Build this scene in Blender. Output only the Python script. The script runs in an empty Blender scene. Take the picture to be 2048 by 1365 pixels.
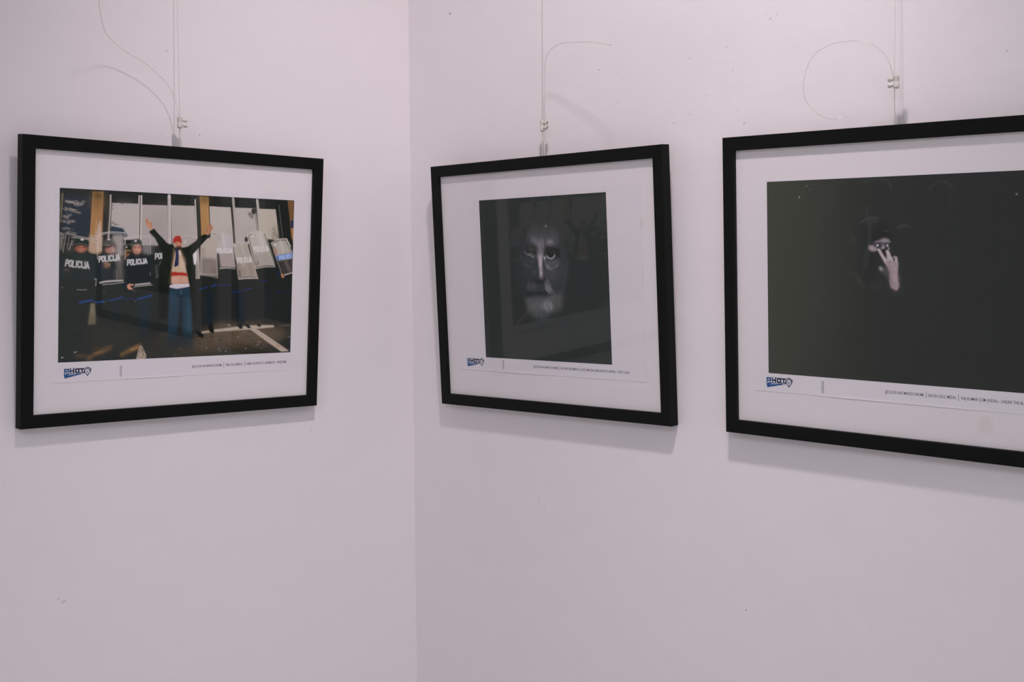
# A corner of an exhibition room: three framed photographs hung on nylon cords against white plaster walls.
import bpy, bmesh, math, random
import numpy as np
from mathutils import Matrix, Vector
C = bpy.context.scene.collection
sc = bpy.context.scene

# ------------------------------------------------------------------ helpers
def link(o, parent=None):
    C.objects.link(o)
    if parent is not None: o.parent = parent
    return o
def mesh_obj(name, verts, faces, mats, parent=None, idx=None, smooth=False):
    me = bpy.data.meshes.new(name); me.from_pydata([tuple(v) for v in verts], [], [tuple(f) for f in faces])
    for m in (mats if isinstance(mats, list) else [mats]): me.materials.append(m)
    if idx is not None: me.polygons.foreach_set('material_index', idx)
    if smooth: me.polygons.foreach_set('use_smooth', [True]*len(me.polygons))
    me.update()
    return link(bpy.data.objects.new(name, me), parent)
def bm_obj(name, bm, mat, parent=None, smooth=False):
    bmesh.ops.recalc_face_normals(bm, faces=bm.faces)
    me = bpy.data.meshes.new(name); bm.to_mesh(me); bm.free()
    for m in (mat if isinstance(mat, list) else [mat]): me.materials.append(m)
    if smooth: me.polygons.foreach_set('use_smooth', [True]*len(me.polygons))
    return link(bpy.data.objects.new(name, me), parent)
def box(bm, x0, x1, y0, y1, z0, z1, bev=0):
    g = bmesh.ops.create_cube(bm, size=1, matrix=Matrix.Translation(((x0+x1)/2, (y0+y1)/2, (z0+z1)/2)) @ Matrix.Diagonal((x1-x0, y1-y0, z1-z0, 1)))
    if bev:
        es = list({e for v in g['verts'] for e in v.link_edges})
        bmesh.ops.bevel(bm, geom=es, offset=bev, segments=2, profile=.5, affect='EDGES')
def tag(o, label=None, cat=None, group=None, kind=None):
    if label: o['label'] = label
    if cat: o['category'] = cat
    if group: o['group'] = group
    if kind: o['kind'] = kind
    return o
def catmull(pts, n=8):
    P = [Vector(p) for p in pts]; P = [2*P[0]-P[1]] + P + [2*P[-1]-P[-2]]; out = []
    for i in range(1, len(P)-2):
        a, b, c, d = P[i-1:i+3]
        for j in range(n):
            t = j/n
            out.append(.5*((2*b)+(c-a)*t+(2*a-5*b+4*c-d)*t*t+(3*b-a-3*c+d)*t**3))
    return out+[P[-2]]
def tube(bm, pts, r, seg=8):
    pts = [Vector(p) for p in pts]; rings = []; nrm = None
    for i, p in enumerate(pts):
        t = (pts[min(i+1, len(pts)-1)]-pts[max(i-1, 0)]).normalized()
        if nrm is None: nrm = t.orthogonal().normalized()
        nrm = (nrm - t*nrm.dot(t)).normalized(); bn = t.cross(nrm)
        rings.append([bm.verts.new(p+r*(math.cos(a)*nrm+math.sin(a)*bn)) for a in [2*math.pi*k/seg for k in range(seg)]])
    for a, b in zip(rings[:-1], rings[1:]):
        for k in range(seg): bm.faces.new((a[k], a[(k+1) % seg], b[(k+1) % seg], b[k]))
    bm.faces.new(rings[0][::-1]); bm.faces.new(rings[-1])
def lathe(bm, prof, M, seg=20):
    rings = []
    for rad, z in prof:
        rings.append([bm.verts.new(M @ Vector((rad*math.cos(2*math.pi*k/seg), rad*math.sin(2*math.pi*k/seg), z))) for k in range(seg)])
    for a, b in zip(rings[:-1], rings[1:]):
        for k in range(seg): bm.faces.new((a[k], a[(k+1) % seg], b[(k+1) % seg], b[k]))
    bm.faces.new(rings[0][::-1]); bm.faces.new(rings[-1])

# ------------------------------------------------------------------ materials
def lin(c):
    c = c/255.
    return c/12.92 if c <= .04045 else ((c+.055)/1.055)**2.4
def mat(name, col, rough=.6, spec=.5, metal=0.):
    m = bpy.data.materials.new(name); m.use_nodes = True; b = m.node_tree.nodes['Principled BSDF']
    b.inputs['Base Color'].default_value = (*col, 1); b.inputs['Roughness'].default_value = rough
    b.inputs['Specular IOR Level'].default_value = spec; b.inputs['Metallic'].default_value = metal
    return m
def noise_bump(m, layers, strength):
    nt = m.node_tree; N = nt.nodes; Lk = nt.links; tc = N.new('ShaderNodeTexCoord'); acc = None
    for scale, amt in layers:
        n = N.new('ShaderNodeTexNoise'); n.inputs['Scale'].default_value = scale; n.inputs['Detail'].default_value = 3
        Lk.new(tc.outputs['Object'], n.inputs['Vector'])
        k = N.new('ShaderNodeMath'); k.operation = 'MULTIPLY'; k.inputs[1].default_value = amt; Lk.new(n.outputs['Fac'], k.inputs[0])
        if acc is None: acc = k
        else:
            s = N.new('ShaderNodeMath'); s.operation = 'ADD'; Lk.new(acc.outputs[0], s.inputs[0]); Lk.new(k.outputs[0], s.inputs[1]); acc = s
    b = N.new('ShaderNodeBump'); b.inputs['Strength'].default_value = strength; b.inputs['Distance'].default_value = .001
    Lk.new(acc.outputs[0], b.inputs['Height']); Lk.new(b.outputs['Normal'], N['Principled BSDF'].inputs['Normal'])
    return tc
def add_spots(m, spots, col):
    # small chips and stains with a shape of their own: (x, y, z, rx, ry, rz, strength)
    nt = m.node_tree; N = nt.nodes; Lk = nt.links; tc = N.new('ShaderNodeTexCoord'); bs = N['Principled BSDF']; acc = None
    nz = N.new('ShaderNodeTexNoise'); nz.inputs['Scale'].default_value = 400; Lk.new(tc.outputs['Object'], nz.inputs['Vector'])
    for x, y, z, rx, ry, rz, st in spots:
        s = N.new('ShaderNodeVectorMath'); s.operation = 'SUBTRACT'; s.inputs[1].default_value = (x, y, z); Lk.new(tc.outputs['Object'], s.inputs[0])
        q = N.new('ShaderNodeVectorMath'); q.operation = 'DIVIDE'; q.inputs[1].default_value = (rx, ry, rz); Lk.new(s.outputs[0], q.inputs[0])
        l = N.new('ShaderNodeVectorMath'); l.operation = 'LENGTH'; Lk.new(q.outputs[0], l.inputs[0])
        a = N.new('ShaderNodeMath'); a.operation = 'ADD'; Lk.new(l.outputs['Value'], a.inputs[0]); Lk.new(nz.outputs['Fac'], a.inputs[1])
        r = N.new('ShaderNodeMapRange'); r.interpolation_type = 'SMOOTHSTEP'; r.inputs['From Min'].default_value = 1.0; r.inputs['From Max'].default_value = 1.8
        r.inputs['To Min'].default_value = st; r.inputs['To Max'].default_value = 0; Lk.new(a.outputs[0], r.inputs['Value'])
        if acc is None: acc = r
        else:
            mx = N.new('ShaderNodeMath'); mx.operation = 'MAXIMUM'; Lk.new(acc.outputs[0], mx.inputs[0]); Lk.new(r.outputs[0], mx.inputs[1]); acc = mx
    mix = N.new('ShaderNodeMix'); mix.data_type = 'RGBA'; mix.inputs['A'].default_value = bs.inputs['Base Color'].default_value; mix.inputs['B'].default_value = (*col, 1)
    Lk.new(acc.outputs[0], mix.inputs['Factor']); Lk.new(mix.outputs['Result'], bs.inputs['Base Color'])

MARKS = [(1, 0.1136, 2.015, 0.0016, 0.00248, 0.7150000000000001), (1, 0.7432, 1.0644, 0.00097, 0.00097, 0.9), (1, 0.7391, 1.768, 0.00129, 0.00129, 0.52), (1, 0.7831, 1.9094, 0.00176, 0.00088, 0.5850000000000001), (1, 0.7789, 1.9159, 0.00118, 0.00118, 0.26), (1, 0.7938, 1.9137, 0.00088, 0.00146, 0.325), (1, 0.6415, 1.8718, 0.00122, 0.00122, 0.39), (1, 0.6423, 1.79, 0.00121, 0.00097, 0.39), (1, 0.611, 1.7799, 0.00098, 0.00098, 0.52), (1, 0.7082, 1.88, 0.00299, 0.00072, 0.325), (1, 0.7196, 1.8455, 0.00149, 0.00089, 0.26), (1, 0.6725, 1.8137, 0.00181, 0.0006, 0.45499999999999996), (1, 0.7274, 1.7871, 0.00089, 0.00089, 0.39), (1, 0.4632, 1.8757, 0.00142, 0.00129, 0.45499999999999996), (1, 0.5013, 1.8219, 0.00127, 0.00127, 0.325), (1, 0.502, 1.865, 0.00077, 0.00128, 0.39), (1, 1.123, 1.8222, 0.00085, 0.00106, 0.52), (1, 1.0882, 1.7713, 0.00128, 0.00053, 0.45499999999999996), (1, 0.3238, 1.1709, 0.00068, 0.00543, 0.26), (1, 0.3389, 1.1618, 0.00068, 0.00338, 0.195), (0, -0.4937, 1.9084, 0.00166, 0.00119, 0.45499999999999996), (0, -0.4384, 1.7818, 0.0012, 0.00087, 0.78), (0, -0.4946, 1.9407, 0.00133, 0.00066, 0.26), (0, -0.7558, 1.7066, 0.00093, 0.00093, 0.325), (0, -0.7485, 1.6834, 0.00062, 0.00186, 0.325), (0, -0.6846, 1.0733, 0.00322, 0.00103, 0.325), (0, -0.6877, 1.0712, 0.00193, 0.00077, 0.52), (0, -0.6938, 1.078, 0.00193, 0.00129, 0.26), (0, -0.4558, 1.8405, 0.00067, 0.00067, 0.325), (0, -0.5048, 1.7797, 0.00131, 0.00131, 0.195), (0, -0.232, 1.2869, 0.00141, 0.00105, 0.26)]
WALL = (.83, .80, .812)
def wall_mat(name, k):
    m = mat(name, WALL, .55, .3); noise_bump(m, [(9, 6), (45, .9), (260, .16)], .35)
    sp = [((0, a, z, .02, ra, rz, s) if kk == 0 else (a, 0, z, ra, .02, rz, s)) for kk, a, z, ra, rz, s in MARKS if kk == k]
    if sp: add_spots(m, sp, (.05, .04, .04))
    return m
M_wall0, M_wall1, M_wall = wall_mat('left wall paint', 0), wall_mat('right wall paint', 1), wall_mat('wall paint', 9)
M_ceil = mat('ceiling paint', (.86, .85, .85), .8)
M_floor = mat('parquet', (.45, .44, .43), .5)
def parquet(m):
    nt = m.node_tree; N = nt.nodes; Lk = nt.links; tc = N.new('ShaderNodeTexCoord'); br = N.new('ShaderNodeTexBrick')
    br.inputs['Scale'].default_value = 2; br.inputs['Color1'].default_value = (.50, .485, .47, 1); br.inputs['Color2'].default_value = (.44, .43, .42, 1)
    br.inputs['Mortar'].default_value = (.2, .2, .2, 1); br.inputs['Mortar Size'].default_value = .004; br.inputs['Row Height'].default_value = .16; br.inputs['Brick Width'].default_value = 1.2
    Lk.new(tc.outputs['Object'], br.inputs['Vector']); Lk.new(br.outputs['Color'], N['Principled BSDF'].inputs['Base Color'])
parquet(M_floor)
M_black = mat('black painted wood', (.0058, .0072, .0058), .5, .1); noise_bump(M_black, [(300, .3)], .25)
M_mat = mat('off-white backing board', (.82, .79, .80), .85, .2)
def mat_board(k):
    m = mat('off-white backing board', (.82, .79, .80), .85, .2)
    sp = STAINS[k]
    if sp: add_spots(m, sp, (.58, .53, .46))
    return m
STAINS = [[], [(.206, .097, 0, .009, .012, 1, .35), (.209, .02, 0, .003, .02, 1, .2), (.205, -.13, 0, .008, .014, 1, .3)], [(.127, -.165, 0, .010, .012, 1, .24)]]
M_paper = mat('white photo paper', (.81, .785, .822), .6, .3)
M_back = mat('brown hardboard', (.25, .16, .09), .8)
M_plastic = mat('white plastic', (.66, .645, .59), .45, .4)
M_screw = mat('zinc screw', (.35, .33, .29), .4, .5, 1.)
M_ink = mat('navy ink', (.07, .068, .15), .6, .2)
M_grey = mat('grey ink', (.085, .08, .10), .6, .2)
M_navy = mat('dark blue ink', (.012, .022, .075), .6, .2)
M_blue = mat('blue ink', (.024, .10, .28), .6, .2)
M_sky = mat('light blue ink', (.35, .45, .62), .6, .2)
def nylon():
    m = bpy.data.materials.new('clear nylon line'); m.use_nodes = True; nt = m.node_tree; N = nt.nodes; Lk = nt.links
    N.remove(N['Principled BSDF']); out = N['Material Output']
    rf = N.new('ShaderNodeBsdfRefraction'); rf.inputs['IOR'].default_value = 1.12; rf.inputs['Roughness'].default_value = .25; rf.inputs['Color'].default_value = (.97, .95, .94, 1)
    df = N.new('ShaderNodeBsdfDiffuse'); df.inputs['Color'].default_value = (.80, .74, .71, 1)
    gl = N.new('ShaderNodeBsdfGlossy'); gl.inputs['Roughness'].default_value = .15
    m1 = N.new('ShaderNodeMixShader'); m1.inputs[0].default_value = .22; Lk.new(rf.outputs[0], m1.inputs[1]); Lk.new(df.outputs[0], m1.inputs[2])
    m2 = N.new('ShaderNodeMixShader'); m2.inputs[0].default_value = .06; Lk.new(m1.outputs[0], m2.inputs[1]); Lk.new(gl.outputs[0], m2.inputs[2])
    Lk.new(m2.outputs[0], out.inputs['Surface']); return m
def window_glass():
    # thin pane: mirror reflection by Fresnel (the same on both faces), the rest passes straight through
    m = bpy.data.materials.new('picture glass'); m.use_nodes = True; nt = m.node_tree; N = nt.nodes; Lk = nt.links
    N.remove(N['Principled BSDF']); out = N['Material Output']
    ge = N.new('ShaderNodeNewGeometry'); io = N.new('ShaderNodeMapRange'); io.inputs['To Min'].default_value = GLASS_IOR; io.inputs['To Max'].default_value = 1/GLASS_IOR
    Lk.new(ge.outputs['Backfacing'], io.inputs['Value'])
    fr = N.new('ShaderNodeFresnel'); Lk.new(io.outputs[0], fr.inputs['IOR'])
    tr = N.new('ShaderNodeBsdfTransparent'); gl = N.new('ShaderNodeBsdfGlossy'); gl.inputs['Roughness'].default_value = .015
    mx = N.new('ShaderNodeMixShader'); Lk.new(fr.outputs[0], mx.inputs[0]); Lk.new(tr.outputs[0], mx.inputs[1]); Lk.new(gl.outputs[0], mx.inputs[2])
    Lk.new(mx.outputs[0], out.inputs['Surface']); return m
GLASS_IOR = 1.255
M_nylon, M_glass = nylon(), window_glass()
def print_mat(name):
    m = mat(name, (1, 1, 1), .55, .25); nt = m.node_tree; a = nt.nodes.new('ShaderNodeAttribute'); a.attribute_name = 'ink'
    nt.links.new(a.outputs['Color'], nt.nodes['Principled BSDF'].inputs['Base Color']); return m

# ------------------------------------------------------------------ the room
RX, RY, RZ, T = 5.2, 5.2, 3.05, .12
def slab(name, x0, x1, y0, y1, z0, z1, m):
    bm = bmesh.new(); box(bm, x0, x1, y0, y1, z0, z1); return tag(bm_obj(name, bm, m), kind='structure')
slab('wall_left', -T, 0, -RY-T, T, -.1, RZ+.1, M_wall0)
slab('wall_right', 0, RX+T, 0, T, -.1, RZ+.1, M_wall1)
slab('wall_back', 0, RX, -RY-T, -RY, -.1, RZ+.1, M_wall)
slab('wall_front', RX, RX+T, -RY-T, 0, -.1, RZ+.1, M_wall)
slab('floor', 0, RX, -RY, 0, -.1, 0, M_floor)
slab('ceiling', 0, RX, -RY, 0, RZ, RZ+.1, M_ceil)

# ------------------------------------------------------------------ printed photographs: ink laid on a fine grid of points
ART = [[
('P','2a2d2b',1,2.52,0,[-202.4,136.2,-134.5,136,-134.4,125.3,-202.2,123.1]),
('P','2b323b',0.9,2.52,0,[-196.5,126.4,-152,128.5,-155.5,65,-199,69]),
('S','8f857f',0.85,0.92,3.02,[-192.7,119.1,-180.5,117.6,-167.5,116.1]),
('S','98908a',0.72,0.92,1.31,[-179.9,114.6,-172.9,113.1]),
('S','877e79',0.85,0.92,2.18,[-194.2,108.9,-183.5,105.6,-170.6,102.8]),
('S','857c77',0.85,0.92,3.36,[-195.6,96.8,-189.8,95.7]),
('S','8f8680',0.85,0.92,2.18,[-197.1,90,-188.6,89.3,-180.1,90.8]),
('S','6e6863',0.85,0.92,2.52,[-197.2,79.1,-186.9,78.8]),
('S','b5aaa5',0.72,0.92,0.85,[-191.1,118.1,-175.1,116.3,-169.7,113.5]),
('P','7d7670',0.9,0.84,0,[-195.9,71.6,-188.5,75.5,-174.5,72.7,-183.1,69.9]),
('S','25282b',0.64,0.38,0.85,[-176.1,115.4,-172.1,113.9]),
('S','25282b',0.69,0.38,0.81,[-177.2,118,-175.9,117.4]),
('S','857c77',0.76,0.38,1.12,[-170.3,116.7,-166.7,116.1]),
('S','b0a6a0',0.39,0.38,0.48,[-180.6,119.4,-178.3,118.7]),
('S','857c77',0.35,0.38,0.99,[-175.2,118.3,-173.6,117.1]),
('S','b0a6a0',0.71,0.38,0.81,[-175.5,115.3,-173.6,115.3]),
('S','857c77',0.74,0.38,0.94,[-180.3,114.4,-176.5,113.5]),
('S','9b918b',0.43,0.38,0.55,[-164.8,121.6,-162,120.4]),
('S','b0a6a0',0.48,0.38,0.67,[-168.6,119.9,-164.2,119.3]),
('S','9b918b',0.34,0.38,0.57,[-186.9,117.2,-183.3,115.7]),
('S','25282b',0.71,0.38,0.79,[-173,116.9,-169.7,116.1]),
('S','6d6763',0.86,0.38,1.36,[-179.7,116.6,-177.4,115.5]),
('S','857c77',0.63,0.38,1.02,[-181.4,116.4,-178.9,115.4]),
('S','b0a6a0',0.35,0.38,1.12,[-167.4,120.9,-165.6,119.8]),
('S','25282b',0.43,0.38,0.82,[-186.2,115.6,-182.1,115.5]),
('S','b0a6a0',0.62,0.38,0.5,[-177.5,120.7,-175.2,119.4]),
('S','b0a6a0',0.76,0.38,0.51,[-176.4,117.5,-174,116.1]),
('S','6d6763',0.64,0.38,0.72,[-181.8,119.6,-178.4,118.3]),
('S','6d6763',0.61,0.38,1.32,[-167.2,119.3,-163.1,118.5]),
('S','6d6763',0.76,0.38,0.72,[-193.3,118.7,-190.1,118.7]),
('S','25282b',0.83,0.38,0.61,[-184.2,116.8,-181,115.9]),
('S','b0a6a0',0.4,0.38,1,[-186.1,118,-182.3,118]),
('S','25282b',0.73,0.38,1,[-185.1,116.7,-183.3,115.4]),
('S','6d6763',0.49,0.38,0.95,[-175.4,116.2,-171.3,115.4]),
('S','25282b',0.84,0.38,1.1,[-178.6,118.6,-177.2,117.5]),
('S','9b918b',0.58,0.38,0.74,[-179.7,120.8,-175.6,120.3]),
('S','25282b',0.48,0.38,1.15,[-183.1,109.6,-179.4,109.3]),
('S','25282b',0.67,0.38,1.33,[-188.4,114.3,-185.6,113.5]),
('S','6d6763',0.66,0.38,1.48,[-178.3,107.6,-176,106.5]),
('S','6d6763',0.9,0.38,1.49,[-187.6,108.5,-185.2,108]),
('S','9b918b',0.55,0.38,0.91,[-183.8,107.8,-180,106.4]),
('S','25282b',0.6,0.38,1,[-177.3,109.6,-174.4,109.1]),
('S','b0a6a0',0.51,0.38,0.49,[-185.4,107.6,-183.2,106.8]),
('S','b0a6a0',0.75,0.38,0.74,[-195,106.3,-192.2,105.4]),
('S','b0a6a0',0.53,0.38,0.73,[-179.9,107.3,-176.7,107.1]),
('S','25282b',0.52,0.38,1.38,[-191.2,110.1,-187.6,109.2]),
('S','25282b',0.85,0.38,0.94,[-180.7,109.5,-177.7,108.5]),
('S','b0a6a0',0.56,0.38,0.97,[-183.6,107.2,-182,107]),
('S','25282b',0.75,0.38,1.02,[-189.8,109.5,-188.2,108]),
('S','25282b',0.41,0.38,1.13,[-184.2,106.5,-182.3,106.5]),
('S','857c77',0.63,0.38,1.11,[-199.6,108.2,-196.8,107.9]),
('S','b0a6a0',0.46,0.38,0.8,[-186.4,109.4,-183.7,108.5]),
('S','6d6763',0.58,0.38,0.68,[-183,106.6,-178.6,106.4]),
('S','6d6763',0.7,0.38,0.61,[-193.8,110.9,-191,111]),
('S','9b918b',0.42,0.38,1.14,[-187,109.7,-185.3,108.2]),
('S','857c77',0.57,0.38,0.56,[-186,108.1,-182.2,107]),
('S','b0a6a0',0.69,0.38,1.09,[-182.1,108,-180,107.2]),
('S','9b918b',0.69,0.38,0.93,[-191.3,109.2,-189.8,108.6]),
('S','857c77',0.6,0.38,0.5,[-188.1,98.8,-184.2,97.9]),
('S','6d6763',0.72,0.38,0.73,[-196.6,97.7,-194.8,97.3]),
('S','25282b',0.49,0.38,0.65,[-187.1,98.4,-184.2,97.4]),
('S','9b918b',0.51,0.38,0.88,[-192,97.8,-189.9,96.6]),
('S','6d6763',0.76,0.38,1.09,[-190,98.2,-187.5,97.2]),
('S','857c77',0.57,0.38,0.61,[-193,98.5,-191.6,98]),
('S','25282b',0.62,0.38,0.93,[-193.1,99.2,-190.3,97.9]),
('S','9b918b',0.57,0.38,0.62,[-189.8,98.3,-186,97]),
('S','b0a6a0',0.5,0.38,0.61,[-186.1,101.3,-183.3,100.3]),
('S','6d6763',0.48,0.38,1.15,[-190.5,99.1,-186.8,98.2]),
('S','b0a6a0',0.67,0.38,0.61,[-189,99.5,-184.5,98.8]),
('S','6d6763',0.58,0.38,1.43,[-192.3,102.2,-190.3,101.3]),
('S','25282b',0.69,0.38,0.71,[-193.8,92.2,-192.4,91.6]),
('S','857c77',0.5,0.38,0.99,[-183.5,89.8,-181.5,89]),
('S','857c77',0.67,0.38,0.63,[-186.2,90.1,-183.5,89.2]),
('S','6d6763',0.64,0.38,0.76,[-189.7,91.9,-185.8,91.7]),
('S','857c77',0.68,0.38,0.48,[-181.5,89.5,-177.6,88.7]),
('S','857c77',0.62,0.38,0.73,[-190.3,92.1,-187.8,92.2]),
('S','b0a6a0',0.69,0.38,0.6,[-194.6,90.6,-192.6,89.5]),
('S','6d6763',0.58,0.38,1.43,[-191.1,89.8,-189.4,89.4]),
('S','25282b',0.59,0.38,1.23,[-194,90.4,-190,89.3]),
('S','9b918b',0.72,0.38,1.13,[-189.7,87.6,-187.8,86.2]),
('S','25282b',0.45,0.38,0.71,[-186.5,89.5,-182.8,88.1]),
('S','25282b',0.51,0.38,0.78,[-194.3,91.1,-191.4,90]),
('S','25282b',0.54,0.38,1.07,[-191.2,91,-189.9,89.7]),
('S','9b918b',0.35,0.38,0.55,[-190.3,87.4,-186.2,86.5]),
('S','b0a6a0',0.52,0.38,0.81,[-192.4,80.8,-189.4,80]),
('S','857c77',0.53,0.38,0.71,[-183.9,79.1,-180.2,78.2]),
('S','857c77',0.43,0.38,0.47,[-194,79.3,-190.6,78.6]),
('S','9b918b',0.46,0.38,0.71,[-195.3,79.9,-193.6,80]),
('S','9b918b',0.41,0.38,0.79,[-192.7,80.1,-190.8,80.2]),
('S','857c77',0.66,0.38,0.84,[-189.4,78.2,-187.7,77.5]),
('S','25282b',0.68,0.38,0.6,[-190.3,77.6,-186.5,77.4]),
('S','25282b',0.88,0.38,1.23,[-191.6,78.1,-187.7,77.5]),
('S','b0a6a0',0.67,0.38,0.48,[-190,80.9,-187.2,79.6]),
('S','25282b',0.76,0.38,0.66,[-193.5,79.6,-189.1,78.4]),
('S','6d6763',0.86,0.38,0.93,[-188.1,72.4,-185.2,72]),
('S','25282b',0.78,0.38,0.67,[-185.9,71.9,-183.5,70.7]),
('S','9b918b',0.36,0.38,0.65,[-182.8,71.8,-179.3,70.4]),
('S','25282b',0.68,0.38,1.23,[-185.5,74.1,-182.2,73.4]),
('S','b0a6a0',0.67,0.38,0.91,[-187.3,71.8,-184.1,71.2]),
('S','857c77',0.48,0.38,0.48,[-179.6,72.4,-177.6,71]),
('S','25282b',0.82,0.38,1.48,[-187,72.9,-184.9,72.4]),
('S','857c77',0.72,0.38,0.96,[-182.5,71.1,-179.6,70.7]),
('S','25282b',0.44,0.38,1.28,[-183.7,72.8,-180.2,71.7]),
('S','6d6763',0.48,0.38,0.89,[-178.1,72,-175.6,70.5]),
('S','8a7a60',0.85,0.29,1.05,[-197.4,130.4,-198.9,109.2,-200.8,88.1]),
('S','5d5443',0.8,0.29,1.68,[-199.7,129.3,-201.7,100.1]),
('P','98714d',1,0.29,0,[-151.7,135.2,-134.5,135.5,-135.3,92.3,-136.6,46.8,-156.8,42.4,-154.2,93.7]),
('P','7a5c3d',0.9,5.88,0,[-151.7,126.5,-134.8,126.3,-134.9,110.8,-152.8,111.1]),
('P','54442f',0.95,3.36,0,[-151.7,135.2,-134.5,135.5,-134.9,124.7,-151.9,125]),
('P','a98e7d',0.9,2.1,0,[-155.6,71.1,-138,69.5,-138.2,42.7,-157.1,44.9]),
('P','b59c8e',0.9,1.18,0,[-142.6,85.9,-138.3,94.2,-136.2,73.7,-136.6,46.8,-144.9,47.7,-146.1,71.4]),
('S','c0a184',0.68,0.29,0.85,[-145.3,95,-146.8,69.3]),
('S','835b38',0.8,0.29,2.02,[-135.6,111.8,-136.1,73.7]),
('P','a79c9a',1,0.29,0,[-122.4,119.2,-77.9,119.8,-77.5,65.8,-100.4,65.3,-111.9,74.4,-121.8,80.3]),
('P','9f9492',1,0.29,0,[-72.1,119,-29,119.8,-26.6,58.4,-73.3,57.4]),
('P','a39895',1,0.29,0,[-23,120.5,18.1,121,23.8,56.2,-19.5,55.3]),
('E','8a7f7d',0.5,11.76,0,[-42.9,91.2,15.4,0.5,0.4,-21.3]),
('E','948987',0.4,11.76,0,[-8,83.7,13.4,0.4,0.4,-17.3]),
('E','a99e9b',0.5,8.4,0,[-101,103.9,14.8,0.6,0.2,-12.5]),
('S','b7ada9',0.68,0.29,0.66,[-122.1,119.4,-77.9,119.9]),
('P','34404a',1,0.67,0,[-121.6,85.5,-102.4,82.4,-94.8,71.7,-99.3,67.4,-124.2,74]),
('S','4c4845',0.8,0.59,1.18,[-121.6,91.2,-117.7,88.7,-109.8,87.7]),
('S','4c4845',0.8,0.59,1.18,[-120,92.3,-114.3,86.2]),
('S','4c4845',0.8,0.59,1.18,[-122.3,115.5,-118.1,116.5]),
('S','4c4845',0.8,0.59,1.18,[-121.9,111.4,-118.6,111]),
('S','4c4845',0.8,0.59,1.18,[-106.9,120.1,-102.9,117.9]),
('S','8b8280',0.42,0.29,0.66,[-107.6,93.2,-107.5,82.8]),
('S','a69a95',1,0.29,2.52,[-123.2,130.9,-123.5,105.1,-125.6,66.7]),
('S','3a3a36',0.8,0.29,1.34,[-121.3,119.2,-123.6,75.1]),
('S','413c36',0.7,0.29,2.1,[-125.9,130.8,-128.4,74.9]),
('S','b0a5a2',1,0.29,2.18,[-76.9,132.1,-76.9,66.9]),
('S','b9afac',1,0.29,2.52,[-73,132.3,-73.3,65.9]),
('S','4a4745',0.9,0.29,1.26,[-74.9,131.1,-75.1,69]),
('S','b5aaa7',1,0.29,5.21,[-26.2,134.5,-23.7,57.4]),
('S','6b6462',0.7,0.29,0.84,[-27,130.2,-24.4,70.3]),
('P','2f312d',1,0.29,0,[20.1,136.2,27.6,136.5,31.8,73.9,25.9,71.5]),
('S','b3a8a0',1,0.29,2.02,[19.1,130.7,23.6,70.4]),
('P','9d7750',1,0.29,0,[27.1,136.5,43.1,135.8,47,78.7,31.4,75]),
('P','5b4a33',0.9,4.2,0,[26.8,138.1,43.3,137.3,43.8,128,27.6,126.2]),
('S','b08a60',0.5,1.68,2.52,[41,119.1,42.8,93.9]),
('S','2b2a28',0.9,0.29,1.18,[43.9,122.5,47.2,78.7]),
('P','a89d98',1,0.29,0,[44.9,121.7,83.5,121.4,91.6,59.7,48.5,65.5]),
('P','a59a98',1,0.29,0,[91.7,121.4,130.7,121.9,139.1,72.1,98.2,55.4]),
('P','a89c92',1,0.29,0,[137.4,121.4,169.1,121.9,174.2,98.2,178.1,71.9,143.4,72.2]),
('E','958a86',0.4,6.72,0,[116.6,80.6,15.9,0.4,0.2,-7.9]),
('E','978c86',0.5,5.04,0,[81.3,81.8,7.8,0.2,0.2,-6.7]),
('S','9c9189',1,0.29,3.53,[87.4,136.6,92.3,95.6,95.8,61]),
('S','4d443c',0.9,0.29,1.26,[85.2,120.9,90.8,65.3]),
('S','b4aaa6',0.85,0.29,0.98,[89.7,135.6,96.9,63.2]),
('S','a69b93',1,0.29,4.03,[133.2,135.3,140.2,81.2]),
('S','7c6d64',0.8,0.29,2.18,[130.3,111.5,134.8,84.5]),
('S','bcb3ae',0.68,0.29,0.79,[135.7,134.3,142.2,81.3]),
('P','262826',1,0.29,0,[168.7,134.6,193.2,137.1,204.2,69,204.8,50.4,185.7,72.1,176.8,71.8]),
('S','6e6a65',0.9,0.29,0.84,[175.7,129.2,180.2,103,185.1,74.4]),
('P','8f8678',0.5,2.52,0,[161.2,90.9,172.5,98.2,177.4,74.2,162.4,71.5]),
('S','4c463c',0.6,0.67,1.18,[173.9,79.7,173.5,76.2]),
('S','4c463c',0.6,0.67,1.18,[165.2,77.8,167.1,74.4]),
('S','4c463c',0.6,0.67,1.18,[175.4,76.2,172.5,72.7]),
('S','4c463c',0.6,0.67,1.18,[166.3,83.4,165.6,79.9]),
('S','4c463c',0.6,0.67,1.18,[166.1,91.5,165.5,88]),
('S','4c463c',0.6,0.67,1.18,[171.2,79.9,173.3,76.5]),
('S','4c463c',0.6,0.67,1.18,[173.3,78.5,173.3,75]),
('S','4c463c',0.6,0.67,1.18,[167.2,90.6,168.3,87.2]),
('S','4c463c',0.6,0.67,1.18,[166.4,75.7,164,72.2]),
('S','4c463c',0.6,0.67,1.18,[169,86.6,166.6,83.1]),
('S','4c463c',0.6,0.67,1.18,[170.4,85.6,171,82.2]),
('S','4c463c',0.6,0.67,1.18,[169,83.2,172,79.8]),
('S','4c463c',0.6,0.67,1.18,[169.3,81.4,170.5,78]),
('S','4c463c',0.6,0.67,1.18,[166.7,80.8,168,77.4]),
('P','6b4f36',1,0.29,0,[192.7,137.1,205.1,137.2,207.3,59.8,203.8,71.3]),
('P','9a7348',1,1.26,0,[200.7,92.1,206.3,92.3,206.8,73.7,203.8,73.6]),
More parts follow.
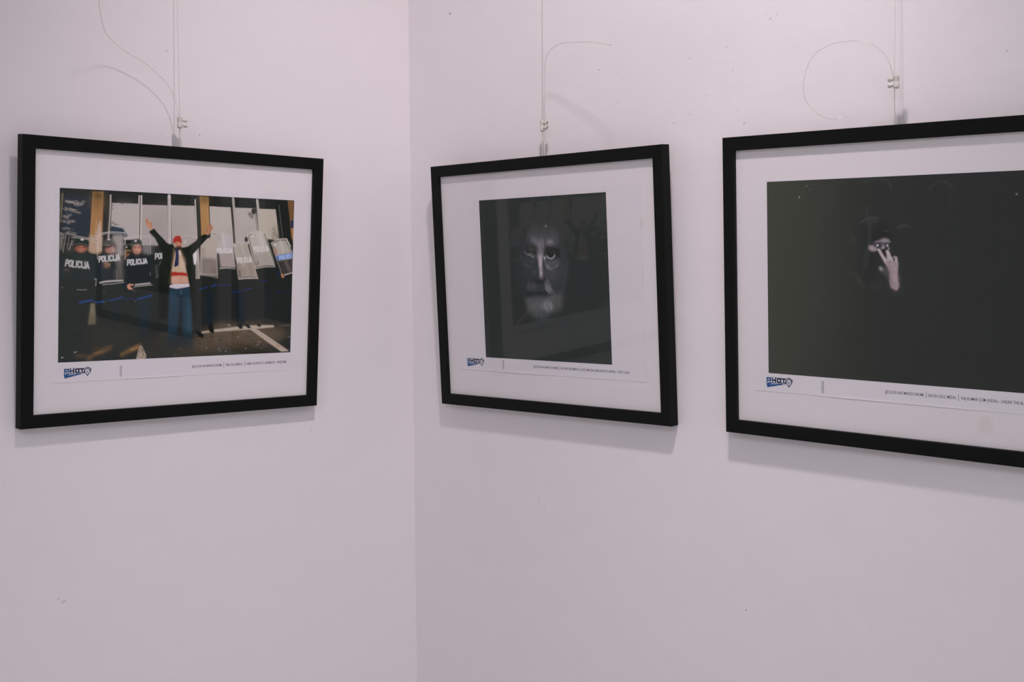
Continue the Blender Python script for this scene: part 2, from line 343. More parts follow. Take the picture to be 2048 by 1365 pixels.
('P','2d3450',1,0.29,0,[199.7,104.2,206.1,105,206.3,92.1,201.2,92.1]),
('E','35342f',1,0.84,0,[127.5,117,4.8,0.2,0.1,-5.4]),
('P','756e68',1,0.67,0,[115.1,114.8,123.6,114.6,127,110.2,126.5,103.7,118.7,107.7]),
('S','3a3833',1,0.29,1.18,[130.7,120.5,132.3,126.2]),
('P','2a2d2b',1,0.84,0,[-202.9,36.6,-188.1,40.9,-178.5,46.1,-158,44.4,-144.8,41.5,-136,43.7,-111.4,45.2,-98.8,39.1,-85.2,44.6,-70.2,45.3,-53.8,44,-45.7,48.4,-35.1,55,69.2,29.2,73.5,-144.9,-202.1,-131.4]),
('P','292b29',1,2.52,0,[21.5,45.2,206,48.1,209.3,-104.3,-12.1,-107.8]),
('P','9f938f',1,0.29,0,[-2.6,72.3,10,73.6,22.8,70.7,27.7,54.6,29.9,6.8,22.4,6.8,21.9,28.6,19.1,28.6,16.5,44.7,1.4,50.8]),
('L','beb5b1',0.85,0.29,0.66,[-2.6,73,10,73.8,23.2,71]),
('L','8a7f7a',0.59,0.29,0.66,[-1.7,70.8,10,71.9,21.9,68.9]),
('E','b9b1af',0.9,1.26,0,[3,64.5,2.3,0.1,0,-2.1]),
('P','c8c1c2',1,0.67,0,[16.5,43.9,23.2,51.2,24.2,36.7,21.4,29.3,19.1,28.6]),
('P','8c8178',1,0.67,0,[21.9,28.6,29.1,31.1,29.5,7.2,22.8,6.8]),
('L','c0b7b0',0.85,0.29,0.79,[27,51.3,29.5,7.6]),
('L','3c3835',1,0.29,1.26,[27.5,54.5,30.3,30.3,31.6,13.7]),
('P','a3978f',1,0.29,0,[30.3,59.5,42.5,70.7,51.3,73.7,58.9,66.6,61.7,11.4,30.5,12.5]),
('P','a99c93',0.7,3.36,0,[38.5,66.1,49.5,69.6,55.6,48.6,38.9,48.3]),
('P','7b6f6b',1,1.68,0,[32.6,39.7,59.8,38.4,61.6,12.2,31.8,14]),
('E','6b625d',0.7,2.52,0,[35.3,51.5,2.4,0,0.1,-3.2]),
('E','62584f',0.6,2.1,0,[35.5,43.4,1.8,0,0.1,-3.2]),
('E','857974',0.6,5.04,0,[44.9,27.2,5.6,0.1,0.2,-9]),
('E','5d524f',0.6,3.36,0,[57.2,19.2,2.6,0,0.2,-7.4]),
('L','b9afa8',0.85,0.29,0.85,[31.5,16.6,31.8,14.1,45.3,13.5,58.3,12.2]),
('L','35322e',1,0.29,0.92,[31.8,13.1,47.1,12.7,60.3,10.2]),
('L','a39a92',0.85,0.29,0.85,[30,12.5,45.3,11.7,62.7,8.1]),
('L','b5aaa3',0.85,0.29,0.79,[58.9,66.6,61,38.8,62.4,8.5]),
('L','9f938c',0.68,0.29,0.66,[32.5,51.4,33.7,15.8]),
('P','a99e9b',1,0.29,0,[48.3,76,58.3,79.9,82.6,79.4,88.2,73.1,94.7,24.4,64.8,23.6,58.6,67.9]),
('E','8c817c',0.5,4.2,0,[63.6,72.5,6.4,0.2,0.1,-5.5]),
('P','a9a0a6',0.8,3.36,0,[68.6,74.8,84,75.2,86.4,58.5,71.6,57.1]),
('P','968a86',1,1.26,0,[63.2,47.5,88.9,47.9,94.4,25.2,66,24.8]),
('L','c9c2c5',0.9,0.5,1.09,[59.8,48.2,59.9,55.2,61.9,55.3,62.7,54.5,62.7,52.4,61.9,51.4,59.9,51.4]),
('L','c9c2c5',0.9,0.5,1.09,[65.4,55.4,64.5,55,64,53.2,63.9,51.8,64,50.4,64.6,48.7,65.5,48.3,66.5,48.7,67,50.5,67.1,51.9,67,53.3,66.4,55.1,65.4,55.4]),
('L','c9c2c5',0.9,0.5,1.09,[68.1,55.5,68.4,48.4,71.1,48.4]),
('L','c9c2c5',0.9,0.5,1.09,[72.5,55.6,72.9,48.5]),
('L','c9c2c5',0.9,0.5,1.09,[77.3,54,76.7,55.3,75.8,55.7,74.8,55.3,74.4,53.5,74.4,52.1,74.5,50.6,75.2,48.9,76.3,48.5,77.2,49,77.6,50.3]),
('L','c9c2c5',0.9,0.5,1.09,[78.8,55.8,79.4,48.6]),
('L','c9c2c5',0.9,0.5,1.09,[82.9,55.9,83.5,50.5,83.1,48.6,81.8,48.6,81.1,50]),
('L','c9c2c5',0.9,0.5,1.09,[84.9,48.7,85.7,56,88.3,48.7]),
('L','c9c2c5',0.9,0.5,1.09,[85.3,51,87.3,51.1]),
('L','2f2f2c',1,0.29,1.01,[65.4,25.3,80.1,26,94.2,24.4]),
('L','b0a6a0',0.85,0.29,0.79,[66.1,22.7,80.1,24.2,94.2,22.5]),
('P','3a3934',0.95,0.67,0,[60.6,47.5,64.2,46.8,68.3,25.3,62.2,23.1]),
('L','b5aca6',0.59,0.29,0.66,[48.3,76.5,60.8,80.2,82.6,79.6]),
('L','5c534e',0.7,0.29,1.01,[51.4,77.7,58.3,78.4]),
('P','a2968f',1,0.29,0,[90.8,62.5,101.2,66.1,116.3,64.2,124.1,46.8,138.3,7.1,102.1,6.5]),
('P','85796f',0.8,2.1,0,[97.5,32.3,126,34.4,136.5,10,102.9,8.7]),
('P','958984',0.7,4.2,0,[100.1,57.7,115.8,60.2,120.2,43.4,101.8,42]),
('L','cac3c3',0.9,0.5,1.18,[98.8,32.5,97.6,40.8,99.6,40.9,100.6,39.9,100.9,37.5,100.3,36.3,98.3,36.2]),
('L','cac3c3',0.9,0.5,1.18,[103.1,41,102.3,40.6,102,38.5,102.2,36.9,102.6,35.2,103.5,33.2,104.5,32.9,105.4,33.4,105.6,35.4,105.4,37.1,105,38.7,104.1,40.7,103.1,41]),
('L','cac3c3',0.9,0.5,1.18,[105.8,41.2,107.3,33.1,110.1,33.3]),
('L','cac3c3',0.9,0.5,1.18,[110.1,41.4,111.9,33.4]),
('L','cac3c3',0.9,0.5,1.18,[115.2,39.7,114.4,41.1,113.4,41.5,112.5,41,112.4,39.1,112.7,37.5,113.1,35.9,114.1,34.1,115.3,33.7,116.1,34.2,116.2,35.7]),
('L','cac3c3',0.9,0.5,1.18,[116.4,41.7,118.4,33.9]),
('L','cac3c3',0.9,0.5,1.18,[120.5,41.9,122.1,36.2,122.1,34.2,120.8,34.1,119.8,35.6]),
('L','cac3c3',0.9,0.5,1.18,[123.9,34.3,123.3,42,127.3,34.6]),
('L','cac3c3',0.9,0.5,1.18,[123.9,36.8,125.9,36.9]),
('E','b09c94',0.7,2.1,0,[110,29.9,5,0.1,0.1,-2.9]),
('S','a3968f',0.5,2.52,4.2,[115.3,27.4,119.8,10.5]),
('P','4c4540',0.8,0.84,0,[101.7,21.7,104.3,21.1,105.9,9.9,103.3,9.3]),
('L','b5aba3',0.85,0.29,0.92,[90.6,61.7,96.1,35.1,101.7,5.7,119.8,8.2,138.8,7.3]),
('L','3b3733',0.9,0.29,1.01,[95.4,37.4,103.3,8.4,119.8,9.9,135.1,9.2]),
('L','a69a92',0.85,0.29,1.05,[116.3,63.6,125.7,37.8,138.3,7.3]),
('L','5c4f47',0.8,0.29,1.68,[118.4,60.3,122.8,46.8]),
('L','b7ada8',0.68,0.29,0.66,[90.8,63.1,101.2,66.1,116.3,64.4]),
('E','bfb7b4',0.9,0.84,0,[93.7,60.3,1.8,0,0,-1.6]),
('E','2b2a29',1,0.84,0,[114.4,70.9,3.4,0.1,0.1,-4.3]),
('P','a89d97',1,0.29,0,[116.6,77.7,125.8,82.5,136.4,84.7,148.5,82.3,170.5,28.5,150.1,27.5,133.4,24]),
('P','998d87',0.9,1.68,0,[130.7,48.6,158.2,50.8,169.4,30.3,135.6,26.5]),
('S','b9afac',0.6,2.52,5.88,[135.8,82.2,143.7,61.9]),
('L','cac3c2',0.9,0.5,1.09,[130.6,51.2,128.8,59.1,130.7,59.3,131.8,58.4,132.4,56.1,131.8,55,129.8,54.8]),
('L','cac3c2',0.9,0.5,1.09,[134.2,59.6,133.4,59.1,133.4,57.1,133.8,55.5,134.2,54,135.3,52,136.4,51.7,137.3,52.2,137.3,54.2,136.9,55.8,136.4,57.3,135.3,59.3,134.2,59.6]),
('L','cac3c2',0.9,0.5,1.09,[136.9,59.8,139.3,52,142.1,52.2]),
('L','cac3c2',0.9,0.5,1.09,[141.2,60.1,143.9,52.4]),
('L','cac3c2',0.9,0.5,1.09,[146.5,58.6,145.5,60,144.5,60.4,143.6,59.8,143.8,57.9,144.3,56.4,144.9,54.8,146.1,53,147.3,52.6,148.1,53.2,148,54.6]),
('L','cac3c2',0.9,0.5,1.09,[147.5,60.6,150.5,52.9]),
('L','cac3c2',0.9,0.5,1.09,[151.5,60.9,154,55.2,154.2,53.2,152.9,53.1,151.7,54.6]),
('L','cac3c2',0.9,0.5,1.09,[156.1,53.4,154.3,61.2,159.5,53.7]),
('L','cac3c2',0.9,0.5,1.09,[155.7,55.9,157.7,56.1]),
('P','5d544d',0.8,0.84,0,[135.1,34.5,137.4,37.2,140.1,30,136.1,29]),
('L','b9afa7',0.85,0.29,0.98,[116.1,77.4,124.6,51.4,133.8,23.5,151.5,26.6,171.2,27,160.9,54.3,149.9,81.5,136.4,84.7,124.4,82.5,116.6,78.1]),
('L','34322e',1,0.29,1.09,[118.3,75.5,126.6,51.4,135.3,25.6,151.4,28.4,168.4,28.5]),
('L','3a3733',0.9,0.29,1.34,[148.6,81.4,157.2,62.2,170.4,30.3]),
('L','c0b7ae',0.59,0.29,0.66,[152,79.2,170.4,32.6]),
('E','c1b9b5',0.9,0.84,0,[126.6,76.5,1.9,0,0,-1.7]),
('L','4b4641',0.9,0.29,1.18,[118.6,77.5,123.9,79.4]),
('P','8a8178',1,0.29,0,[161.9,65.2,177.4,73.2,192.9,74,204.7,52.7,205.8,16.6,190.3,14]),
('P','a29992',1,1.26,0,[165.6,65.3,177.5,70.7,192,72,201,50.4,174.1,46.2]),
('P','6f84b2',1,0.67,0,[171.4,45.5,204.8,50.4,205.1,40.9,176,37.5]),
('P','2c5083',1,0.29,0,[174.7,44.4,177.2,44.9,178.7,38.4,176.5,37.9]),
('L','b4bedb',0.9,0.5,0.92,[179.5,39.1,178.3,44.2,180.5,44.6,181.6,44.1,182,42.6,181.2,41.8,179,41.4]),
('L','b4bedb',0.9,0.5,0.92,[184.6,45.3,183.6,44.8,183.2,43.4,183.4,42.4,183.8,41.4,184.7,40.2,185.8,40.1,186.8,40.5,187.1,41.9,186.9,43,186.6,44,185.7,45.2,184.6,45.3]),
('L','b4bedb',0.9,0.5,0.92,[187.7,45.8,188.9,40.5,192,41]),
('L','b4bedb',0.9,0.5,0.92,[192.6,46.7,193.9,41.3]),
('L','b4bedb',0.9,0.5,0.92,[198.2,46.3,197.5,47.2,196.4,47.3,195.3,46.8,195,45.4,195.1,44.3,195.5,43.2,196.4,42,197.6,41.9,198.6,42.3,198.9,43.4]),
('L','b4bedb',0.9,0.5,0.92,[199.8,47.9,201.1,42.4]),
('P','3c3836',1,0.84,0,[176,36.6,205.1,40.6,205.8,17.6,189.7,14.8]),
('S','756a62',0.8,2.1,3.36,[190.9,38,200.5,20.1]),
('E','a8725c',0.85,2.1,0,[171.8,52.7,3,0.1,0.2,-5.2]),
('E','8f5140',0.7,1.26,0,[172.9,51,1.1,0,0.1,-3.2]),
('E','c9c1bd',1,0.84,0,[169.2,63.6,2.2,0,0.1,-2.1]),
('P','35322f',0.8,1.26,0,[165.1,62.6,167.4,62.4,169.7,55,167,55.5]),
('L','b5aca5',0.85,0.29,1.05,[161.5,65.5,167.9,69.3,177.4,73.2,192.9,74.3,202.1,60.8]),
('L','3a3734',0.8,0.29,1.09,[166.6,66.8,177.5,70.7,191.3,71.6]),
('L','a79e97',0.85,0.29,0.85,[164.3,62.4,174.3,38.4,186.4,12.5]),
('L','bab1ac',0.85,0.29,1.31,[189.6,12.8,205.8,17.3]),
('L','c5bdb8',0.85,0.29,1.31,[193,71.1,199.3,61.4]),
('L','2e2d2a',1,0.29,1.26,[191.3,71,197.1,61.9]),
('P','b27a5c',1,0.67,0,[183.2,16.7,187.7,14.4,190.1,9.8,185.6,8.6,183.6,13]),
('L','5a2f20',0.8,0.29,0.84,[184.1,13,188.9,11.9]),
('S','26355f',0.7,1.26,2.1,[178.4,18.8,177.9,9.5]),
('S','c4bcba',0.45,1.01,2.52,[140.5,81.2,149.1,60.9]),
('S','c4bcba',0.35,1.01,2.52,[105.1,64.5,110.9,46.6]),
('S','c4bcba',0.4,1.01,3.36,[69.8,78.2,74.1,59.4]),
('S','c4bcba',0.35,1.01,3.36,[180.2,70.8,186.3,52.4]),
('S','6e645e',0.6,0.67,1.34,[64.3,40.3,66.6,27]),
('S','6e645e',0.6,0.67,1.34,[98.8,31.8,102.6,10.4]),
('S','6e645e',0.6,0.67,1.34,[132.1,46.9,135.7,35.6]),
('P','7d746d',0.8,1.68,0,[-202.1,69.5,-195.9,68.9,-198.7,47.3,-202.2,49.7]),
('S','aaa29b',0.85,0.29,0.92,[-202.3,73.3,-196.3,71.7]),
('S','938a82',0.85,0.29,0.92,[-202.1,70.4,-195.6,69.7,-195.8,65.2]),
('S','8b827a',0.85,0.29,1.05,[-192.1,70.4,-196.6,44.7]),
('S','6f6861',1,0.29,1.09,[-187.2,68.6,-190.6,49.3]),
('S','a79f97',0.77,0.29,1.11,[-182.8,62.3,-187.3,48.1]),
('S','8d857d',0.59,0.29,0.85,[-180,63.7,-182.6,54]),
('S','857d75',0.51,0.29,0.59,[-202.1,56.1,-179.9,56.9]),
('P','6a625a',0.35,3.36,0,[-189.4,53.8,-182.6,56.5,-181.2,48.9,-187.9,43.6]),
('E','8f5646',1,1.68,0,[-168.6,50.7,8.4,0.2,0.1,-5.9]),
('E','b07059',0.9,2.52,0,[-171.4,50.6,3.4,0.1,0,-2.6]),
('E','a9694f',0.8,2.52,0,[-162.8,50.8,2.1,0,0,-2.9]),
('E','a05b48',0.9,1.68,0,[-168.3,46.2,4.1,0.1,0,-1.6]),
('E','bf8069',0.7,1.68,0,[-169,50.4,1.5,0,0,-2.6]),
('E','c48b76',0.6,2.1,0,[-165.2,49.9,2.1,0,0,-1.6]),
('E','7a4437',0.7,2.1,0,[-175.8,49.6,1.2,0,0,-3.2]),
('S','4a2d26',0.9,0.67,1.34,[-174.5,52.7,-170,52.3]),
('S','4a2d26',0.9,0.67,1.34,[-166.6,52.2,-162.2,52.6]),
('S','cdb2a6',0.77,0.29,0.66,[-171.3,47.9,-165.9,47.7]),
('S','5f352b',0.8,0.29,0.84,[-172,48.6,-165.5,48.6]),
('P','272f2e',1,0.67,0,[-178.2,56.6,-177,63.4,-171.9,65.9,-162.3,65.4,-157.4,62.3,-156.4,55.5,-159.5,55.1,-167.7,57.6,-175.9,55.9]),
('S','7d7a72',0.9,0.29,0.92,[-177.2,56.5,-168.4,57.8,-159.3,55.5]),
('S','1f2322',0.9,0.29,1.85,[-176.5,55.2,-168.4,56.7,-159.8,54.3]),
('P','cfc4bd',1,0.59,0,[-169.9,65.2,-165.1,65.3,-165,62.7,-169.1,62.6]),
('P','2a302f',1,1.26,0,[-187.2,41,-175.7,46.4,-171.6,43.9,-162.8,44.7,-159.4,48,-151,42.9,-142.6,38.5,-142.2,4.8,-200.9,4.7,-201.1,28.1]),
('P','343b39',0.5,3.36,0,[-175.7,41.9,-168.9,42.6,-166.1,34.9,-174.2,34.8]),
('S','bdb2a8',0.85,0.29,0.98,[-180.8,69.3,-167.8,67.6,-142.6,63.4]),
('S','3b3732',0.8,0.29,1.01,[-180.8,68.1,-167.8,66.5,-143,62.6]),
('S','c2b8ad',0.85,0.29,0.79,[-183.8,66.8,-167.8,65.6,-143.3,61.8]),
('L','b9b3b2',0.95,0.42,1.72,[-192.7,24.9,-191,33.6,-188.6,33.4,-187.7,32.3,-188.1,29.6,-189.4,28.6,-191.9,28.8]),
('L','b9b3b2',0.95,0.42,1.72,[-184.1,33.1,-185.4,32.7,-186.4,30.6,-186.7,28.8,-186.9,27,-186.5,24.7,-185.4,24.2,-184.1,24.5,-183.1,26.6,-182.8,28.4,-182.6,30.2,-183,32.5,-184.1,33.1]),
('L','b9b3b2',0.95,0.42,1.72,[-180.7,32.8,-181.7,23.8,-178.1,23.4]),
('L','b9b3b2',0.95,0.42,1.72,[-175.3,32.3,-175.9,23.2]),
('L','b9b3b2',0.95,0.42,1.72,[-169.6,29.6,-170.1,31.3,-171.2,32,-172.5,31.5,-173.3,29.4,-173.4,27.6,-173.4,25.7,-172.8,23.4,-171.5,22.7,-170.3,23.1,-169.6,24.8]),
('L','b9b3b2',0.95,0.42,1.72,[-167.4,31.7,-167.4,22.3]),
('L','b9b3b2',0.95,0.42,1.72,[-162.3,31.3,-162,24.1,-162.7,21.8,-164.3,22,-165.2,23.9]),
('L','b9b3b2',0.95,0.42,1.72,[-160.3,21.5,-158.8,31,-155.9,21.1]),
('L','b9b3b2',0.95,0.42,1.72,[-159.6,24.5,-157,24.3]),
('S','8d8886',0.68,0.29,0.66,[-190.5,35.5,-189.1,36]),
('S','8d8886',0.68,0.29,0.66,[-158.5,31.8,-156.7,32.1]),
('E','6b5348',0.6,2.52,0,[-190.6,18.5,3,0,0,-2.2]),
('S','7b6458',0.6,0.29,0.84,[-193,19.8,-187.6,18.6]),
('E','a4786a',0.95,2.1,0,[-122.1,49.3,7.1,0.1,0.1,-6.2]),
('E','b88373',0.9,2.52,0,[-126.3,50.2,2.8,0.1,0,-3]),
('E','b59f9a',0.8,3.36,0,[-116.8,49.4,3.2,0.1,0.1,-5.9]),
('S','7d3f36',0.7,0.84,1.51,[-126.7,48.5,-121,49.3]),
('S','5b3a33',0.7,0.29,1.18,[-128.1,51.5,-124.6,51.2]),
('P','514d49',0.95,1.26,0,[-134.1,55,-133.5,62.8,-128.3,66.5,-118.5,67.1,-113.1,62.6,-112.5,56,-121.9,57.2]),
('P','77706d',0.7,1.68,0,[-121.3,66.4,-117.8,66.8,-116.9,57.9,-120.4,57.5]),
('S','23262a',0.9,0.67,2.18,[-132.4,54.7,-124.6,53.7,-120.4,57.2]),
('S','8f8a7c',0.59,0.29,0.66,[-131,56.6,-124,57.8]),
('P','d2cac6',1,0.59,0,[-127.3,66.1,-123.4,66.3,-122.9,64,-124.4,65,-126.2,63.8]),
('P','2a2f33',1,1.68,0,[-133.6,42.5,-127.3,43.9,-113.1,43.5,-111.5,30.3,-112.5,4.9,-140.8,4.8,-141.1,28.7]),
('E','2f3442',0.7,3.36,0,[-136.1,23.5,2.8,0,0,-3.3]),
('P','a59b99',0.75,1.68,0,[-120,71.6,-102.9,72.1,-101.6,42.4,-111.6,38.3,-112.6,56.7,-117,63.2]),
('S','b7aca6',0.51,0.29,0.79,[-126.7,72.8,-126.9,66.9]),
('P','857b78',0.6,3.36,0,[-114.5,40.2,-102.4,42.4,-102.2,31.8,-112.9,30.3]),
('P','6d6664',0.75,2.52,0,[-112.3,32.3,-102.7,35.7,-102.9,4.6,-111.1,4.6]),
('S','c2bab5',0.85,0.29,1.11,[-142,69.4,-135.5,74.2,-120.7,76.3,-102.2,75.7,-99.2,73.2,-98.2,35.8]),
('S','a59c97',0.85,0.29,0.98,[-138.2,70.5,-131.2,73,-118.6,74.2,-103.3,73.1]),
('S','3c3a37',0.7,0.29,0.84,[-137.5,69.8,-131.2,71.9,-118.6,73.1]),
('S','b9aca0',0.85,0.29,0.85,[-142.5,68.8,-142.9,35.2]),
('S','948b87',0.85,0.29,0.79,[-102,72.1,-101.3,42.4]),
('S','9e9085',0.59,0.29,0.79,[-135,68,-135.6,57.5]),
('S','a29a94',0.42,0.29,0.59,[-134.5,55.9,-99.1,58.3]),
('S','4b4845',0.5,1.26,2.52,[-102.9,52.9,-103.2,47.6]),
('L','c3bcbe',0.95,0.42,1.72,[-140.1,31.5,-140.2,39.2,-137.9,39.5,-136.9,38.6,-136.8,36.3,-137.8,35.2,-140.1,34.9]),
('L','c3bcbe',0.95,0.42,1.72,[-133.7,40,-134.8,39.5,-135.4,37.4,-135.4,35.8,-135.3,34.2,-134.6,32.3,-133.5,32,-132.4,32.5,-131.8,34.6,-131.7,36.2,-131.9,37.8,-132.6,39.7,-133.7,40]),
('L','c3bcbe',0.95,0.42,1.72,[-130.4,40.4,-130.2,32.3,-127,32.6]),
('L','c3bcbe',0.95,0.42,1.72,[-125.3,41,-125,32.7]),
('L','c3bcbe',0.95,0.42,1.72,[-119.7,39.7,-120.3,41.2,-121.3,41.5,-122.6,40.9,-123.1,38.8,-123.1,37.1,-123,35.4,-122.3,33.5,-121.1,33.1,-120,33.7,-119.5,35.2]),
('L','c3bcbe',0.95,0.42,1.72,[-117.8,42,-117.4,33.4]),
('L','c3bcbe',0.95,0.42,1.72,[-112.9,42.6,-112.6,36,-113.2,33.7,-114.7,33.6,-115.5,35.3]),
('L','c3bcbe',0.95,0.42,1.72,[-111.1,33.9,-109.5,43,-107.2,34.2]),
('L','c3bcbe',0.95,0.42,1.72,[-110.4,36.8,-108.1,37]),
('E','8e6750',0.75,2.1,0,[-127.8,26.9,5.3,0.1,0.1,-3.9]),
('S','bb9c86',0.68,0.29,1.05,[-132,28.8,-122.5,27.9]),
('S','b08a72',0.68,0.29,0.92,[-131.3,25.4,-122.8,25.9]),
('S','3a2a22',0.7,0.29,1.18,[-132,27,-122.5,26.6]),
('P','4d4a49',0.6,2.52,0,[-117.8,19.9,-98.5,20,-98.9,5.3,-117.5,5.3]),
('S','8a8280',0.68,0.29,0.79,[-111.8,19.9,-110.8,5.3]),
('S','736d6b',0.5,1.26,1.68,[-105.4,20,-104,7.4]),
('S','aaa29e',1,0.59,2.52,[-138.1,0.3,-126.5,2.3,-101.7,3.6]),
('S','26272a',0.8,0.29,0.84,[-137.6,-1,-101.7,1.9]),
('S','c4bdb9',0.85,0.29,0.66,[-134.2,-2.6,-115.2,-1,-99.4,0.7]),
('S','b5ada9',0.77,0.29,0.85,[-144.3,6.3,-145,-4.6]),
('S','c5beba',0.77,0.29,0.98,[-147,6.2,-145.4,5.7]),
('S','8d8885',0.77,0.29,1.05,[-174.6,-10,-159.4,-10.3]),
('E','2a2826',1,1.26,0,[-95.8,54.1,5,0.1,0.1,-4.3]),
('S','c9a05a',0.77,0.29,0.85,[-98.1,48.5,-93.6,49.8,-89.6,48.2]),
('S','a9803f',0.59,0.29,0.66,[-97.8,47.1,-93.2,48]),
('E','96684a',0.9,1.68,0,[-95.2,42.5,3.4,0.1,0,-2.6]),
('E','d0c4ae',0.9,0.84,0,[-96.6,54.3,1.3,0,0,-1.2]),
('P','282c2f',1,0.84,0,[-96.8,37.1,-88,44.2,-80.4,43.5,-70.2,45.3,-56.4,43.1,-53.7,-2.5,-94.4,-3.2]),
('E','ab7b6a',1,1.01,0,[-79,51.7,7.3,0.1,0.1,-7.4]),
('E','bd8f7e',0.7,2.52,0,[-77.5,50.2,3.6,0.1,0.1,-4.7]),
('E','8a5d4e',0.6,2.52,0,[-84.8,50.1,1.9,0,0.1,-4.3]),
('E','c79a88',0.6,1.68,0,[-76.3,49.8,2.2,0,0,-1.9]),
('E','c2937f',0.5,1.68,0,[-78.8,46.7,3.4,0.1,0,-1.2]),
('E','7c5344',0.6,2.1,0,[-72.9,49.9,1,0,0.1,-3.9]),
('S','3d2a24',0.9,0.59,1.26,[-83.6,53.8,-80.2,54.1]),
('S','3d2a24',0.9,0.59,1.26,[-77.4,54.1,-74.5,53.8]),
('S','6d3c36',0.9,0.29,0.92,[-81.5,47.3,-76.4,47.2]),
('S','7f5344',0.68,0.29,0.79,[-79.7,50.2,-78,50]),
('S','c99f8e',0.51,0.84,0.79,[-78.9,54.1,-78.7,51]),
('P','3d413f',1,0.67,1,[-90.3,54.6,-89.9,61.2,-85.5,65.8,-76.6,66.7,-71.6,63.6,-70.2,54.6,-73.4,57.7,-80.7,58.5,-87,55.1]),
('P','2b3a30',0.7,1.68,0,[-90.3,54.2,-89.2,60.5,-86.6,61.3,-87,54.7]),
('S','8a8173',0.77,0.29,0.72,[-88.2,55.7,-80.7,58.9,-72.8,59]),
('P','cbc2bf',1,0.5,0,[-83.7,64.8,-79.1,65,-79.9,63.2,-81.7,62.3,-83.3,63.2]),
('P','474040',0.9,1.26,0,[-83.8,44.3,-80.4,43.5,-75.3,44.4,-76.1,40.5,-81.2,39.6]),
('P','989093',0.5,1.68,0,[-70.2,67.1,-58.6,69.6,-57.3,43.9,-68.9,44.9]),
('S','b8aeab',0.85,0.29,0.92,[-97,66.3,-86.8,69.8,-74.1,71.1,-60.8,71.4,-57.3,68.6,-56,44.7]),
('S','9a908e',0.68,0.29,0.66,[-60.2,69.3,-58.8,43.1]),
('S','a89c90',0.47,0.29,0.59,[-114.2,58.1,-82.4,58.3,-46.3,58.3]),
('S','7d736b',0.7,0.29,0.76,[-70.4,56.8,-44.5,56.6]),
('S','8b8380',0.51,0.29,0.79,[-53.4,66.7,-53.4,44]),
('S','6a635f',0.6,0.29,1.18,[-49.9,63.7,-50.4,44.8]),
('S','5b5653',0.8,0.29,1.01,[-54.5,58.9,-54.7,55.7]),
('L','bfb9b9',0.95,0.42,1.72,[-94.3,26.9,-94.2,35,-92,35.1,-91,34.3,-91,31.9,-92,30.7,-94.3,30.5]),
('L','bfb9b9',0.95,0.42,1.72,[-87.9,35.5,-88.9,35,-89.6,32.9,-89.7,31.4,-89.6,29.8,-89,27.9,-87.9,27.6,-86.8,28.1,-86.1,30.1,-86.1,31.7,-86.1,33.2,-86.8,35.1,-87.9,35.5]),
('L','bfb9b9',0.95,0.42,1.72,[-84.7,35.7,-84.7,27.9,-81.5,28.3]),
('L','bfb9b9',0.95,0.42,1.72,[-79.7,36.1,-79.6,28.5]),
('L','bfb9b9',0.95,0.42,1.72,[-74.3,34.7,-74.9,36,-75.9,36.4,-77.1,35.8,-77.7,34,-77.7,32.5,-77.6,31,-76.9,29.2,-75.7,28.9,-74.6,29.5,-74.2,30.9]),
('L','bfb9b9',0.95,0.42,1.72,[-72.4,36.6,-72.1,29.3]),
('L','bfb9b9',0.95,0.42,1.72,[-67.7,37,-67.4,31.6,-68,29.7,-69.4,29.6,-70.2,31]),
('L','bfb9b9',0.95,0.42,1.72,[-65.9,29.9,-64.4,37.3,-62,30.4]),
('L','bfb9b9',0.95,0.42,1.72,[-65.3,32.3,-63,32.5]),
('L','bcb5b6',0.95,0.42,1.72,[-47.9,37.1,-47.8,45,-45.3,45.2,-44.3,44.4,-44.3,42,-45.4,40.9,-47.8,40.7]),
('L','bcb5b6',0.95,0.42,1.72,[-40.9,45.6,-42.1,45.1,-42.8,43.1,-42.8,41.5,-42.7,40,-42,38,-40.8,37.7,-39.6,38.2,-38.9,40.3,-38.9,41.9,-39,43.4,-39.8,45.4,-40.9,45.6]),
('L','bcb5b6',0.95,0.42,1.72,[-37.6,46,-37.3,38.1,-33.8,38.4]),
('S','9a9390',0.68,0.29,0.79,[-56.8,15.8,-55.8,11.7]),
('S','67706d',0.6,1.26,1.68,[-46.1,26.7,-44.5,11]),
('S','838985',0.51,0.84,1.05,[-40.5,26.8,-38.4,33.9]),
('E','7e8582',0.7,0.84,0,[-44.3,9.8,1.2,0,0,-1.1]),
('S','aaa3a1',0.95,0.5,2.52,[-80.5,-2.9,-56.5,-0.6]),
('S','cbc5c1',0.81,0.29,0.66,[-83,-6,-52.5,-2.9]),
('S','232425',0.8,0.29,0.84,[-79.6,-4.5,-55.6,-2]),
('P','b98470',1,0.5,1,[-94.6,-4.8,-93,-2.3,-89.8,-1.3,-83.9,-2,-84.2,-3.7,-88.9,-4.2,-89.3,-5.7,-85.3,-8.7,-85.9,-9.9,-91.8,-9.5]),
('S','7e5041',0.51,0.29,0.66,[-89.8,-3.2,-87.3,-3.4]),
('S','28304a',0.8,1.26,2.52,[-99.9,-4,-95.3,-0.1]),
('E','7e7c7a',0.8,0.84,0,[-82.9,-11.8,1,-0,0,-0.8]),
('S','2d4a8a',0.9,0.59,2.02,[-170,-29.2,-160.3,-27.3,-149.9,-25.3]),
('S','2a4682',0.9,0.59,2.02,[-146,-28.6,-139.4,-28.6,-132.2,-27.6]),
('S','28375f',0.9,0.59,2.02,[-128.3,-26,-121.6,-26.1]),
('S','2c4478',0.9,0.59,2.02,[-119.3,-26.3,-110.3,-23.7,-101.3,-21.4]),
('S','27335a',0.9,0.59,2.02,[-97.8,-24.2,-81.7,-25.2]),
('S','2d4a86',0.9,0.59,2.02,[-76.9,-24.6,-64.4,-21.9,-53,-19.2]),
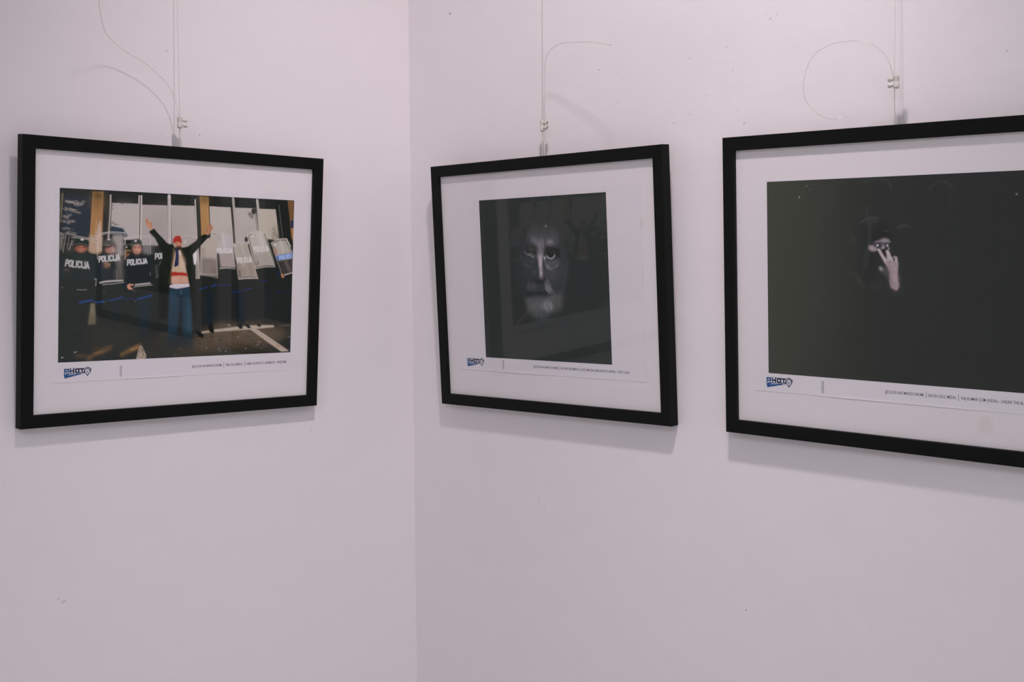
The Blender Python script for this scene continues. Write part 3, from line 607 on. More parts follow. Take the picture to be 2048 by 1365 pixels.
('S','25376b',0.85,0.76,1.85,[29.9,-9.4,37.6,-8.5,44.5,-6.6]),
('S','2b437e',0.85,0.76,1.85,[51.5,-5.8,56.5,-4.1,60.5,-1.6]),
('S','25335f',0.85,0.76,1.85,[64.8,-4.6,84.7,-3.5]),
('S','242f63',0.85,0.76,1.85,[88.6,-14.8,107.2,-13.7]),
('S','273a72',0.85,0.76,1.85,[113.7,-12.2,120.3,-10.4,125.3,-8.3]),
('S','25315a',0.85,0.76,1.85,[142,3,156.2,4.1]),
('S','232e4e',0.85,0.76,1.85,[173.9,-15.5,193.9,-14.8]),
('P','69604f',0.9,1.01,0,[-152.4,-30.6,-146.6,-30.6,-144.4,-51.9,-144.5,-61.2,-156.5,-62.5,-154.8,-46.5]),
('P','82776a',0.6,1.68,0,[-151.5,-31,-147.1,-31,-146.9,-46.6,-152.3,-48.6]),
('P','26303a',0.6,4.2,0,[-119.3,-30.3,-106.9,-29.4,-107.6,-55.7,-117.8,-53.4]),
('P','283139',0.8,4.2,0,[-77.1,-27.6,-53.8,-23.5,-60.3,-54.5,-58.6,-81.4,-70.3,-81.1,-75.4,-54.2]),
('P','3c3b33',0.35,8.4,0,[-156.5,-63,-77.7,-60.6,-75.9,-94.8,-156.2,-90.1]),
('S','6b5238',0.75,1.85,4.2,[-155.9,-114,-147.2,-107.1,-132.8,-103.4,-120.5,-98.6]),
('S','8a6542',0.75,1.85,2.52,[-143.9,-105.1,-131.7,-102.4]),
('S','765838',0.75,1.85,5.04,[-102.2,-109.3,-90.8,-103.9,-82.8,-101,-71.8,-95.5]),
('S','946e46',0.75,1.85,4.2,[-86.2,-102,-75.8,-99.1]),
('S','544737',0.75,1.85,4.2,[-174.5,-108.6,-162.5,-108.5,-151.5,-112.1]),
('S','4b453a',0.75,1.85,3.36,[-38.5,-80.9,-24.1,-79.2]),
('S','3b372f',0.75,1.85,5.04,[-51.4,-89.2,-25.1,-88.9]),
('S','5a4b3b',0.75,1.85,3.36,[-132.8,-98.2,-118.3,-95.5]),
('S','51422f',0.75,1.85,2.52,[-149.5,-98.6,-138.4,-96.9]),
('P','a09080',1,0.67,0,[-77.6,-117.1,-74.6,-105.6,-72.2,-96.9,-68.3,-97,-60.6,-111.7,-61.7,-117.7]),
('S','4f453a',0.75,0.34,0.84,[-67,-110,-65.6,-110.5]),
('S','4f453a',0.75,0.34,0.84,[-64.2,-112.1,-63.7,-112.2]),
('S','4f453a',0.75,0.34,0.84,[-67.3,-115.6,-65.8,-115.5]),
('S','4f453a',0.75,0.34,0.84,[-72.3,-107,-71.2,-107.2]),
('S','4f453a',0.75,0.34,0.84,[-71,-99,-70.2,-99.5]),
('S','4f453a',0.75,0.34,0.84,[-74.4,-112.2,-73,-112]),
('S','4f453a',0.75,0.34,0.84,[-74.2,-109.6,-73.7,-110]),
('S','4f453a',0.75,0.34,0.84,[-71.7,-102.4,-70.1,-102.9]),
('S','4f453a',0.75,0.34,0.84,[-66.6,-104,-65.5,-104.3]),
('S','4f453a',0.75,0.34,0.84,[-67.3,-102.5,-66,-103.1]),
('S','4f453a',0.75,0.34,0.84,[-72.8,-114.5,-72,-114.4]),
('S','4f453a',0.75,0.34,0.84,[-72.3,-101.3,-71.4,-101.5]),
('S','4f453a',0.75,0.34,0.84,[-69.4,-98.9,-68.6,-98.9]),
('S','4f453a',0.75,0.34,0.84,[-70,-113.3,-69.2,-113.4]),
('S','4f453a',0.75,0.34,0.84,[-75.5,-111.1,-73.9,-110.8]),
('S','4f453a',0.75,0.34,0.84,[-65.1,-112.3,-64.6,-112.7]),
('S','4f453a',0.75,0.34,0.84,[-69.3,-105.3,-68.8,-105]),
('S','4f453a',0.75,0.34,0.84,[-67.4,-102.1,-66.7,-102.5]),
('S','4f453a',0.75,0.34,0.84,[-62.7,-115.6,-61.8,-115.6]),
('S','4f453a',0.75,0.34,0.84,[-67,-108.2,-66.4,-108.6]),
('S','4f453a',0.75,0.34,0.84,[-64.7,-113.1,-64.2,-113.7]),
('S','4f453a',0.75,0.34,0.84,[-70.7,-100.4,-69.5,-100.9]),
('S','4f453a',0.75,0.34,0.84,[-66.6,-104.9,-65.5,-104.9]),
('S','4f453a',0.75,0.34,0.84,[-72.4,-104.3,-71.8,-104.1]),
('S','4f453a',0.75,0.34,0.84,[-63.5,-111.3,-62.9,-111]),
('S','4f453a',0.75,0.34,0.84,[-69.2,-116.3,-68.2,-116.2]),
('S','4f453a',0.75,0.34,0.84,[-66.1,-109.5,-65.1,-109.6]),
('S','4f453a',0.75,0.34,0.84,[-68.3,-99.8,-67.8,-100]),
('S','4f453a',0.75,0.34,0.84,[-75.2,-113.4,-73.8,-114]),
('S','4f453a',0.75,0.34,0.84,[-66.4,-110.1,-65.8,-110.2]),
('S','4f453a',0.75,0.34,0.84,[-68.1,-101.5,-67.3,-101.6]),
('S','4f453a',0.75,0.34,0.84,[-63.8,-116.8,-62.2,-116.9]),
('S','4f453a',0.75,0.34,0.84,[-67.6,-107.5,-66.6,-107.5]),
('S','4f453a',0.75,0.34,0.84,[-73,-105.8,-72.1,-106.4]),
('S','4f453a',0.75,0.34,0.84,[-67.7,-115.9,-66.6,-115.9]),
('S','4f453a',0.75,0.34,0.84,[-71,-100.3,-69.6,-100.8]),
('S','4f453a',0.75,0.34,0.84,[-67.6,-105.3,-66.2,-105.6]),
('S','4f453a',0.75,0.34,0.84,[-66.6,-110.7,-65.7,-111]),
('S','4f453a',0.75,0.34,0.84,[-70,-103.8,-68.7,-104.1]),
('S','4f453a',0.75,0.34,0.84,[-66.7,-104.1,-65.5,-104.3]),
('S','4f453a',0.75,0.34,0.84,[-69.9,-99,-69.1,-99.3]),
('S','4f453a',0.75,0.34,0.84,[-66.8,-107.1,-65.6,-107.5]),
('S','4f453a',0.75,0.34,0.84,[-68.8,-105,-67.4,-105.4]),
('S','4f453a',0.75,0.34,0.84,[-67.2,-105.1,-65.7,-105.4]),
('S','4f453a',0.75,0.34,0.84,[-62.2,-116.4,-61.1,-116.6]),
('S','4f453a',0.75,0.34,0.84,[-68.1,-101.8,-66.5,-102]),
('S','4f453a',0.75,0.34,0.84,[-67,-111.2,-65.7,-111]),
('S','4f453a',0.75,0.34,0.84,[-68.7,-112.7,-67.4,-112.8]),
('S','4f453a',0.75,0.34,0.84,[-66.6,-110,-65.4,-110.3]),
('S','4f453a',0.75,0.34,0.84,[-71.3,-99.2,-70.3,-99.5]),
('S','4f453a',0.75,0.34,0.84,[-68.8,-102.7,-67.6,-102.5]),
('S','4f453a',0.75,0.34,0.84,[-72.5,-107.1,-72,-106.9]),
('S','4f453a',0.75,0.34,0.84,[-72.3,-104.3,-71.6,-104.1]),
('S','4f453a',0.75,0.34,0.84,[-71,-107,-69.8,-107.2]),
('S','4f453a',0.75,0.34,0.84,[-67.3,-103.1,-66.9,-103.2]),
('S','4f453a',0.75,0.34,0.84,[-70.6,-103.7,-70,-104.1]),
('S','4f453a',0.75,0.34,0.84,[-73.8,-105.3,-72.6,-105.1]),
('S','4f453a',0.75,0.34,0.84,[-71.6,-108.4,-70.4,-108.9]),
('S','4f453a',0.75,0.34,0.84,[-70.9,-113.3,-69.5,-113.6]),
('S','4f453a',0.75,0.34,0.84,[-72.9,-105.2,-71.7,-105.4]),
('P','38352e',0.5,6.72,0,[-51.3,-91.4,-3.8,-86.3,-3.2,-116,-59.2,-116.4]),
('P','5a4d40',0.95,5.88,0,[18.2,-88.1,61.8,-67,140.6,-66.4,174.9,-74.2,203,-83.1,168.8,-100.8,101.6,-102,24.9,-109.3]),
('P','463e34',0.6,6.72,0,[-12.4,-94.8,37.1,-94.2,155.2,-103.8,183,-112.9,63,-116.4,-12,-114.5]),
('S','6e5f51',0.62,0.59,0.9,[50.4,-103.6,51.4,-103]),
('S','63564a',0.38,0.59,1.21,[87.1,-88.4,90.2,-88.4]),
('S','6e5f51',0.49,0.59,1.56,[131,-80.4,135.4,-80.5]),
('S','5d4a38',0.55,0.59,0.98,[142.7,-99.8,148.7,-99.2]),
('S','2f2a24',0.51,0.59,0.95,[70,-95.5,71.2,-96.2]),
('S','3a332c',0.38,0.59,0.75,[47.8,-99,53.3,-99.2]),
('S','5d4a38',0.64,0.59,1.36,[147.4,-95.5,150.6,-95.7]),
('S','3a332c',0.68,0.59,0.79,[76.2,-80.9,80.4,-81.4]),
('S','6e5f51',0.56,0.59,1.04,[133.1,-92.8,135.8,-92.5]),
('S','5d4a38',0.42,0.59,1.31,[128.5,-103.2,131.1,-104]),
('S','2f2a24',0.37,0.59,1.12,[48.9,-76.6,53.8,-77.4]),
('S','5d4a38',0.36,0.59,1.67,[72.2,-81.1,73.1,-81.9]),
('S','574a3d',0.39,0.59,1.07,[35.9,-98.3,37.5,-98.2]),
('S','574a3d',0.31,0.59,0.77,[74.2,-89.3,75.4,-89.7]),
('S','3a332c',0.58,0.59,1.1,[108.5,-99.8,113.5,-100]),
('S','63564a',0.35,0.59,1.75,[151.7,-80.1,154.4,-80.5]),
('S','2f2a24',0.65,0.59,0.68,[59.5,-85.3,64.4,-85]),
('S','3a332c',0.35,0.59,0.87,[25.3,-102.8,27.7,-102.8]),
('S','574a3d',0.59,0.59,1.6,[46.5,-82,49.1,-81.4]),
('S','3a332c',0.46,0.59,1.53,[106.4,-98.4,110.9,-98.5]),
('S','6e5f51',0.3,0.59,0.73,[67.5,-82.7,68.9,-82.2]),
('S','5d4a38',0.69,0.59,1.1,[100.2,-103.7,103.2,-103.1]),
('S','5d4a38',0.45,0.59,1.34,[121,-92.4,124.4,-92.2]),
('S','2f2a24',0.67,0.59,1.39,[88.7,-82.4,94.1,-83]),
('S','2f2a24',0.62,0.59,0.77,[152.1,-85,155.2,-85.5]),
('S','2f2a24',0.42,0.59,1.41,[118.8,-86.9,124.6,-87.6]),
('S','2f2a24',0.38,0.59,1.12,[133.1,-83.6,137,-84.5]),
('S','5d4a38',0.57,0.59,1.29,[72.5,-87.4,76.7,-87.3]),
('S','6e5f51',0.41,0.59,1.25,[97.9,-96.7,101.4,-97.5]),
('S','2f2a24',0.63,0.59,1.83,[29.7,-96.3,34.3,-96.6]),
('S','3a332c',0.4,0.59,0.99,[152.9,-86.5,159,-86.9]),
('S','3a332c',0.54,0.59,1.55,[52.4,-82.9,54.4,-83.5]),
('S','63564a',0.61,0.59,1.61,[131.1,-88.7,133.9,-89.1]),
('S','6e5f51',0.34,0.59,0.7,[154.3,-106,156.1,-105.6]),
('S','2f2a24',0.65,0.59,1.76,[81,-96.1,82.3,-96.3]),
('S','63564a',0.62,0.59,1.65,[106.8,-86.6,108,-85.9]),
('S','6e5f51',0.42,0.59,1.52,[153.8,-80.5,157.8,-80.3]),
('S','3a332c',0.47,0.59,1.73,[67.2,-85.6,72.6,-86]),
('S','6e5f51',0.39,0.59,1.18,[41.3,-101.3,45.9,-100.7]),
('S','5d4a38',0.61,0.59,0.91,[58.6,-81,64,-80.3]),
('S','5d4a38',0.49,0.59,1.06,[43.5,-80.4,48.6,-81]),
('S','6e5f51',0.46,0.59,1.77,[95.1,-104.4,96.5,-104.1]),
('S','63564a',0.41,0.59,1.49,[42.7,-97.5,45.7,-97.9]),
('S','5d4a38',0.69,0.59,1.73,[129,-90.7,134.7,-91.2]),
('S','3a332c',0.63,0.59,0.89,[84.8,-87.3,86.9,-88.2]),
('S','5d4a38',0.42,0.59,1.81,[132.3,-86,135.9,-86.9]),
('S','6e5f51',0.46,0.59,1.64,[48.9,-90.9,52.8,-90.3]),
('S','2f2a24',0.36,0.59,1.08,[25.1,-85.7,29.3,-86]),
('S','6e5f51',0.64,0.59,1.2,[111.4,-79.6,117.2,-80.2]),
('S','63564a',0.59,0.59,1.11,[95,-93.8,98.3,-94.8]),
('S','63564a',0.37,0.59,1.79,[69.1,-104.9,73.2,-105]),
('S','2f2a24',0.6,0.59,1.77,[51.2,-86.3,55.7,-86.3]),
('S','5d4a38',0.68,0.59,1.45,[109.5,-98.9,113.6,-98.3]),
('S','574a3d',0.61,0.59,1.33,[87.6,-90.8,89.9,-91.2]),
('S','3a332c',0.46,0.59,1.48,[125,-99.6,128.1,-99.4]),
('S','63564a',0.53,0.59,1.26,[86,-95.9,90.1,-95.7]),
('S','3a332c',0.38,0.59,1.46,[118.3,-88.1,120.9,-88.3]),
('S','6e5f51',0.57,0.59,1.26,[89.5,-94,90.4,-94.1]),
('S','574a3d',0.35,0.59,0.97,[61,-80.2,66.1,-79.8]),
('S','6e5f51',0.31,0.59,1.04,[25.5,-95.7,26.4,-94.8]),
('S','2f2a24',0.64,0.59,0.68,[37.1,-84,41.9,-83.9]),
('S','63564a',0.38,0.59,1.69,[75.2,-103,79.4,-103.2]),
('S','574a3d',0.36,0.59,1.74,[143.4,-100.7,146.4,-100.1]),
('S','5d4a38',0.32,0.59,1.5,[115,-105.6,120.7,-105.6]),
('S','63564a',0.36,0.59,1.01,[74.4,-95.7,79,-95.5]),
('S','2f2a24',0.46,0.59,0.98,[28,-98.9,31.3,-99.2]),
('S','5d4a38',0.7,0.59,0.92,[47.8,-95.7,49.1,-96.2]),
('S','6e5f51',0.33,0.59,1.51,[146.4,-107.8,148.9,-108.2]),
('S','3a332c',0.69,0.59,1.48,[65.8,-90.8,71.1,-91.6]),
('S','574a3d',0.68,0.59,0.79,[102.2,-95.2,105.7,-95]),
('S','574a3d',0.58,0.59,1.52,[94.1,-104.5,97.9,-104.1]),
('S','574a3d',0.59,0.59,1.05,[94.6,-84.6,98.3,-85]),
('S','2f2a24',0.45,0.59,1.14,[72.3,-76.8,76.9,-76.2]),
('S','574a3d',0.59,0.59,1.16,[135.1,-97.7,135.9,-97.4]),
('S','63564a',0.5,0.59,1.56,[135.7,-105.2,141.5,-105.6]),
('S','3a332c',0.48,0.59,0.79,[69.3,-90.3,70.9,-89.5]),
('S','6e5f51',0.45,0.59,1.41,[30.9,-75.9,32,-75.7]),
('S','6e5f51',0.68,0.59,1.81,[61.4,-90.1,65.8,-89.9]),
('S','574a3d',0.69,0.59,1.36,[139.4,-79.7,141.6,-80.3]),
('S','3a332c',0.65,0.59,1.44,[124.4,-79.3,130.1,-79.4]),
('S','3a332c',0.67,0.59,1.76,[109.4,-106.3,112.9,-106.8]),
('S','574a3d',0.36,0.59,1.41,[118.4,-94.2,121.5,-93.7]),
('S','2f2a24',0.68,0.59,1.09,[126.4,-104.3,127.4,-104.2]),
('S','5d4a38',0.68,0.59,1.8,[29.6,-82.2,32.7,-81.9]),
('S','63564a',0.34,0.59,1.41,[82.9,-78.4,85.1,-77.9]),
('S','574a3d',0.4,0.59,1.05,[36.5,-80.6,38.4,-80.1]),
('S','2f2a24',0.53,0.59,0.81,[70.2,-91.3,73.6,-91.6]),
('S','2f2a24',0.47,0.59,1.74,[78.6,-87.2,80,-87.9]),
('S','6e5f51',0.43,0.59,0.7,[79.7,-96.7,81.2,-96.6]),
('S','3a332c',0.55,0.59,0.8,[89.1,-96.9,91.9,-97.9]),
('S','5d4a38',0.52,0.59,0.89,[131.9,-100.9,135,-100.6]),
('S','6e5f51',0.43,0.59,0.92,[109.2,-104.4,112.7,-105.1]),
('S','6e5f51',0.68,0.59,1.27,[143.4,-80.6,147.2,-81.4]),
('S','63564a',0.64,0.59,1.37,[59.5,-82.3,64.8,-81.9]),
('S','2f2a24',0.58,0.59,1.7,[41.1,-79.6,44.5,-79]),
('S','574a3d',0.66,0.59,1.18,[148.8,-89.7,152.2,-89.3]),
('S','5d4a38',0.56,0.59,0.79,[26.6,-101.5,30.1,-101.9]),
('S','5d4a38',0.33,0.59,1.11,[76.5,-97.6,80.5,-97.1]),
('S','3a332c',0.35,0.59,0.69,[84.8,-104.6,89.2,-104.1]),
('S','2f2a24',0.33,0.59,1.61,[129.4,-88.4,133.6,-88.3]),
('S','6e5f51',0.47,0.59,1.27,[151.9,-104.4,154.2,-104.7]),
('S','574a3d',0.32,0.59,1.04,[45.3,-78.8,48.5,-78.4]),
('S','574a3d',0.69,0.59,1.57,[63.3,-86.3,64.9,-86.6]),
('S','5d4a38',0.59,0.59,1.49,[126.2,-107,127.9,-107.4]),
('S','3a332c',0.65,0.59,1.62,[22.5,-76.2,24.6,-75.6]),
('S','5d4a38',0.44,0.59,0.72,[99.5,-77.7,103,-78]),
('S','2f2a24',0.66,0.59,1.08,[79.2,-104.7,84.8,-104.5]),
('S','3a332c',0.55,0.59,1.49,[38.2,-88.5,42.7,-89.4]),
('S','3a332c',0.65,0.59,0.98,[92.7,-101,96.4,-101.5]),
('S','2f2a24',0.69,0.59,0.69,[65.3,-90.8,69,-91.2]),
('S','5d4a38',0.3,0.59,1.36,[149.8,-97,151.6,-96.2]),
('S','2f2a24',0.61,0.59,1.66,[127.9,-94.3,131.6,-94.7]),
('S','574a3d',0.62,0.59,1.21,[94.1,-104.4,96.4,-104.9]),
('S','574a3d',0.51,0.59,1.66,[97.6,-102.5,102.5,-103.3]),
('S','3a332c',0.63,0.59,1.11,[76.5,-100.7,80.7,-101.6]),
('S','6e5f51',0.41,0.59,1.33,[127.7,-97.5,130.5,-97.2]),
('S','2f2a24',0.49,0.59,0.95,[64.6,-90.6,67.3,-90.3]),
('S','3a332c',0.59,0.59,1.74,[28.6,-93,31.1,-92.5]),
('S','63564a',0.39,0.59,1.79,[120.7,-83.1,124.9,-83.3]),
('S','5d4a38',0.33,0.59,0.98,[143.8,-81,144.8,-81.4]),
('S','3a332c',0.6,0.59,1.29,[134.5,-96,139.4,-96.5]),
('S','5d4a38',0.59,0.59,0.73,[108.2,-81,109.6,-80.6]),
('S','3a332c',0.6,0.59,0.74,[38.7,-103,42.6,-103.5]),
('S','574a3d',0.44,0.59,1.84,[22.1,-100.4,24.8,-100.7]),
('S','3a332c',0.33,0.59,1.15,[109.8,-87.1,112,-87]),
('S','574a3d',0.43,0.59,0.74,[63.8,-97.5,66,-97.3]),
('S','63564a',0.39,0.59,1.17,[56.2,-77.5,61.4,-77.9]),
('S','63564a',0.68,0.59,1.23,[34.5,-100.9,38.3,-100.3]),
('S','5d4a38',0.32,0.59,0.76,[85.6,-97.5,86.5,-97.1]),
('S','2f2a24',0.4,0.59,1.27,[144.5,-80.5,147,-80.6]),
('S','63564a',0.41,0.59,1.67,[29.8,-87.8,32.7,-88]),
('S','63564a',0.57,0.59,0.83,[74.3,-103.4,78.9,-104.2]),
('S','574a3d',0.46,0.59,1.25,[136.6,-101.6,139.9,-101]),
('S','2f2a24',0.41,0.59,1.23,[70.2,-88.4,71,-88]),
('S','63564a',0.54,0.59,1.61,[104.3,-104.1,105.2,-103.3]),
('S','2f2a24',0.42,0.59,0.91,[48.6,-89.9,50.8,-90.7]),
('S','2f2a24',0.46,0.59,1.66,[40.9,-93.3,43.1,-92.8]),
('S','63564a',0.52,0.59,0.69,[59.5,-97.1,65.1,-97.6]),
('S','3a332c',0.65,0.59,0.79,[96.3,-101.2,101.9,-101.3]),
('S','5d4a38',0.68,0.59,1.12,[43.9,-92.4,46.7,-93.1]),
('S','63564a',0.44,0.59,1.59,[111.5,-81.9,114.7,-82.6]),
('S','63564a',0.65,0.59,0.72,[79.8,-89.1,82,-89.7]),
('S','63564a',0.53,0.59,1.16,[123.3,-89.8,124.3,-88.9]),
('S','6e5f51',0.51,0.59,1.53,[138.9,-96.9,142,-96.6]),
('S','2f2a24',0.37,0.59,1.35,[143.1,-86.1,145.7,-85.6]),
('S','2f2a24',0.55,0.59,0.72,[59.6,-78.5,62.7,-78.7]),
('S','6e5f51',0.43,0.59,1.42,[79.2,-105.4,84.5,-106.2]),
('S','6e5f51',0.5,0.59,1.34,[25.9,-83.1,30.1,-83]),
('S','574a3d',0.31,0.59,0.77,[152.9,-83.1,154.8,-84.1]),
('S','6e5f51',0.5,0.59,1.45,[37.1,-91.4,42.5,-92.3]),
('S','2f2a24',0.47,0.59,1.34,[122.6,-105.6,125.5,-104.8]),
('S','574a3d',0.33,0.59,0.94,[89,-85.5,94.8,-85.6]),
('S','3a332c',0.43,0.59,1.22,[145.9,-81.8,152,-82]),
('S','6e5f51',0.62,0.59,1.1,[64.1,-96.2,66.2,-96.5]),
('S','574a3d',0.44,0.59,0.76,[31.4,-90.2,36.2,-90.8]),
('S','5d4a38',0.59,0.59,0.82,[26.4,-89.2,28.9,-88.7]),
('S','2f2a24',0.38,0.59,0.72,[66.4,-79.7,71.7,-79.6]),
('S','6e5f51',0.61,0.59,1.55,[83.9,-86.2,85.4,-86.6]),
('S','6e5f51',0.3,0.59,1.32,[143.1,-89.6,147.5,-89.5]),
('S','2f2a24',0.52,0.59,0.85,[99.8,-103.7,103.9,-104.5]),
('S','5d4a38',0.46,0.59,0.79,[119.1,-90.1,120.1,-89.6]),
('S','63564a',0.52,0.59,1.76,[59.2,-92.6,64.3,-93.1]),
('S','2f2a24',0.48,0.59,1.35,[126.8,-104.7,127.7,-105.6]),
('S','2f2a24',0.55,0.59,0.99,[43.2,-87.5,47.1,-88.2]),
('S','574a3d',0.46,0.59,0.85,[65.7,-100,71,-100.9]),
('S','63564a',0.39,0.59,1.62,[90.9,-78.4,96.4,-78.4]),
('S','5d4a38',0.34,0.59,0.73,[89.4,-92.1,91,-92.8]),
('S','3a332c',0.32,0.59,1.65,[24.9,-85.6,28.2,-85.2]),
('S','6e5f51',0.63,0.59,1.7,[91,-100.2,92.9,-100.5]),
('S','6e5f51',0.68,0.59,1.12,[60.2,-83.1,62.7,-83.3]),
('S','4f463b',0.5,0.84,1.26,[147.1,-83.9,151.2,-84.5]),
('S','4f463b',0.5,0.84,1.26,[179.2,-94.9,183.4,-95.5]),
('S','4f463b',0.5,0.84,1.26,[192,-90,196.2,-90.6]),
('S','4f463b',0.5,0.84,1.26,[162.9,-88.1,167,-88.7]),
('S','3a342c',0.5,0.84,1.26,[164.5,-78.8,168.7,-79.4]),
('S','3a342c',0.5,0.84,1.26,[197.4,-89.6,201.7,-90.2]),
('S','4f463b',0.5,0.84,1.26,[197.4,-90.1,201.7,-90.7]),
('S','3a342c',0.5,0.84,1.26,[150.6,-86.9,154.7,-87.5]),
('S','3a342c',0.5,0.84,1.26,[151.4,-92.7,155.5,-93.3]),
('S','3a342c',0.5,0.84,1.26,[142.3,-86.7,146.4,-87.2]),
('S','3a342c',0.5,0.84,1.26,[165,-89.7,169.1,-90.3]),
('S','4f463b',0.5,0.84,1.26,[186.1,-93.4,190.3,-94]),
('S','4f463b',0.5,0.84,1.26,[177.1,-90.1,181.3,-90.7]),
('S','3a342c',0.5,0.84,1.26,[157.1,-81.2,161.2,-81.8]),
('S','4f463b',0.5,0.84,1.26,[145.4,-92.7,149.5,-93.3]),
('S','3a342c',0.5,0.84,1.26,[176.1,-78.1,180.2,-78.7]),
('S','3a342c',0.5,0.84,1.26,[171.6,-94.5,175.8,-95.1]),
('S','4f463b',0.5,0.84,1.26,[151.3,-88,155.4,-88.6]),
('S','3a342c',0.5,0.84,1.26,[174.1,-85.2,178.3,-85.8]),
('S','4f463b',0.5,0.84,1.26,[183.6,-86.4,187.8,-86.9]),
('S','3a342c',0.5,0.84,1.26,[195.4,-91.2,199.7,-91.8]),
('S','3a342c',0.5,0.84,1.26,[196.9,-83.5,201.1,-84.1]),
('S','3a342c',0.5,0.84,1.26,[174.2,-89.9,178.3,-90.5]),
('S','4f463b',0.5,0.84,1.26,[192.4,-91.1,196.6,-91.7]),
('S','4f463b',0.5,0.84,1.26,[155.7,-89,159.9,-89.6]),
('S','3a342c',0.5,0.84,1.26,[160.6,-90.9,164.8,-91.5]),
('P','a8998c',1,0.59,0,[34.5,-77.8,56.9,-74.9,96.9,-71.4,127.3,-69.8,170.7,-70,172.4,-73.6,126.1,-76.4,74.9,-77.9,36.1,-80.4]),
('P','a8978a',1,0.59,0,[125.4,-76,134.1,-73.9,154.7,-85.3,203.3,-114.6,187.9,-115.2,166.1,-101.8]),
('S','83705d',0.42,0.42,0.66,[175,-101.4,176.6,-102.4]),
('S','7d6a5a',0.5,0.42,0.84,[97.5,-76.4,100.1,-76.1]),
('S','83705d',0.42,0.42,0.66,[132.7,-77.6,135.2,-79.7]),
('S','7d6a5a',0.5,0.42,0.84,[112.5,-75.8,115.2,-75.5]),
('S','83705d',0.42,0.42,0.66,[187.7,-108.5,189.3,-110.1]),
('S','7d6a5a',0.5,0.42,0.84,[56.7,-78.2,59.3,-77.9]),
('S','83705d',0.42,0.42,0.66,[157.2,-91.4,160.8,-93.8]),
('S','7d6a5a',0.5,0.42,0.84,[40.4,-78.9,42.9,-78.7]),
('S','83705d',0.42,0.42,0.66,[146.8,-85.5,150.7,-86.8]),
('S','7d6a5a',0.5,0.42,0.84,[97.1,-76.4,99.7,-76.2]),
('S','83705d',0.42,0.42,0.66,[164.7,-95.6,166.8,-96.9]),
('S','7d6a5a',0.5,0.42,0.84,[42.6,-78.8,45.1,-78.6]),
('S','83705d',0.42,0.42,0.66,[165,-95.8,166.9,-96.9]),
('S','7d6a5a',0.5,0.42,0.84,[151,-74.1,153.7,-73.8]),
('S','83705d',0.42,0.42,0.66,[174.3,-101,178.3,-101.9]),
('S','7d6a5a',0.5,0.42,0.84,[129.3,-75,131.9,-74.7]),
('S','83705d',0.42,0.42,0.66,[165.7,-96.2,169.6,-98.2]),
('S','7d6a5a',0.5,0.42,0.84,[56.2,-78.2,58.8,-78]),
('S','83705d',0.42,0.42,0.66,[182.1,-105.4,183.6,-107.1]),
('S','7d6a5a',0.5,0.42,0.84,[45.5,-78.7,48.1,-78.4]),
('S','83705d',0.42,0.42,0.66,[153.8,-89.5,155.8,-90.5]),
('S','7d6a5a',0.5,0.42,0.84,[82.9,-77.1,85.5,-76.8]),
('S','83705d',0.42,0.42,0.66,[158.5,-92.1,162,-94.1]),
('S','7d6a5a',0.5,0.42,0.84,[96.1,-76.5,98.7,-76.2]),
('S','83705d',0.42,0.42,0.66,[174.9,-101.4,178.1,-103.5]),
('S','7d6a5a',0.5,0.42,0.84,[73.9,-77.5,76.4,-77.2]),
('S','83705d',0.42,0.42,0.66,[136.4,-79.6,138.9,-81.8]),
('S','7d6a5a',0.5,0.42,0.84,[166,-73.4,168.7,-73.1]),
('S','83705d',0.42,0.42,0.66,[158.6,-92.2,161.1,-93.8]),
('S','7d6a5a',0.5,0.42,0.84,[164.5,-73.5,167.2,-73.2]),
('S','83705d',0.42,0.42,0.66,[159,-92.4,162.2,-94.3]),
('S','7d6a5a',0.5,0.42,0.84,[130,-75,132.7,-74.7]),
('S','83705d',0.42,0.42,0.66,[135.7,-79.3,138.6,-80.4]),
('S','7d6a5a',0.5,0.42,0.84,[60.1,-78.1,62.6,-77.8]),
('S','83705d',0.42,0.42,0.66,[133.2,-77.9,135.1,-79.3]),
('S','7d6a5a',0.5,0.42,0.84,[137.1,-74.7,139.8,-74.4]),
('S','83705d',0.42,0.42,0.66,[178.8,-103.6,182.5,-105]),
('S','7d6a5a',0.5,0.42,0.84,[50.6,-78.5,53.1,-78.2]),
('S','83705d',0.42,0.42,0.66,[144.6,-84.3,148.5,-86.2]),
('S','7d6a5a',0.5,0.42,0.84,[110.5,-75.8,113.1,-75.6]),
('S','83705d',0.42,0.42,0.66,[143.5,-83.7,147,-85.9]),
('S','7d6a5a',0.5,0.42,0.84,[106.5,-76,109.1,-75.8]),
('S','83705d',0.42,0.42,0.66,[145.5,-84.8,147.1,-86]),
('S','7d6a5a',0.5,0.42,0.84,[108.6,-75.9,111.2,-75.7]),
('S','83705d',0.42,0.42,0.66,[154.8,-90,157.9,-91.8]),
('S','7d6a5a',0.5,0.42,0.84,[79,-77.2,81.6,-77]),
('S','83705d',0.42,0.42,0.66,[163.2,-94.7,165.6,-96.5]),
('S','7d6a5a',0.5,0.42,0.84,[135.1,-74.8,137.8,-74.5]),
('S','83705d',0.42,0.42,0.66,[135.9,-79.4,137.5,-81.4]),
('S','7d6a5a',0.5,0.42,0.84,[122.1,-75.3,124.8,-75.1]),
('S','83705d',0.42,0.42,0.66,[139.2,-81.3,140.7,-82.7]),
('S','7d6a5a',0.5,0.42,0.84,[39.3,-79,41.8,-78.7]),
('S','83705d',0.42,0.42,0.66,[171.3,-99.3,173.4,-100.9]),
('S','7d6a5a',0.5,0.42,0.84,[55.8,-78.2,58.4,-78]),
('S','83705d',0.42,0.42,0.66,[154.3,-89.8,155.9,-91.5]),
('S','7d6a5a',0.5,0.42,0.84,[155.7,-73.9,158.4,-73.6]),
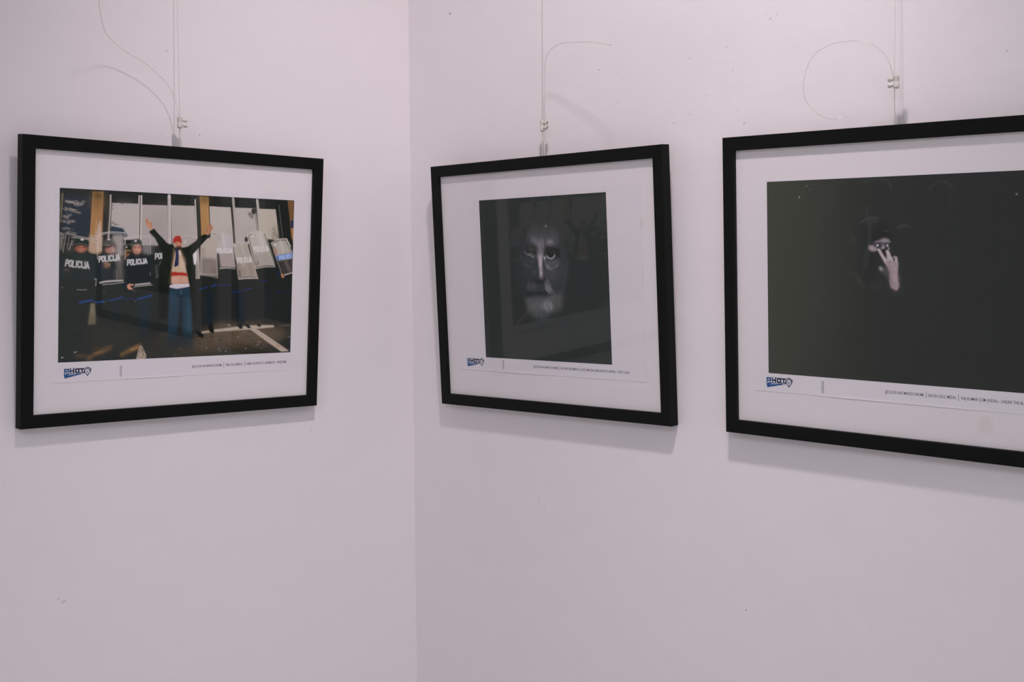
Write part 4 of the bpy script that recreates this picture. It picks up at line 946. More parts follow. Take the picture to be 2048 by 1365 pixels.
('S','83705d',0.42,0.42,0.66,[152.1,-88.5,156.1,-90.8]),
('S','7d6a5a',0.5,0.42,0.84,[107.3,-76,109.9,-75.7]),
('S','83705d',0.42,0.42,0.66,[133.9,-78.3,136.8,-80.4]),
('S','7d6a5a',0.5,0.42,0.84,[92,-76.7,94.6,-76.4]),
('S','83705d',0.42,0.42,0.66,[147.6,-86,151.2,-88.3]),
('S','7d6a5a',0.5,0.42,0.84,[102.1,-76.2,104.8,-75.9]),
('S','83705d',0.42,0.42,0.66,[190.4,-110.1,194,-112.4]),
('S','7d6a5a',0.5,0.42,0.84,[44.3,-78.7,46.8,-78.5]),
('S','83705d',0.42,0.42,0.66,[185.3,-107.2,188.8,-108.4]),
('S','7d6a5a',0.5,0.42,0.84,[86.3,-76.9,88.9,-76.6]),
('S','83705d',0.42,0.42,0.66,[159.7,-92.8,163.6,-94.8]),
('S','7d6a5a',0.5,0.42,0.84,[99.1,-76.3,101.7,-76.1]),
('S','83705d',0.42,0.42,0.66,[129.9,-76,132.4,-77.9]),
('S','7d6a5a',0.5,0.42,0.84,[47.7,-78.6,50.2,-78.3]),
('S','83705d',0.42,0.42,0.66,[161.4,-93.7,162.8,-94.7]),
('S','7d6a5a',0.5,0.42,0.84,[116.6,-75.6,119.3,-75.3]),
('S','83705d',0.42,0.42,0.66,[161.2,-93.6,165.3,-95.7]),
('S','7d6a5a',0.5,0.42,0.84,[47.8,-78.6,50.4,-78.3]),
('S','83705d',0.42,0.42,0.66,[150.4,-87.6,152.4,-88.8]),
('S','7d6a5a',0.5,0.42,0.84,[156.9,-73.8,159.6,-73.5]),
('S','83705d',0.42,0.42,0.66,[182.9,-105.9,186.4,-106.9]),
('S','7d6a5a',0.5,0.42,0.84,[142.6,-74.4,145.3,-74.2]),
('S','83705d',0.42,0.42,0.66,[137.8,-80.4,139.9,-82.1]),
('S','7d6a5a',0.5,0.42,0.84,[92.9,-76.6,95.5,-76.3]),
('E','9a6a45',0.7,1.68,0,[181.4,-105.9,5.6,-0.2,0.1,-1.9]),
('P','1e2120',1,0.67,0,[22.3,-74.9,28.4,-72.3,34.2,-78.5,39.1,-82.6,38.2,-88.4,30,-85.6]),
('P','1e2120',1,0.67,0,[45.9,-65.5,54.8,-65.7,56.9,-73.6,58.6,-78.3,57.1,-81.2,49.4,-78.4]),
('P','1e2120',1,0.67,0,[100.1,-67.8,109.3,-67.5,112.5,-74.4,105.5,-75]),
('P','1e2120',1,0.67,0,[113.9,-68.7,121.9,-67.2,127.6,-73.6,122.1,-74.7]),
('P','1e2120',1,0.67,0,[136.3,-66.3,145.4,-68.3,147.2,-72.3,140.8,-72.4]),
('P','242b31',0.9,2.1,0,[40.9,-14.3,54.8,-12.1,55.2,-67.9,45.3,-67.7]),
('P','20262e',0.9,2.52,0,[98.1,-16.8,115.8,-15.8,115.3,-69.3,101.4,-69]),
('P','292c2e',0.5,4.2,0,[149.7,-6.8,168.8,-6.8,167.8,-65.9,152.8,-65.5]),
('P','353937',0.5,1.68,0,[38.6,-20.9,40.7,-21,41.4,-52,39.3,-52]),
('S','5d5347',0.8,1.01,2.02,[183.1,-71.6,203.4,-71.3]),
('E','a89a8a',0.9,0.84,0,[85.1,-68.6,2.9,-0.1,0,-1.1]),
('P','55493d',0.8,1.68,0,[64.4,-68.1,73.3,-63.8,82.4,-67.4,92.9,-69.9,67.1,-73.8]),
('E','9b9288',0.8,0.59,0,[-1.8,-103.4,1,-0,0,-0.9]),
('E','9b9288',0.8,0.59,0,[44.6,-104.3,1,-0,0,-0.9]),
('E','9b9288',0.8,0.59,0,[66.6,-106.4,1,-0,0,-0.9]),
('E','9b9288',0.8,0.59,0,[69.9,-109.3,1,-0,0,-0.9]),
('E','9b9288',0.8,0.59,0,[80.3,-110.5,1,-0,0,-0.9]),
('E','9b9288',0.8,0.59,0,[118.3,-107.9,1.1,-0,0,-0.9]),
('E','9b9288',0.8,0.59,0,[140.9,-101.6,1.1,-0,0,-0.9]),
('E','9b9288',0.8,0.59,0,[143.5,-97.6,1.1,-0,0,-0.9]),
('E','9b9288',0.8,0.59,0,[102.6,-88.1,1.1,-0,0,-0.9]),
('E','9b9288',0.8,0.59,0,[202.6,-90.4,1.1,-0,0,-0.9]),
('E','a39d98',0.8,0.5,0,[-196,-109.6,1.7,-0.1,0,-1]),
('E','a39d98',0.8,0.5,0,[-176.7,-102.6,1.5,-0.1,0,-0.9]),
('E','a39d98',0.8,0.5,0,[-174,-102.1,0.9,-0,0,-0.5]),
('E','a39d98',0.8,0.5,0,[-172.8,-66.8,0.6,-0,0,-0.4]),
('E','a39d98',0.8,0.5,0,[-131.8,-12.2,0.8,-0,0,-0.4]),
('E','a39d98',0.8,0.5,0,[-196.9,-6.9,1,-0,0,-0.5]),
('E','a39d98',0.8,0.5,0,[-131.4,-28.9,0.8,-0,0,-0.4]),
('E','a39d98',0.8,0.5,0,[-80.8,-28.1,0.7,-0,0,-0.4]),
('E','a39d98',0.8,0.5,0,[-11.9,-112.9,1,-0,0,-0.5]),
('E','a39d98',0.8,0.5,0,[-57,-107.3,0.7,-0,0,-0.4]),
('P','232622',1,0.59,0,[-59.8,78.2,-55.3,81.3,-51,83.9,-43.6,76.1,-37,70.4,-27.1,61.1,-18,59.8,-13.7,53.3,-2.1,55,7.8,57.4,21.1,65.9,29.5,72.1,37.6,78.6,42.8,72.4,31.5,59.8,16.9,44.9,18.9,29.9,22.3,26.9,23,-19.7,23.9,-57.4,17.1,-57.3,15.2,-9.1,9.7,10.4,4.1,37.2,-3.7,50.5,-15.4,51.7,-17.9,31,-20.6,1.4,-22.7,-9,-24.9,-34.2,-28,-56.4,-39.8,-56.2,-42,-8.9,-40.7,24.9,-34.9,42.6,-41.3,54.9,-49.1,68.6]),
('P','1f2220',0.8,2.52,0,[-41.6,10.2,-22.4,-9,-24.5,-52,-39.6,-53.2]),
('S','31352f',0.6,1.68,2.52,[-51.7,75.9,-36.9,61.6]),
('S','32362f',0.5,1.68,2.52,[14.6,55.3,34.7,70.7]),
('P','b49a86',1,0.67,0,[-14.5,49.5,-5.4,51.9,1.6,37.2,7.5,11.9,-1.3,13.3,-20.4,16.9,-17.9,31]),
('E','c0a794',0.7,2.52,0,[-1.6,31.2,4,0,0.2,-8.9]),
('S','8d7460',0.51,0.29,0.66,[-7.4,26.7,-7.1,18.5]),
('S','6d5d48',0.8,1.01,2.52,[-16.2,54.7,-17.2,42.8,-19.4,25.1]),
('S','6a5843',0.8,1.01,2.52,[-4.1,51.2,-1.1,43.1,2.5,34.2]),
('S','5b4f3b',0.7,1.01,2.1,[-20.5,19.1,-23.4,-0.1]),
('P','9e332d',1,0.5,0,[-20.1,16.9,-13,17.6,-8,16.6,-1.4,17,7.4,15.2,8.2,10.8,-4.6,11.8,-19.8,10.9]),
('P','b78d7a',1,0.59,0,[-20.1,10.7,-4.6,11.7,8.2,10.8,11.1,-0.8,-4.3,-1.6,-20.2,-1.3]),
('S','9d6a58',0.59,1.01,0.98,[-3.7,9.6,-4.4,1.4]),
('S','a24a3e',0.68,0.29,0.72,[-6,-0.4,4,0.8]),
('E','c59e8c',0.6,2.1,0,[-12.8,5.1,4,0,0.1,-4.2]),
('P','bdb3bc',1,0.5,0,[-22.5,-3.8,-15.9,-1.6,-6,-1.3,11.6,-1.3,12.2,-5.5,2.5,-7.6,-3,-9.3,-10.8,-9.3,-22.8,-6.9]),
('S','978c97',0.42,0.29,0.66,[-19.2,-5.7,-4.2,-4.6]),
('P','2b3a46',1,0.84,0,[-22.7,-7.8,-10.8,-9.6,-3,-7.9,12.6,-6.8,15.2,-34.7,18.1,-89.8,2.9,-89.3,-3.3,-34.4,-10.8,-88.9,-24.4,-88.5,-23.5,-34.2]),
('P','334c59',0.6,2.52,0,[8.8,-19.6,14.4,-28.6,17.6,-80,8.2,-79.7]),
('P','38495a',0.45,3.36,0,[-21.4,-14.9,-12.3,-15,-12.8,-34.3,-21,-35.7]),
('P','21282d',0.8,2.52,0,[-6.4,-19.5,1.1,-19.5,2.2,-72,-4.8,-56.9]),
('S','8a9098',0.59,0.29,0.66,[-2.4,-12,-2.6,-18]),
('P','2b3136',0.7,5.04,0,[-25.2,-77.3,18.4,-78.5,19.8,-102.7,-25.5,-101.1]),
('P','b27a66',1,0.67,0,[-15.9,62.8,-10.7,64.7,-2.8,63.1,-2.4,57.6,-5.1,54.6,-12.8,55]),
('E','c28e7a',0.8,1.26,0,[-7.6,61.5,2.3,0.1,0,-2.1]),
('P','3a2a24',0.95,0.67,0,[-13.8,57.7,-10.8,56.9,-8,58.4,-5.2,57.3,-2.7,57.9,-4.1,53.7,-12.1,53.3]),
('S','6f3d33',0.9,0.29,0.84,[-9.7,56.4,-6.5,56.5]),
('S','4a2d25',0.8,0.29,0.84,[-13.1,61.4,-10.3,61.2]),
('S','4a2d25',0.8,0.29,0.84,[-7,62,-4,61.7]),
('S','8d5748',0.59,0.29,0.66,[-8.4,61.5,-8.1,59.3]),
('P','9c362d',1,0.5,1,[-18.2,61.7,-17.7,68.7,-14.1,72.7,-10,73.7,-5.5,72.7,-2.9,65.3,-3,62.7,-10.7,64.4,-15.9,62.1]),
('S','7e2a24',0.59,0.29,0.66,[-16.9,62.8,-10.7,65.1,-3.2,63.8]),
('S','241f1c',0.7,0.84,1.85,[-18.5,62,-16.7,54.7]),
('P','272c45',1,0.5,0,[-13.7,53.5,-7.8,52.6,-7.6,31.1,-7.9,27.4,-14.8,24.4,-15.5,26.6,-13.5,39.9]),
('S','39416a',0.6,0.29,1.01,[-11.2,50.3,-10.8,31.1]),
('P','c7c0c3',0.8,0.84,0,[-8.7,50.4,-6.2,50.1,-3.6,44.5,-5.2,43,-7.3,45.2]),
('P','b07e69',1,0.46,0,[-66.7,94.5,-65.5,97.5,-63.7,99.6,-61.4,98.5,-60.4,95.6,-58.7,93.4,-56.5,91.7,-55.6,95.8,-54.3,96.1,-53.9,92.5,-54.5,88.1,-52.5,83.7,-57.4,81.2,-60.7,84.3,-64.4,89.3]),
('S','7d5444',0.6,0.29,0.76,[-63.6,98,-61.6,91.5]),
('S','7d5444',0.6,0.29,0.76,[-65.2,96,-62.4,90.1]),
('S','5b3a2e',0.7,0.29,0.92,[-55.5,91.7,-55.1,88.8]),
('P','a5755c',1,0.46,0,[40.1,85.9,40.4,88.1,42.1,90.7,44.2,87.5,45.6,89,47.2,93.3,49.2,94,50,91.4,52.8,87.7,51.2,85.4,48.1,81.3,44,75.7,36.5,77.9,41.3,81.1]),
('S','6e4837',0.6,0.29,0.76,[47.1,90.6,45.5,83.8]),
('S','6e4837',0.6,0.29,0.76,[50,89.2,47.4,83.1]),
('S','553528',0.7,0.29,1.01,[40.6,87.4,41.6,82.1])],
[
('E','33363b',1,10.45,0,[-2,27.8,53,-0.4,-3.6,-63.4]),
('E','383b3e',0.9,8.55,0,[4.5,36.4,39.3,-0.4,-2.7,-47.4]),
('E','3f3f42',0.8,6.65,0,[3.1,82.1,35.4,-0.9,-0.9,-15.7]),
('E','3f4145',0.7,4.75,0,[27.7,27.6,21.4,-0.2,-1.3,-24.2]),
('E','373a3d',0.7,4.75,0,[-30.1,30.9,18.2,-0.2,-1.3,-21.8]),
('P','4a494d',0.8,4.27,0,[-30.3,82.2,36.1,82.2,39.2,66.3,12.1,63.3,3.4,56.3,-9.9,56.5,-21,67.5]),
('P','5f5d64',0.8,4.27,0,[-23.8,79,-7,78,4.7,78.3,5.4,62.2,0.1,56.4,-8.2,56.5,-13.4,68.6]),
('S','74727a',0.6,2.38,4.75,[-20.5,77.1,-13.2,72.8,-6.8,66.6]),
('S','716f78',0.65,1.9,4.75,[-4.8,72.6,-3.9,58.8]),
('S','76747d',0.6,1.19,2.38,[2.5,76.6,3.2,64.1]),
('S','8a8890',0.6,1.33,1.14,[-3.1,66,-3.1,56.4]),
('S','84828a',0.5,1.14,1.04,[-6.8,67.2,-5.5,61.2]),
('S','87858d',0.5,1.14,1.14,[3.7,69.4,4.2,62.3]),
('S','37363a',0.9,0.95,1.42,[6.7,81.2,6.1,74.1,6.3,64]),
('S','47464b',0.7,0.95,1.42,[-9,72.7,-7.8,63.7,-5.6,58.9]),
('E','77757a',0.85,2.85,0,[18.8,72,7.8,-0.2,-0.2,-3.5]),
('S','949296',0.7,0.76,1.14,[15.1,72.1,23.3,72.2]),
('S','6a686b',0.7,0.76,1.14,[13.3,69.7,24.8,70]),
('S','5d5b60',0.7,0.95,3.8,[12.3,67.4,24.6,67.5]),
('P','2b2c2b',0.9,1.9,0,[-42.3,67.4,-17.6,68.7,-11.2,62.6,-10.7,50.6,-21.8,54.3,-30.3,53.9,-39.5,57.7]),
('P','292a2a',0.95,1.9,0,[6.8,64.6,24.5,65.1,39.7,60.4,40.6,46.2,29.2,45.8,11.3,49,2.3,51]),
('P','6d6a72',0.85,2.38,0,[-9.9,60.1,2.8,59.9,1.2,46.8,-10.5,47]),
('P','8b838a',0.7,2.38,0,[-9.3,53.5,0.8,54,-0,45.6,-9.5,45.8]),
('S','4c4b50',0.6,0.95,1.42,[-8.1,58.9,-5.2,51.1]),
('P','998e94',0.95,1.9,0,[-9.6,50.5,0.5,51.6,-0.8,38.5,-0.8,23.5,-2.1,15.1,-6.7,16.3,-7.7,24.8,-8.7,36.8]),
('E','b4a9af',0.8,1.19,0,[-4.6,39.7,2.8,-0,-0.5,-9.6]),
('E','aaa2a8',0.9,0.95,0,[-4.4,21.1,2,-0,-0.2,-4.2]),
('E','837b80',0.8,1.42,0,[-4.5,16.3,4,-0,-0.2,-2.9]),
('P','3e3c41',0.8,1.42,0,[1.1,45.6,5.1,42,6.9,29.4,1.4,20.5,0.4,32.5]),
('S','858382',0.95,0.76,1.14,[-39.9,57.2,-37.5,54,-31.7,51.7,-25.4,51.3]),
('S','8d8b8a',0.8,0.76,0.95,[-32.1,52.2,-27.8,53.5,-24.5,54.9]),
('S','858384',0.9,0.76,1.04,[-27.1,51.4,-22.1,49.8,-17.9,50]),
('S','807e80',0.9,0.76,1.04,[-17.9,49.8,-21.4,47.7,-24.8,46.4]),
('S','605e5c',0.9,0.66,0.76,[-30,59.8,-24.9,59.8,-18.9,60.7]),
('S','55534f',0.7,0.76,0.95,[-30.7,61.7,-21.4,60.9]),
('S','77757a',0.7,0.57,0.95,[-25.5,48.7,-20.5,48.3]),
('P','3c3e43',0.7,1.9,0,[-40.1,47.4,-25.7,46,-22.5,42.3,-33,37,-43,41.4]),
('S','4b4d52',0.7,0.95,1.52,[-49.5,51.2,-48,43.9,-44.5,37.7]),
('S','4d5056',0.7,0.95,2.85,[-40.7,36.5,-33.3,32.8,-26.5,32.1]),
('S','474a50',0.6,1.19,3.8,[-26.1,38.7,-19.1,42.9]),
('S','a19ea1',1,0.76,1.8,[9.7,49.5,13.6,46.3,19.3,45,24.7,46.5,28.2,49.7]),
('S','8d8a8d',0.7,0.76,1.33,[26.3,52.4,27.7,49.4]),
('E','222322',1,1.14,0,[19.7,51.6,5.1,-0.1,-0.2,-4.4]),
('E','636363',0.9,0.76,0,[20.6,54.2,1,-0,-0,-0.6]),
('S','4b4a4c',0.5,0.95,0.95,[17.6,58.4,31.3,55.2]),
('P','b2aeb2',0.9,0.76,0,[3,48.9,6.3,48.2,8.1,44.3,4.2,43.5]),
('P','545259',0.95,1.04,0,[7.6,42.5,15.8,41.2,33.1,42.5,31.4,35.1,22.7,32.3,14.6,34.4]),
('S','38363b',0.8,0.95,1.14,[10.7,38.9,15.4,34.7,22.7,32.3,30.2,35.2]),
('S','77747a',0.75,1.23,2.28,[4.2,43.8,8.5,36.6,16.9,31.4]),
('S','8a878b',0.8,1.14,1.71,[25.9,30.9,30.5,32.5,34.3,34.6]),
('S','55535a',0.6,1.9,3.8,[35.5,42.8,36,36.3]),
('P','78767a',0.85,1.04,0,[6.4,36.6,17.7,31,25.8,29.9,20.7,25.8,14.1,25.8,7.7,30]),
('E','49484d',0.8,4.27,0,[19.6,21,12.3,-0.1,-0.5,-9.5]),
('S','414348',0.6,2.38,8.55,[52.8,34.3,49.5,17.3]),
('S','3c3e43',0.5,2.85,9.5,[48,49.7,53,37.9]),
('E','4e4f54',0.7,1.9,0,[-19,23,2.9,-0,-0.2,-3.6]),
('E','525156',0.6,1.9,0,[6.4,20.5,3.7,-0,-0.3,-6]),
('S','34353a',0.7,1.42,2.38,[9.1,24.6,12.6,14.5]),
('P','26292a',0.85,1.9,0,[-22.9,11.9,-8.2,10.5,8.5,13.8,6.2,5.9,-10.4,3.9,-23.2,7.2]),
('E','5d5659',0.7,0.95,0,[-3.5,12.5,4.6,-0,-0.1,-1.6]),
('P','45464a',0.8,1.9,0,[-34.4,7.2,-16.1,2.6,-14.8,-8,-37.2,-7.4,-40.5,-0.8]),
('P','5b5a5b',0.85,1.9,0,[1.6,5.2,8.5,14.4,15.3,5.2,25.1,-13.1,5.4,-7.9]),
('S','23282b',0.9,1.42,6.17,[-39.4,-13.6,-18.8,-12.7,2.4,-12.6,19.6,-15.1]),
('P','59595b',0.95,4.27,0,[-41.7,-20.9,-19.1,-18.7,2,-19.2,23.3,-12.4,40.3,-13.6,36.4,-35.8,18.1,-40.7,1.3,-48.2,-18.9,-46.6,-37.4,-42.2]),
('P','48484a',0.7,3.8,0,[29.8,-9.8,42.5,-5.8,38.2,-35.8,23.5,-42.6,19,-25.6]),
('E','3b3d40',0.5,3.8,0,[-19.5,-24.7,18.5,0.2,-0.2,-4]),
('P','6d6b70',0.8,2.38,0,[2.7,-23.1,13.7,-23,19.5,-32.1,16.4,-39.4,3.5,-41.6,-7.1,-34.5]),
('P','434749',0.85,4.27,0,[-31.6,-40.8,10.9,-40.8,3,-51.5,-8.3,-55.1,-24.9,-53.4]),
('S','3f4145',0.6,2.38,7.6,[49.4,22.7,46.8,7.2,40.5,-9.7]),
('S','3a3a3c',0.26,0.38,0.59,[5.5,-0.1,8.3,-3.2,9.5,-6.3]),
('S','3a3a3c',0.42,0.38,0.59,[11.7,2.7,14,-0.1,16.3,-2.8]),
('S','3a3a3c',0.28,0.38,0.59,[11.9,3,14.4,0.4,16.6,-2.1]),
('S','858385',0.51,0.38,0.59,[10.7,-0.6,13.6,-3.5,14.9,-6.4]),
('S','3a3a3c',0.44,0.38,0.59,[12.4,1.4,15.7,-2.7,20,-6.9]),
('S','8e8c8e',0.54,0.38,0.59,[12.3,-3.4,14.3,-5.8,15.7,-8.2]),
('S','3a3a3c',0.43,0.38,0.59,[10.8,-3.2,13.5,-6.4,16.2,-9.6]),
('S','858385',0.54,0.38,0.59,[5.6,1.9,9.8,-2.6,14.2,-7]),
('S','858385',0.61,0.38,0.59,[4.6,-3.3,8.7,-7.9,11.5,-12.5]),
('S','3a3a3c',0.43,0.38,0.59,[9,2.4,10.3,0.1,13.6,-2.2]),
('S','858385',0.27,0.38,0.59,[4.8,2.3,7.5,-1.8,11.9,-5.9]),
('S','6d6b6d',0.38,0.38,0.59,[10.4,2,14.1,-2.4,18.9,-6.8]),
('S','8e8c8e',0.36,0.38,0.59,[3.9,-0.7,6.4,-2.9,7,-5.2]),
('S','6d6b6d',0.41,0.38,0.59,[9.8,-4.4,13,-7.4,15.8,-10.4]),
('S','858385',0.47,0.38,0.59,[7.8,0.1,11.1,-3.7,15.1,-7.5]),
('S','6d6b6d',0.38,0.38,0.59,[7.3,-1.9,9.5,-4.6,11.3,-7.4]),
('S','6d6b6d',0.52,0.38,0.59,[6.4,-2.5,9.5,-7.2,14.4,-11.8]),
('S','6d6b6d',0.46,0.38,0.59,[3.7,-1,6.6,-4.3,8.6,-7.6]),
('S','6d6b6d',0.5,0.38,0.59,[8.8,-4.2,10.3,-6.4,12.4,-8.6]),
('S','6d6b6d',0.59,0.38,0.59,[6.4,1.7,9.4,-1.3,10.7,-4.3]),
('S','8e8c8e',0.6,0.38,0.59,[4,-2.8,7.6,-7.4,11,-12]),
('S','858385',0.39,0.38,0.59,[5.7,3.4,7.8,0.1,10.7,-3.1]),
('S','8e8c8e',0.34,0.38,0.59,[11.5,0.9,14.5,-3.4,19.3,-7.7]),
('S','858385',0.6,0.38,0.59,[9,2.6,12.4,-1.6,15,-5.7]),
('S','858385',0.31,0.38,0.59,[11.7,3.4,14.5,0.6,16.1,-2.3]),
('S','6d6b6d',0.49,0.38,0.59,[5.9,-2.6,8.5,-5.4,10.1,-8.3]),
('S','3a3a3c',0.67,0.38,0.59,[3.5,1.2,6.4,-1.5,8.9,-4.2]),
('S','8e8c8e',0.57,0.38,0.59,[7.3,-4.1,10.3,-8.6,14.6,-13.1]),
('S','8e8c8e',0.67,0.38,0.59,[10.4,-4.3,13.8,-7.8,17.1,-11.3]),
('S','8e8c8e',0.5,0.38,0.59,[4.5,2.8,6.9,0.6,9.2,-1.7]),
('S','6d6b6d',0.48,0.38,0.59,[3.1,-2.1,4.9,-4.7,6.2,-7.3]),
('S','8e8c8e',0.46,0.38,0.59,[3.4,-3.8,5.1,-6.2,8.4,-8.7]),
('S','858385',0.65,0.38,0.59,[11.1,1.8,12.8,-0.9,16.2,-3.5]),
('S','3a3a3c',0.37,0.38,0.59,[11,-2.9,12.2,-5.1,14.1,-7.2]),
('S','858385',0.27,0.38,0.59,[8.5,1.1,11.8,-2.3,14.7,-5.6]),
('S','858385',0.32,0.38,0.59,[3.6,0.5,5.5,-1.8,7.4,-4]),
('S','6d6b6d',0.39,0.38,0.59,[3.9,1.4,6.3,-1.7,8.4,-4.9]),
('S','3a3a3c',0.27,0.38,0.59,[4.4,-0.2,8.1,-4.2,11.1,-8.2]),
('S','858385',0.41,0.38,0.59,[7.7,-1.2,10.8,-4.7,13.3,-8.2]),
('S','3a3a3c',0.48,0.38,0.59,[8,-1.7,10.6,-4.9,12.7,-8.1]),
('S','3a3a3c',0.39,0.38,0.59,[10.4,4.5,12.5,1.3,14.5,-1.9]),
('S','858385',0.6,0.38,0.59,[12.8,-0.3,16.4,-4.6,19.1,-9]),
('S','858385',0.29,0.38,0.59,[9.6,-3.5,13.4,-7.7,16.6,-11.8]),
('S','3a3a3c',0.29,0.38,0.59,[9.3,5.2,10.7,2.7,12.5,0.1]),
('S','858385',0.46,0.38,0.59,[12.1,3.5,13.3,1.3,14.8,-1]),
('S','858385',0.47,0.38,0.59,[10.2,2.4,12,-0.5,15.7,-3.4]),
('S','858385',0.33,0.38,0.59,[10.5,4.2,14,0.1,18.2,-3.9]),
('S','3a3a3c',0.42,0.38,0.59,[3.6,-4.6,7,-8.4,10.6,-12.2]),
('S','3a3a3c',0.35,0.38,0.59,[6.9,1.3,10.1,-1.7,11.6,-4.8]),
('S','3a3a3c',0.54,0.38,0.59,[12.3,-3.1,16.3,-7.7,20.5,-12.2]),
('S','8e8c8e',0.46,0.38,0.59,[8.3,0.5,11,-3.3,14.6,-7.1]),
('S','8e8c8e',0.31,0.38,0.59,[9.9,-4.1,12.4,-7.8,16.6,-11.4]),
('S','6d6b6d',0.51,0.38,0.59,[8.1,-4,11.9,-8.3,16.1,-12.6]),
('S','6d6b6d',0.41,0.38,0.59,[8.7,-4.5,11.7,-8.9,16,-13.3]),
('S','8e8c8e',0.55,0.38,0.59,[4.9,1.7,7.3,-1.3,10.4,-4.3]),
('S','858385',0.62,0.38,0.59,[5.2,-0.5,8.8,-4.9,13.1,-9.4]),
('S','3a3a3c',0.53,0.38,0.59,[7,-2,11.4,-6.6,15.6,-11.2]),
('S','606166',0.33,0.38,0.59,[-19.8,6,-21.2,3.7,-22.6,1.5]),
('S','606166',0.31,0.38,0.59,[-30.6,0.5,-32.7,-3.1,-35,-6.7]),
('S','606166',0.36,0.38,0.59,[-32.3,-0.3,-32.7,-2.4,-34.7,-4.5]),
('S','606166',0.27,0.38,0.59,[-23.6,0.7,-24.6,-1.1,-25.5,-2.9]),
('S','55565a',0.34,0.38,0.59,[-22.5,0.2,-23.7,-2.7,-26,-5.5]),
('S','606166',0.37,0.38,0.59,[-21.8,5.6,-24,1.9,-23.9,-1.7]),
('S','34363a',0.5,0.38,0.59,[-20.2,0,-21,-2.4,-21.2,-4.8]),
('S','34363a',0.4,0.38,0.59,[-32.1,-1.6,-33.2,-4.1,-35.4,-6.6]),
('S','34363a',0.48,0.38,0.59,[-27.6,0.4,-28.7,-2.9,-30.1,-6.1]),
('S','606166',0.29,0.38,0.59,[-31.1,3.4,-33.3,-0.4,-33.3,-4.1]),
('S','34363a',0.4,0.38,0.59,[-28,0.3,-29.7,-2.7,-31.6,-5.8]),
('S','55565a',0.48,0.38,0.59,[-20,0.5,-20.5,-1.5,-21.7,-3.6]),
('S','55565a',0.33,0.38,0.59,[-27.3,4.3,-29.1,1.7,-29.6,-0.9]),
('S','606166',0.27,0.38,0.59,[-20.1,3.5,-21.3,1,-21.5,-1.5]),
('S','34363a',0.49,0.38,0.59,[-25.2,-2,-26.7,-4.2,-28.1,-6.3]),
('S','606166',0.55,0.38,0.59,[-20.7,5,-21.5,2.8,-23,0.6]),
('S','55565a',0.31,0.38,0.59,[-31.6,1.3,-33.1,-2.3,-35.7,-5.9]),
('S','606166',0.37,0.38,0.59,[-18.3,3.4,-18.8,1,-19.3,-1.4]),
('S','34363a',0.52,0.38,0.59,[-24,1.5,-25.1,-1.6,-27.3,-4.7]),
('S','55565a',0.32,0.38,0.59,[-25.2,1.4,-27.3,-1.9,-27.5,-5.3]),
('S','34363a',0.54,0.38,0.59,[-30.8,1.2,-32.2,-1.1,-31.9,-3.3]),
('S','34363a',0.5,0.38,0.59,[-16.8,5.6,-17.3,3.2,-19.9,0.8]),
('S','55565a',0.26,0.38,0.59,[-22.5,6.1,-23.6,3.6,-24.8,1]),
('S','34363a',0.44,0.38,0.59,[-27.7,3.7,-29.3,1.2,-29,-1.3]),
('S','606166',0.27,0.38,0.59,[-17.5,0.4,-18.2,-2.9,-21.2,-6.3]),
('S','606166',0.27,0.38,0.59,[-30.3,0.5,-31.9,-1.7,-33.6,-4]),
('S','34363a',0.31,0.38,0.59,[-30.1,5.2,-32,2.3,-31.7,-0.5]),
('S','34363a',0.53,0.38,0.59,[-24.9,6.4,-26.2,3.6,-28.2,0.9]),
('S','34363a',0.55,0.38,0.59,[-21,3.4,-22.3,0.8,-23.5,-1.7]),
('S','606166',0.26,0.38,0.59,[-19.4,4.3,-20.5,1.8,-22.6,-0.8]),
('S','55565a',0.4,0.38,0.59,[-23.4,2.2,-25.4,-0.9,-27.1,-4]),
('S','606166',0.32,0.38,0.59,[-32.5,6.4,-34.4,3.6,-34.4,0.9]),
('S','55565a',0.31,0.38,0.59,[-33.1,2.3,-35.1,-1.4,-36.7,-5.1]),
('S','34363a',0.34,0.38,0.59,[-27.7,5.6,-30,1.9,-30.4,-1.9]),
('S','5d5c60',0.26,0.38,0.59,[-12.5,-29.4,-11.3,-34,-10,-38.5]),
('S','6a696d',0.48,0.38,0.59,[-25.1,-36.6,-24,-39.6,-22.3,-42.6]),
('S','737277',0.32,0.38,0.59,[-33.4,-23.9,-32.7,-26.3,-32.1,-28.7]),
('S','3d3e41',0.39,0.38,0.59,[-19.9,-27.7,-18.9,-32.2,-17.6,-36.7]),
('S','3d3e41',0.58,0.38,0.59,[-15.9,-28.4,-15.4,-32.5,-14.3,-36.6]),
('S','3d3e41',0.54,0.38,0.59,[-30.6,-28.6,-30.3,-31.7,-28.4,-34.7]),
('S','5d5c60',0.42,0.38,0.59,[-11.3,-30.6,-9.7,-35.1,-9.1,-39.7]),
('S','3d3e41',0.32,0.38,0.59,[-14.7,-27.9,-12.9,-32.1,-13.6,-36.4]),
('S','6a696d',0.56,0.38,0.59,[-13.7,-34.2,-13.4,-36.6,-12.2,-39]),
('S','3d3e41',0.38,0.38,0.59,[-32.4,-31.6,-31.2,-33.9,-30.5,-36.3]),
('S','6a696d',0.43,0.38,0.59,[-23.4,-24.3,-22.8,-27.5,-22.3,-30.7]),
('S','737277',0.63,0.38,0.59,[-11.4,-26,-9.7,-30,-10.3,-33.9]),
('S','3d3e41',0.37,0.38,0.59,[-30.6,-27.3,-29.9,-30,-28.1,-32.7]),
('S','6a696d',0.48,0.38,0.59,[-10.2,-33.6,-10,-37,-7.6,-40.3]),
('S','5d5c60',0.34,0.38,0.59,[-10.3,-24.6,-9.7,-29.2,-8,-33.7]),
('S','5d5c60',0.55,0.38,0.59,[-11.5,-31.4,-10.6,-35.2,-9.1,-39]),
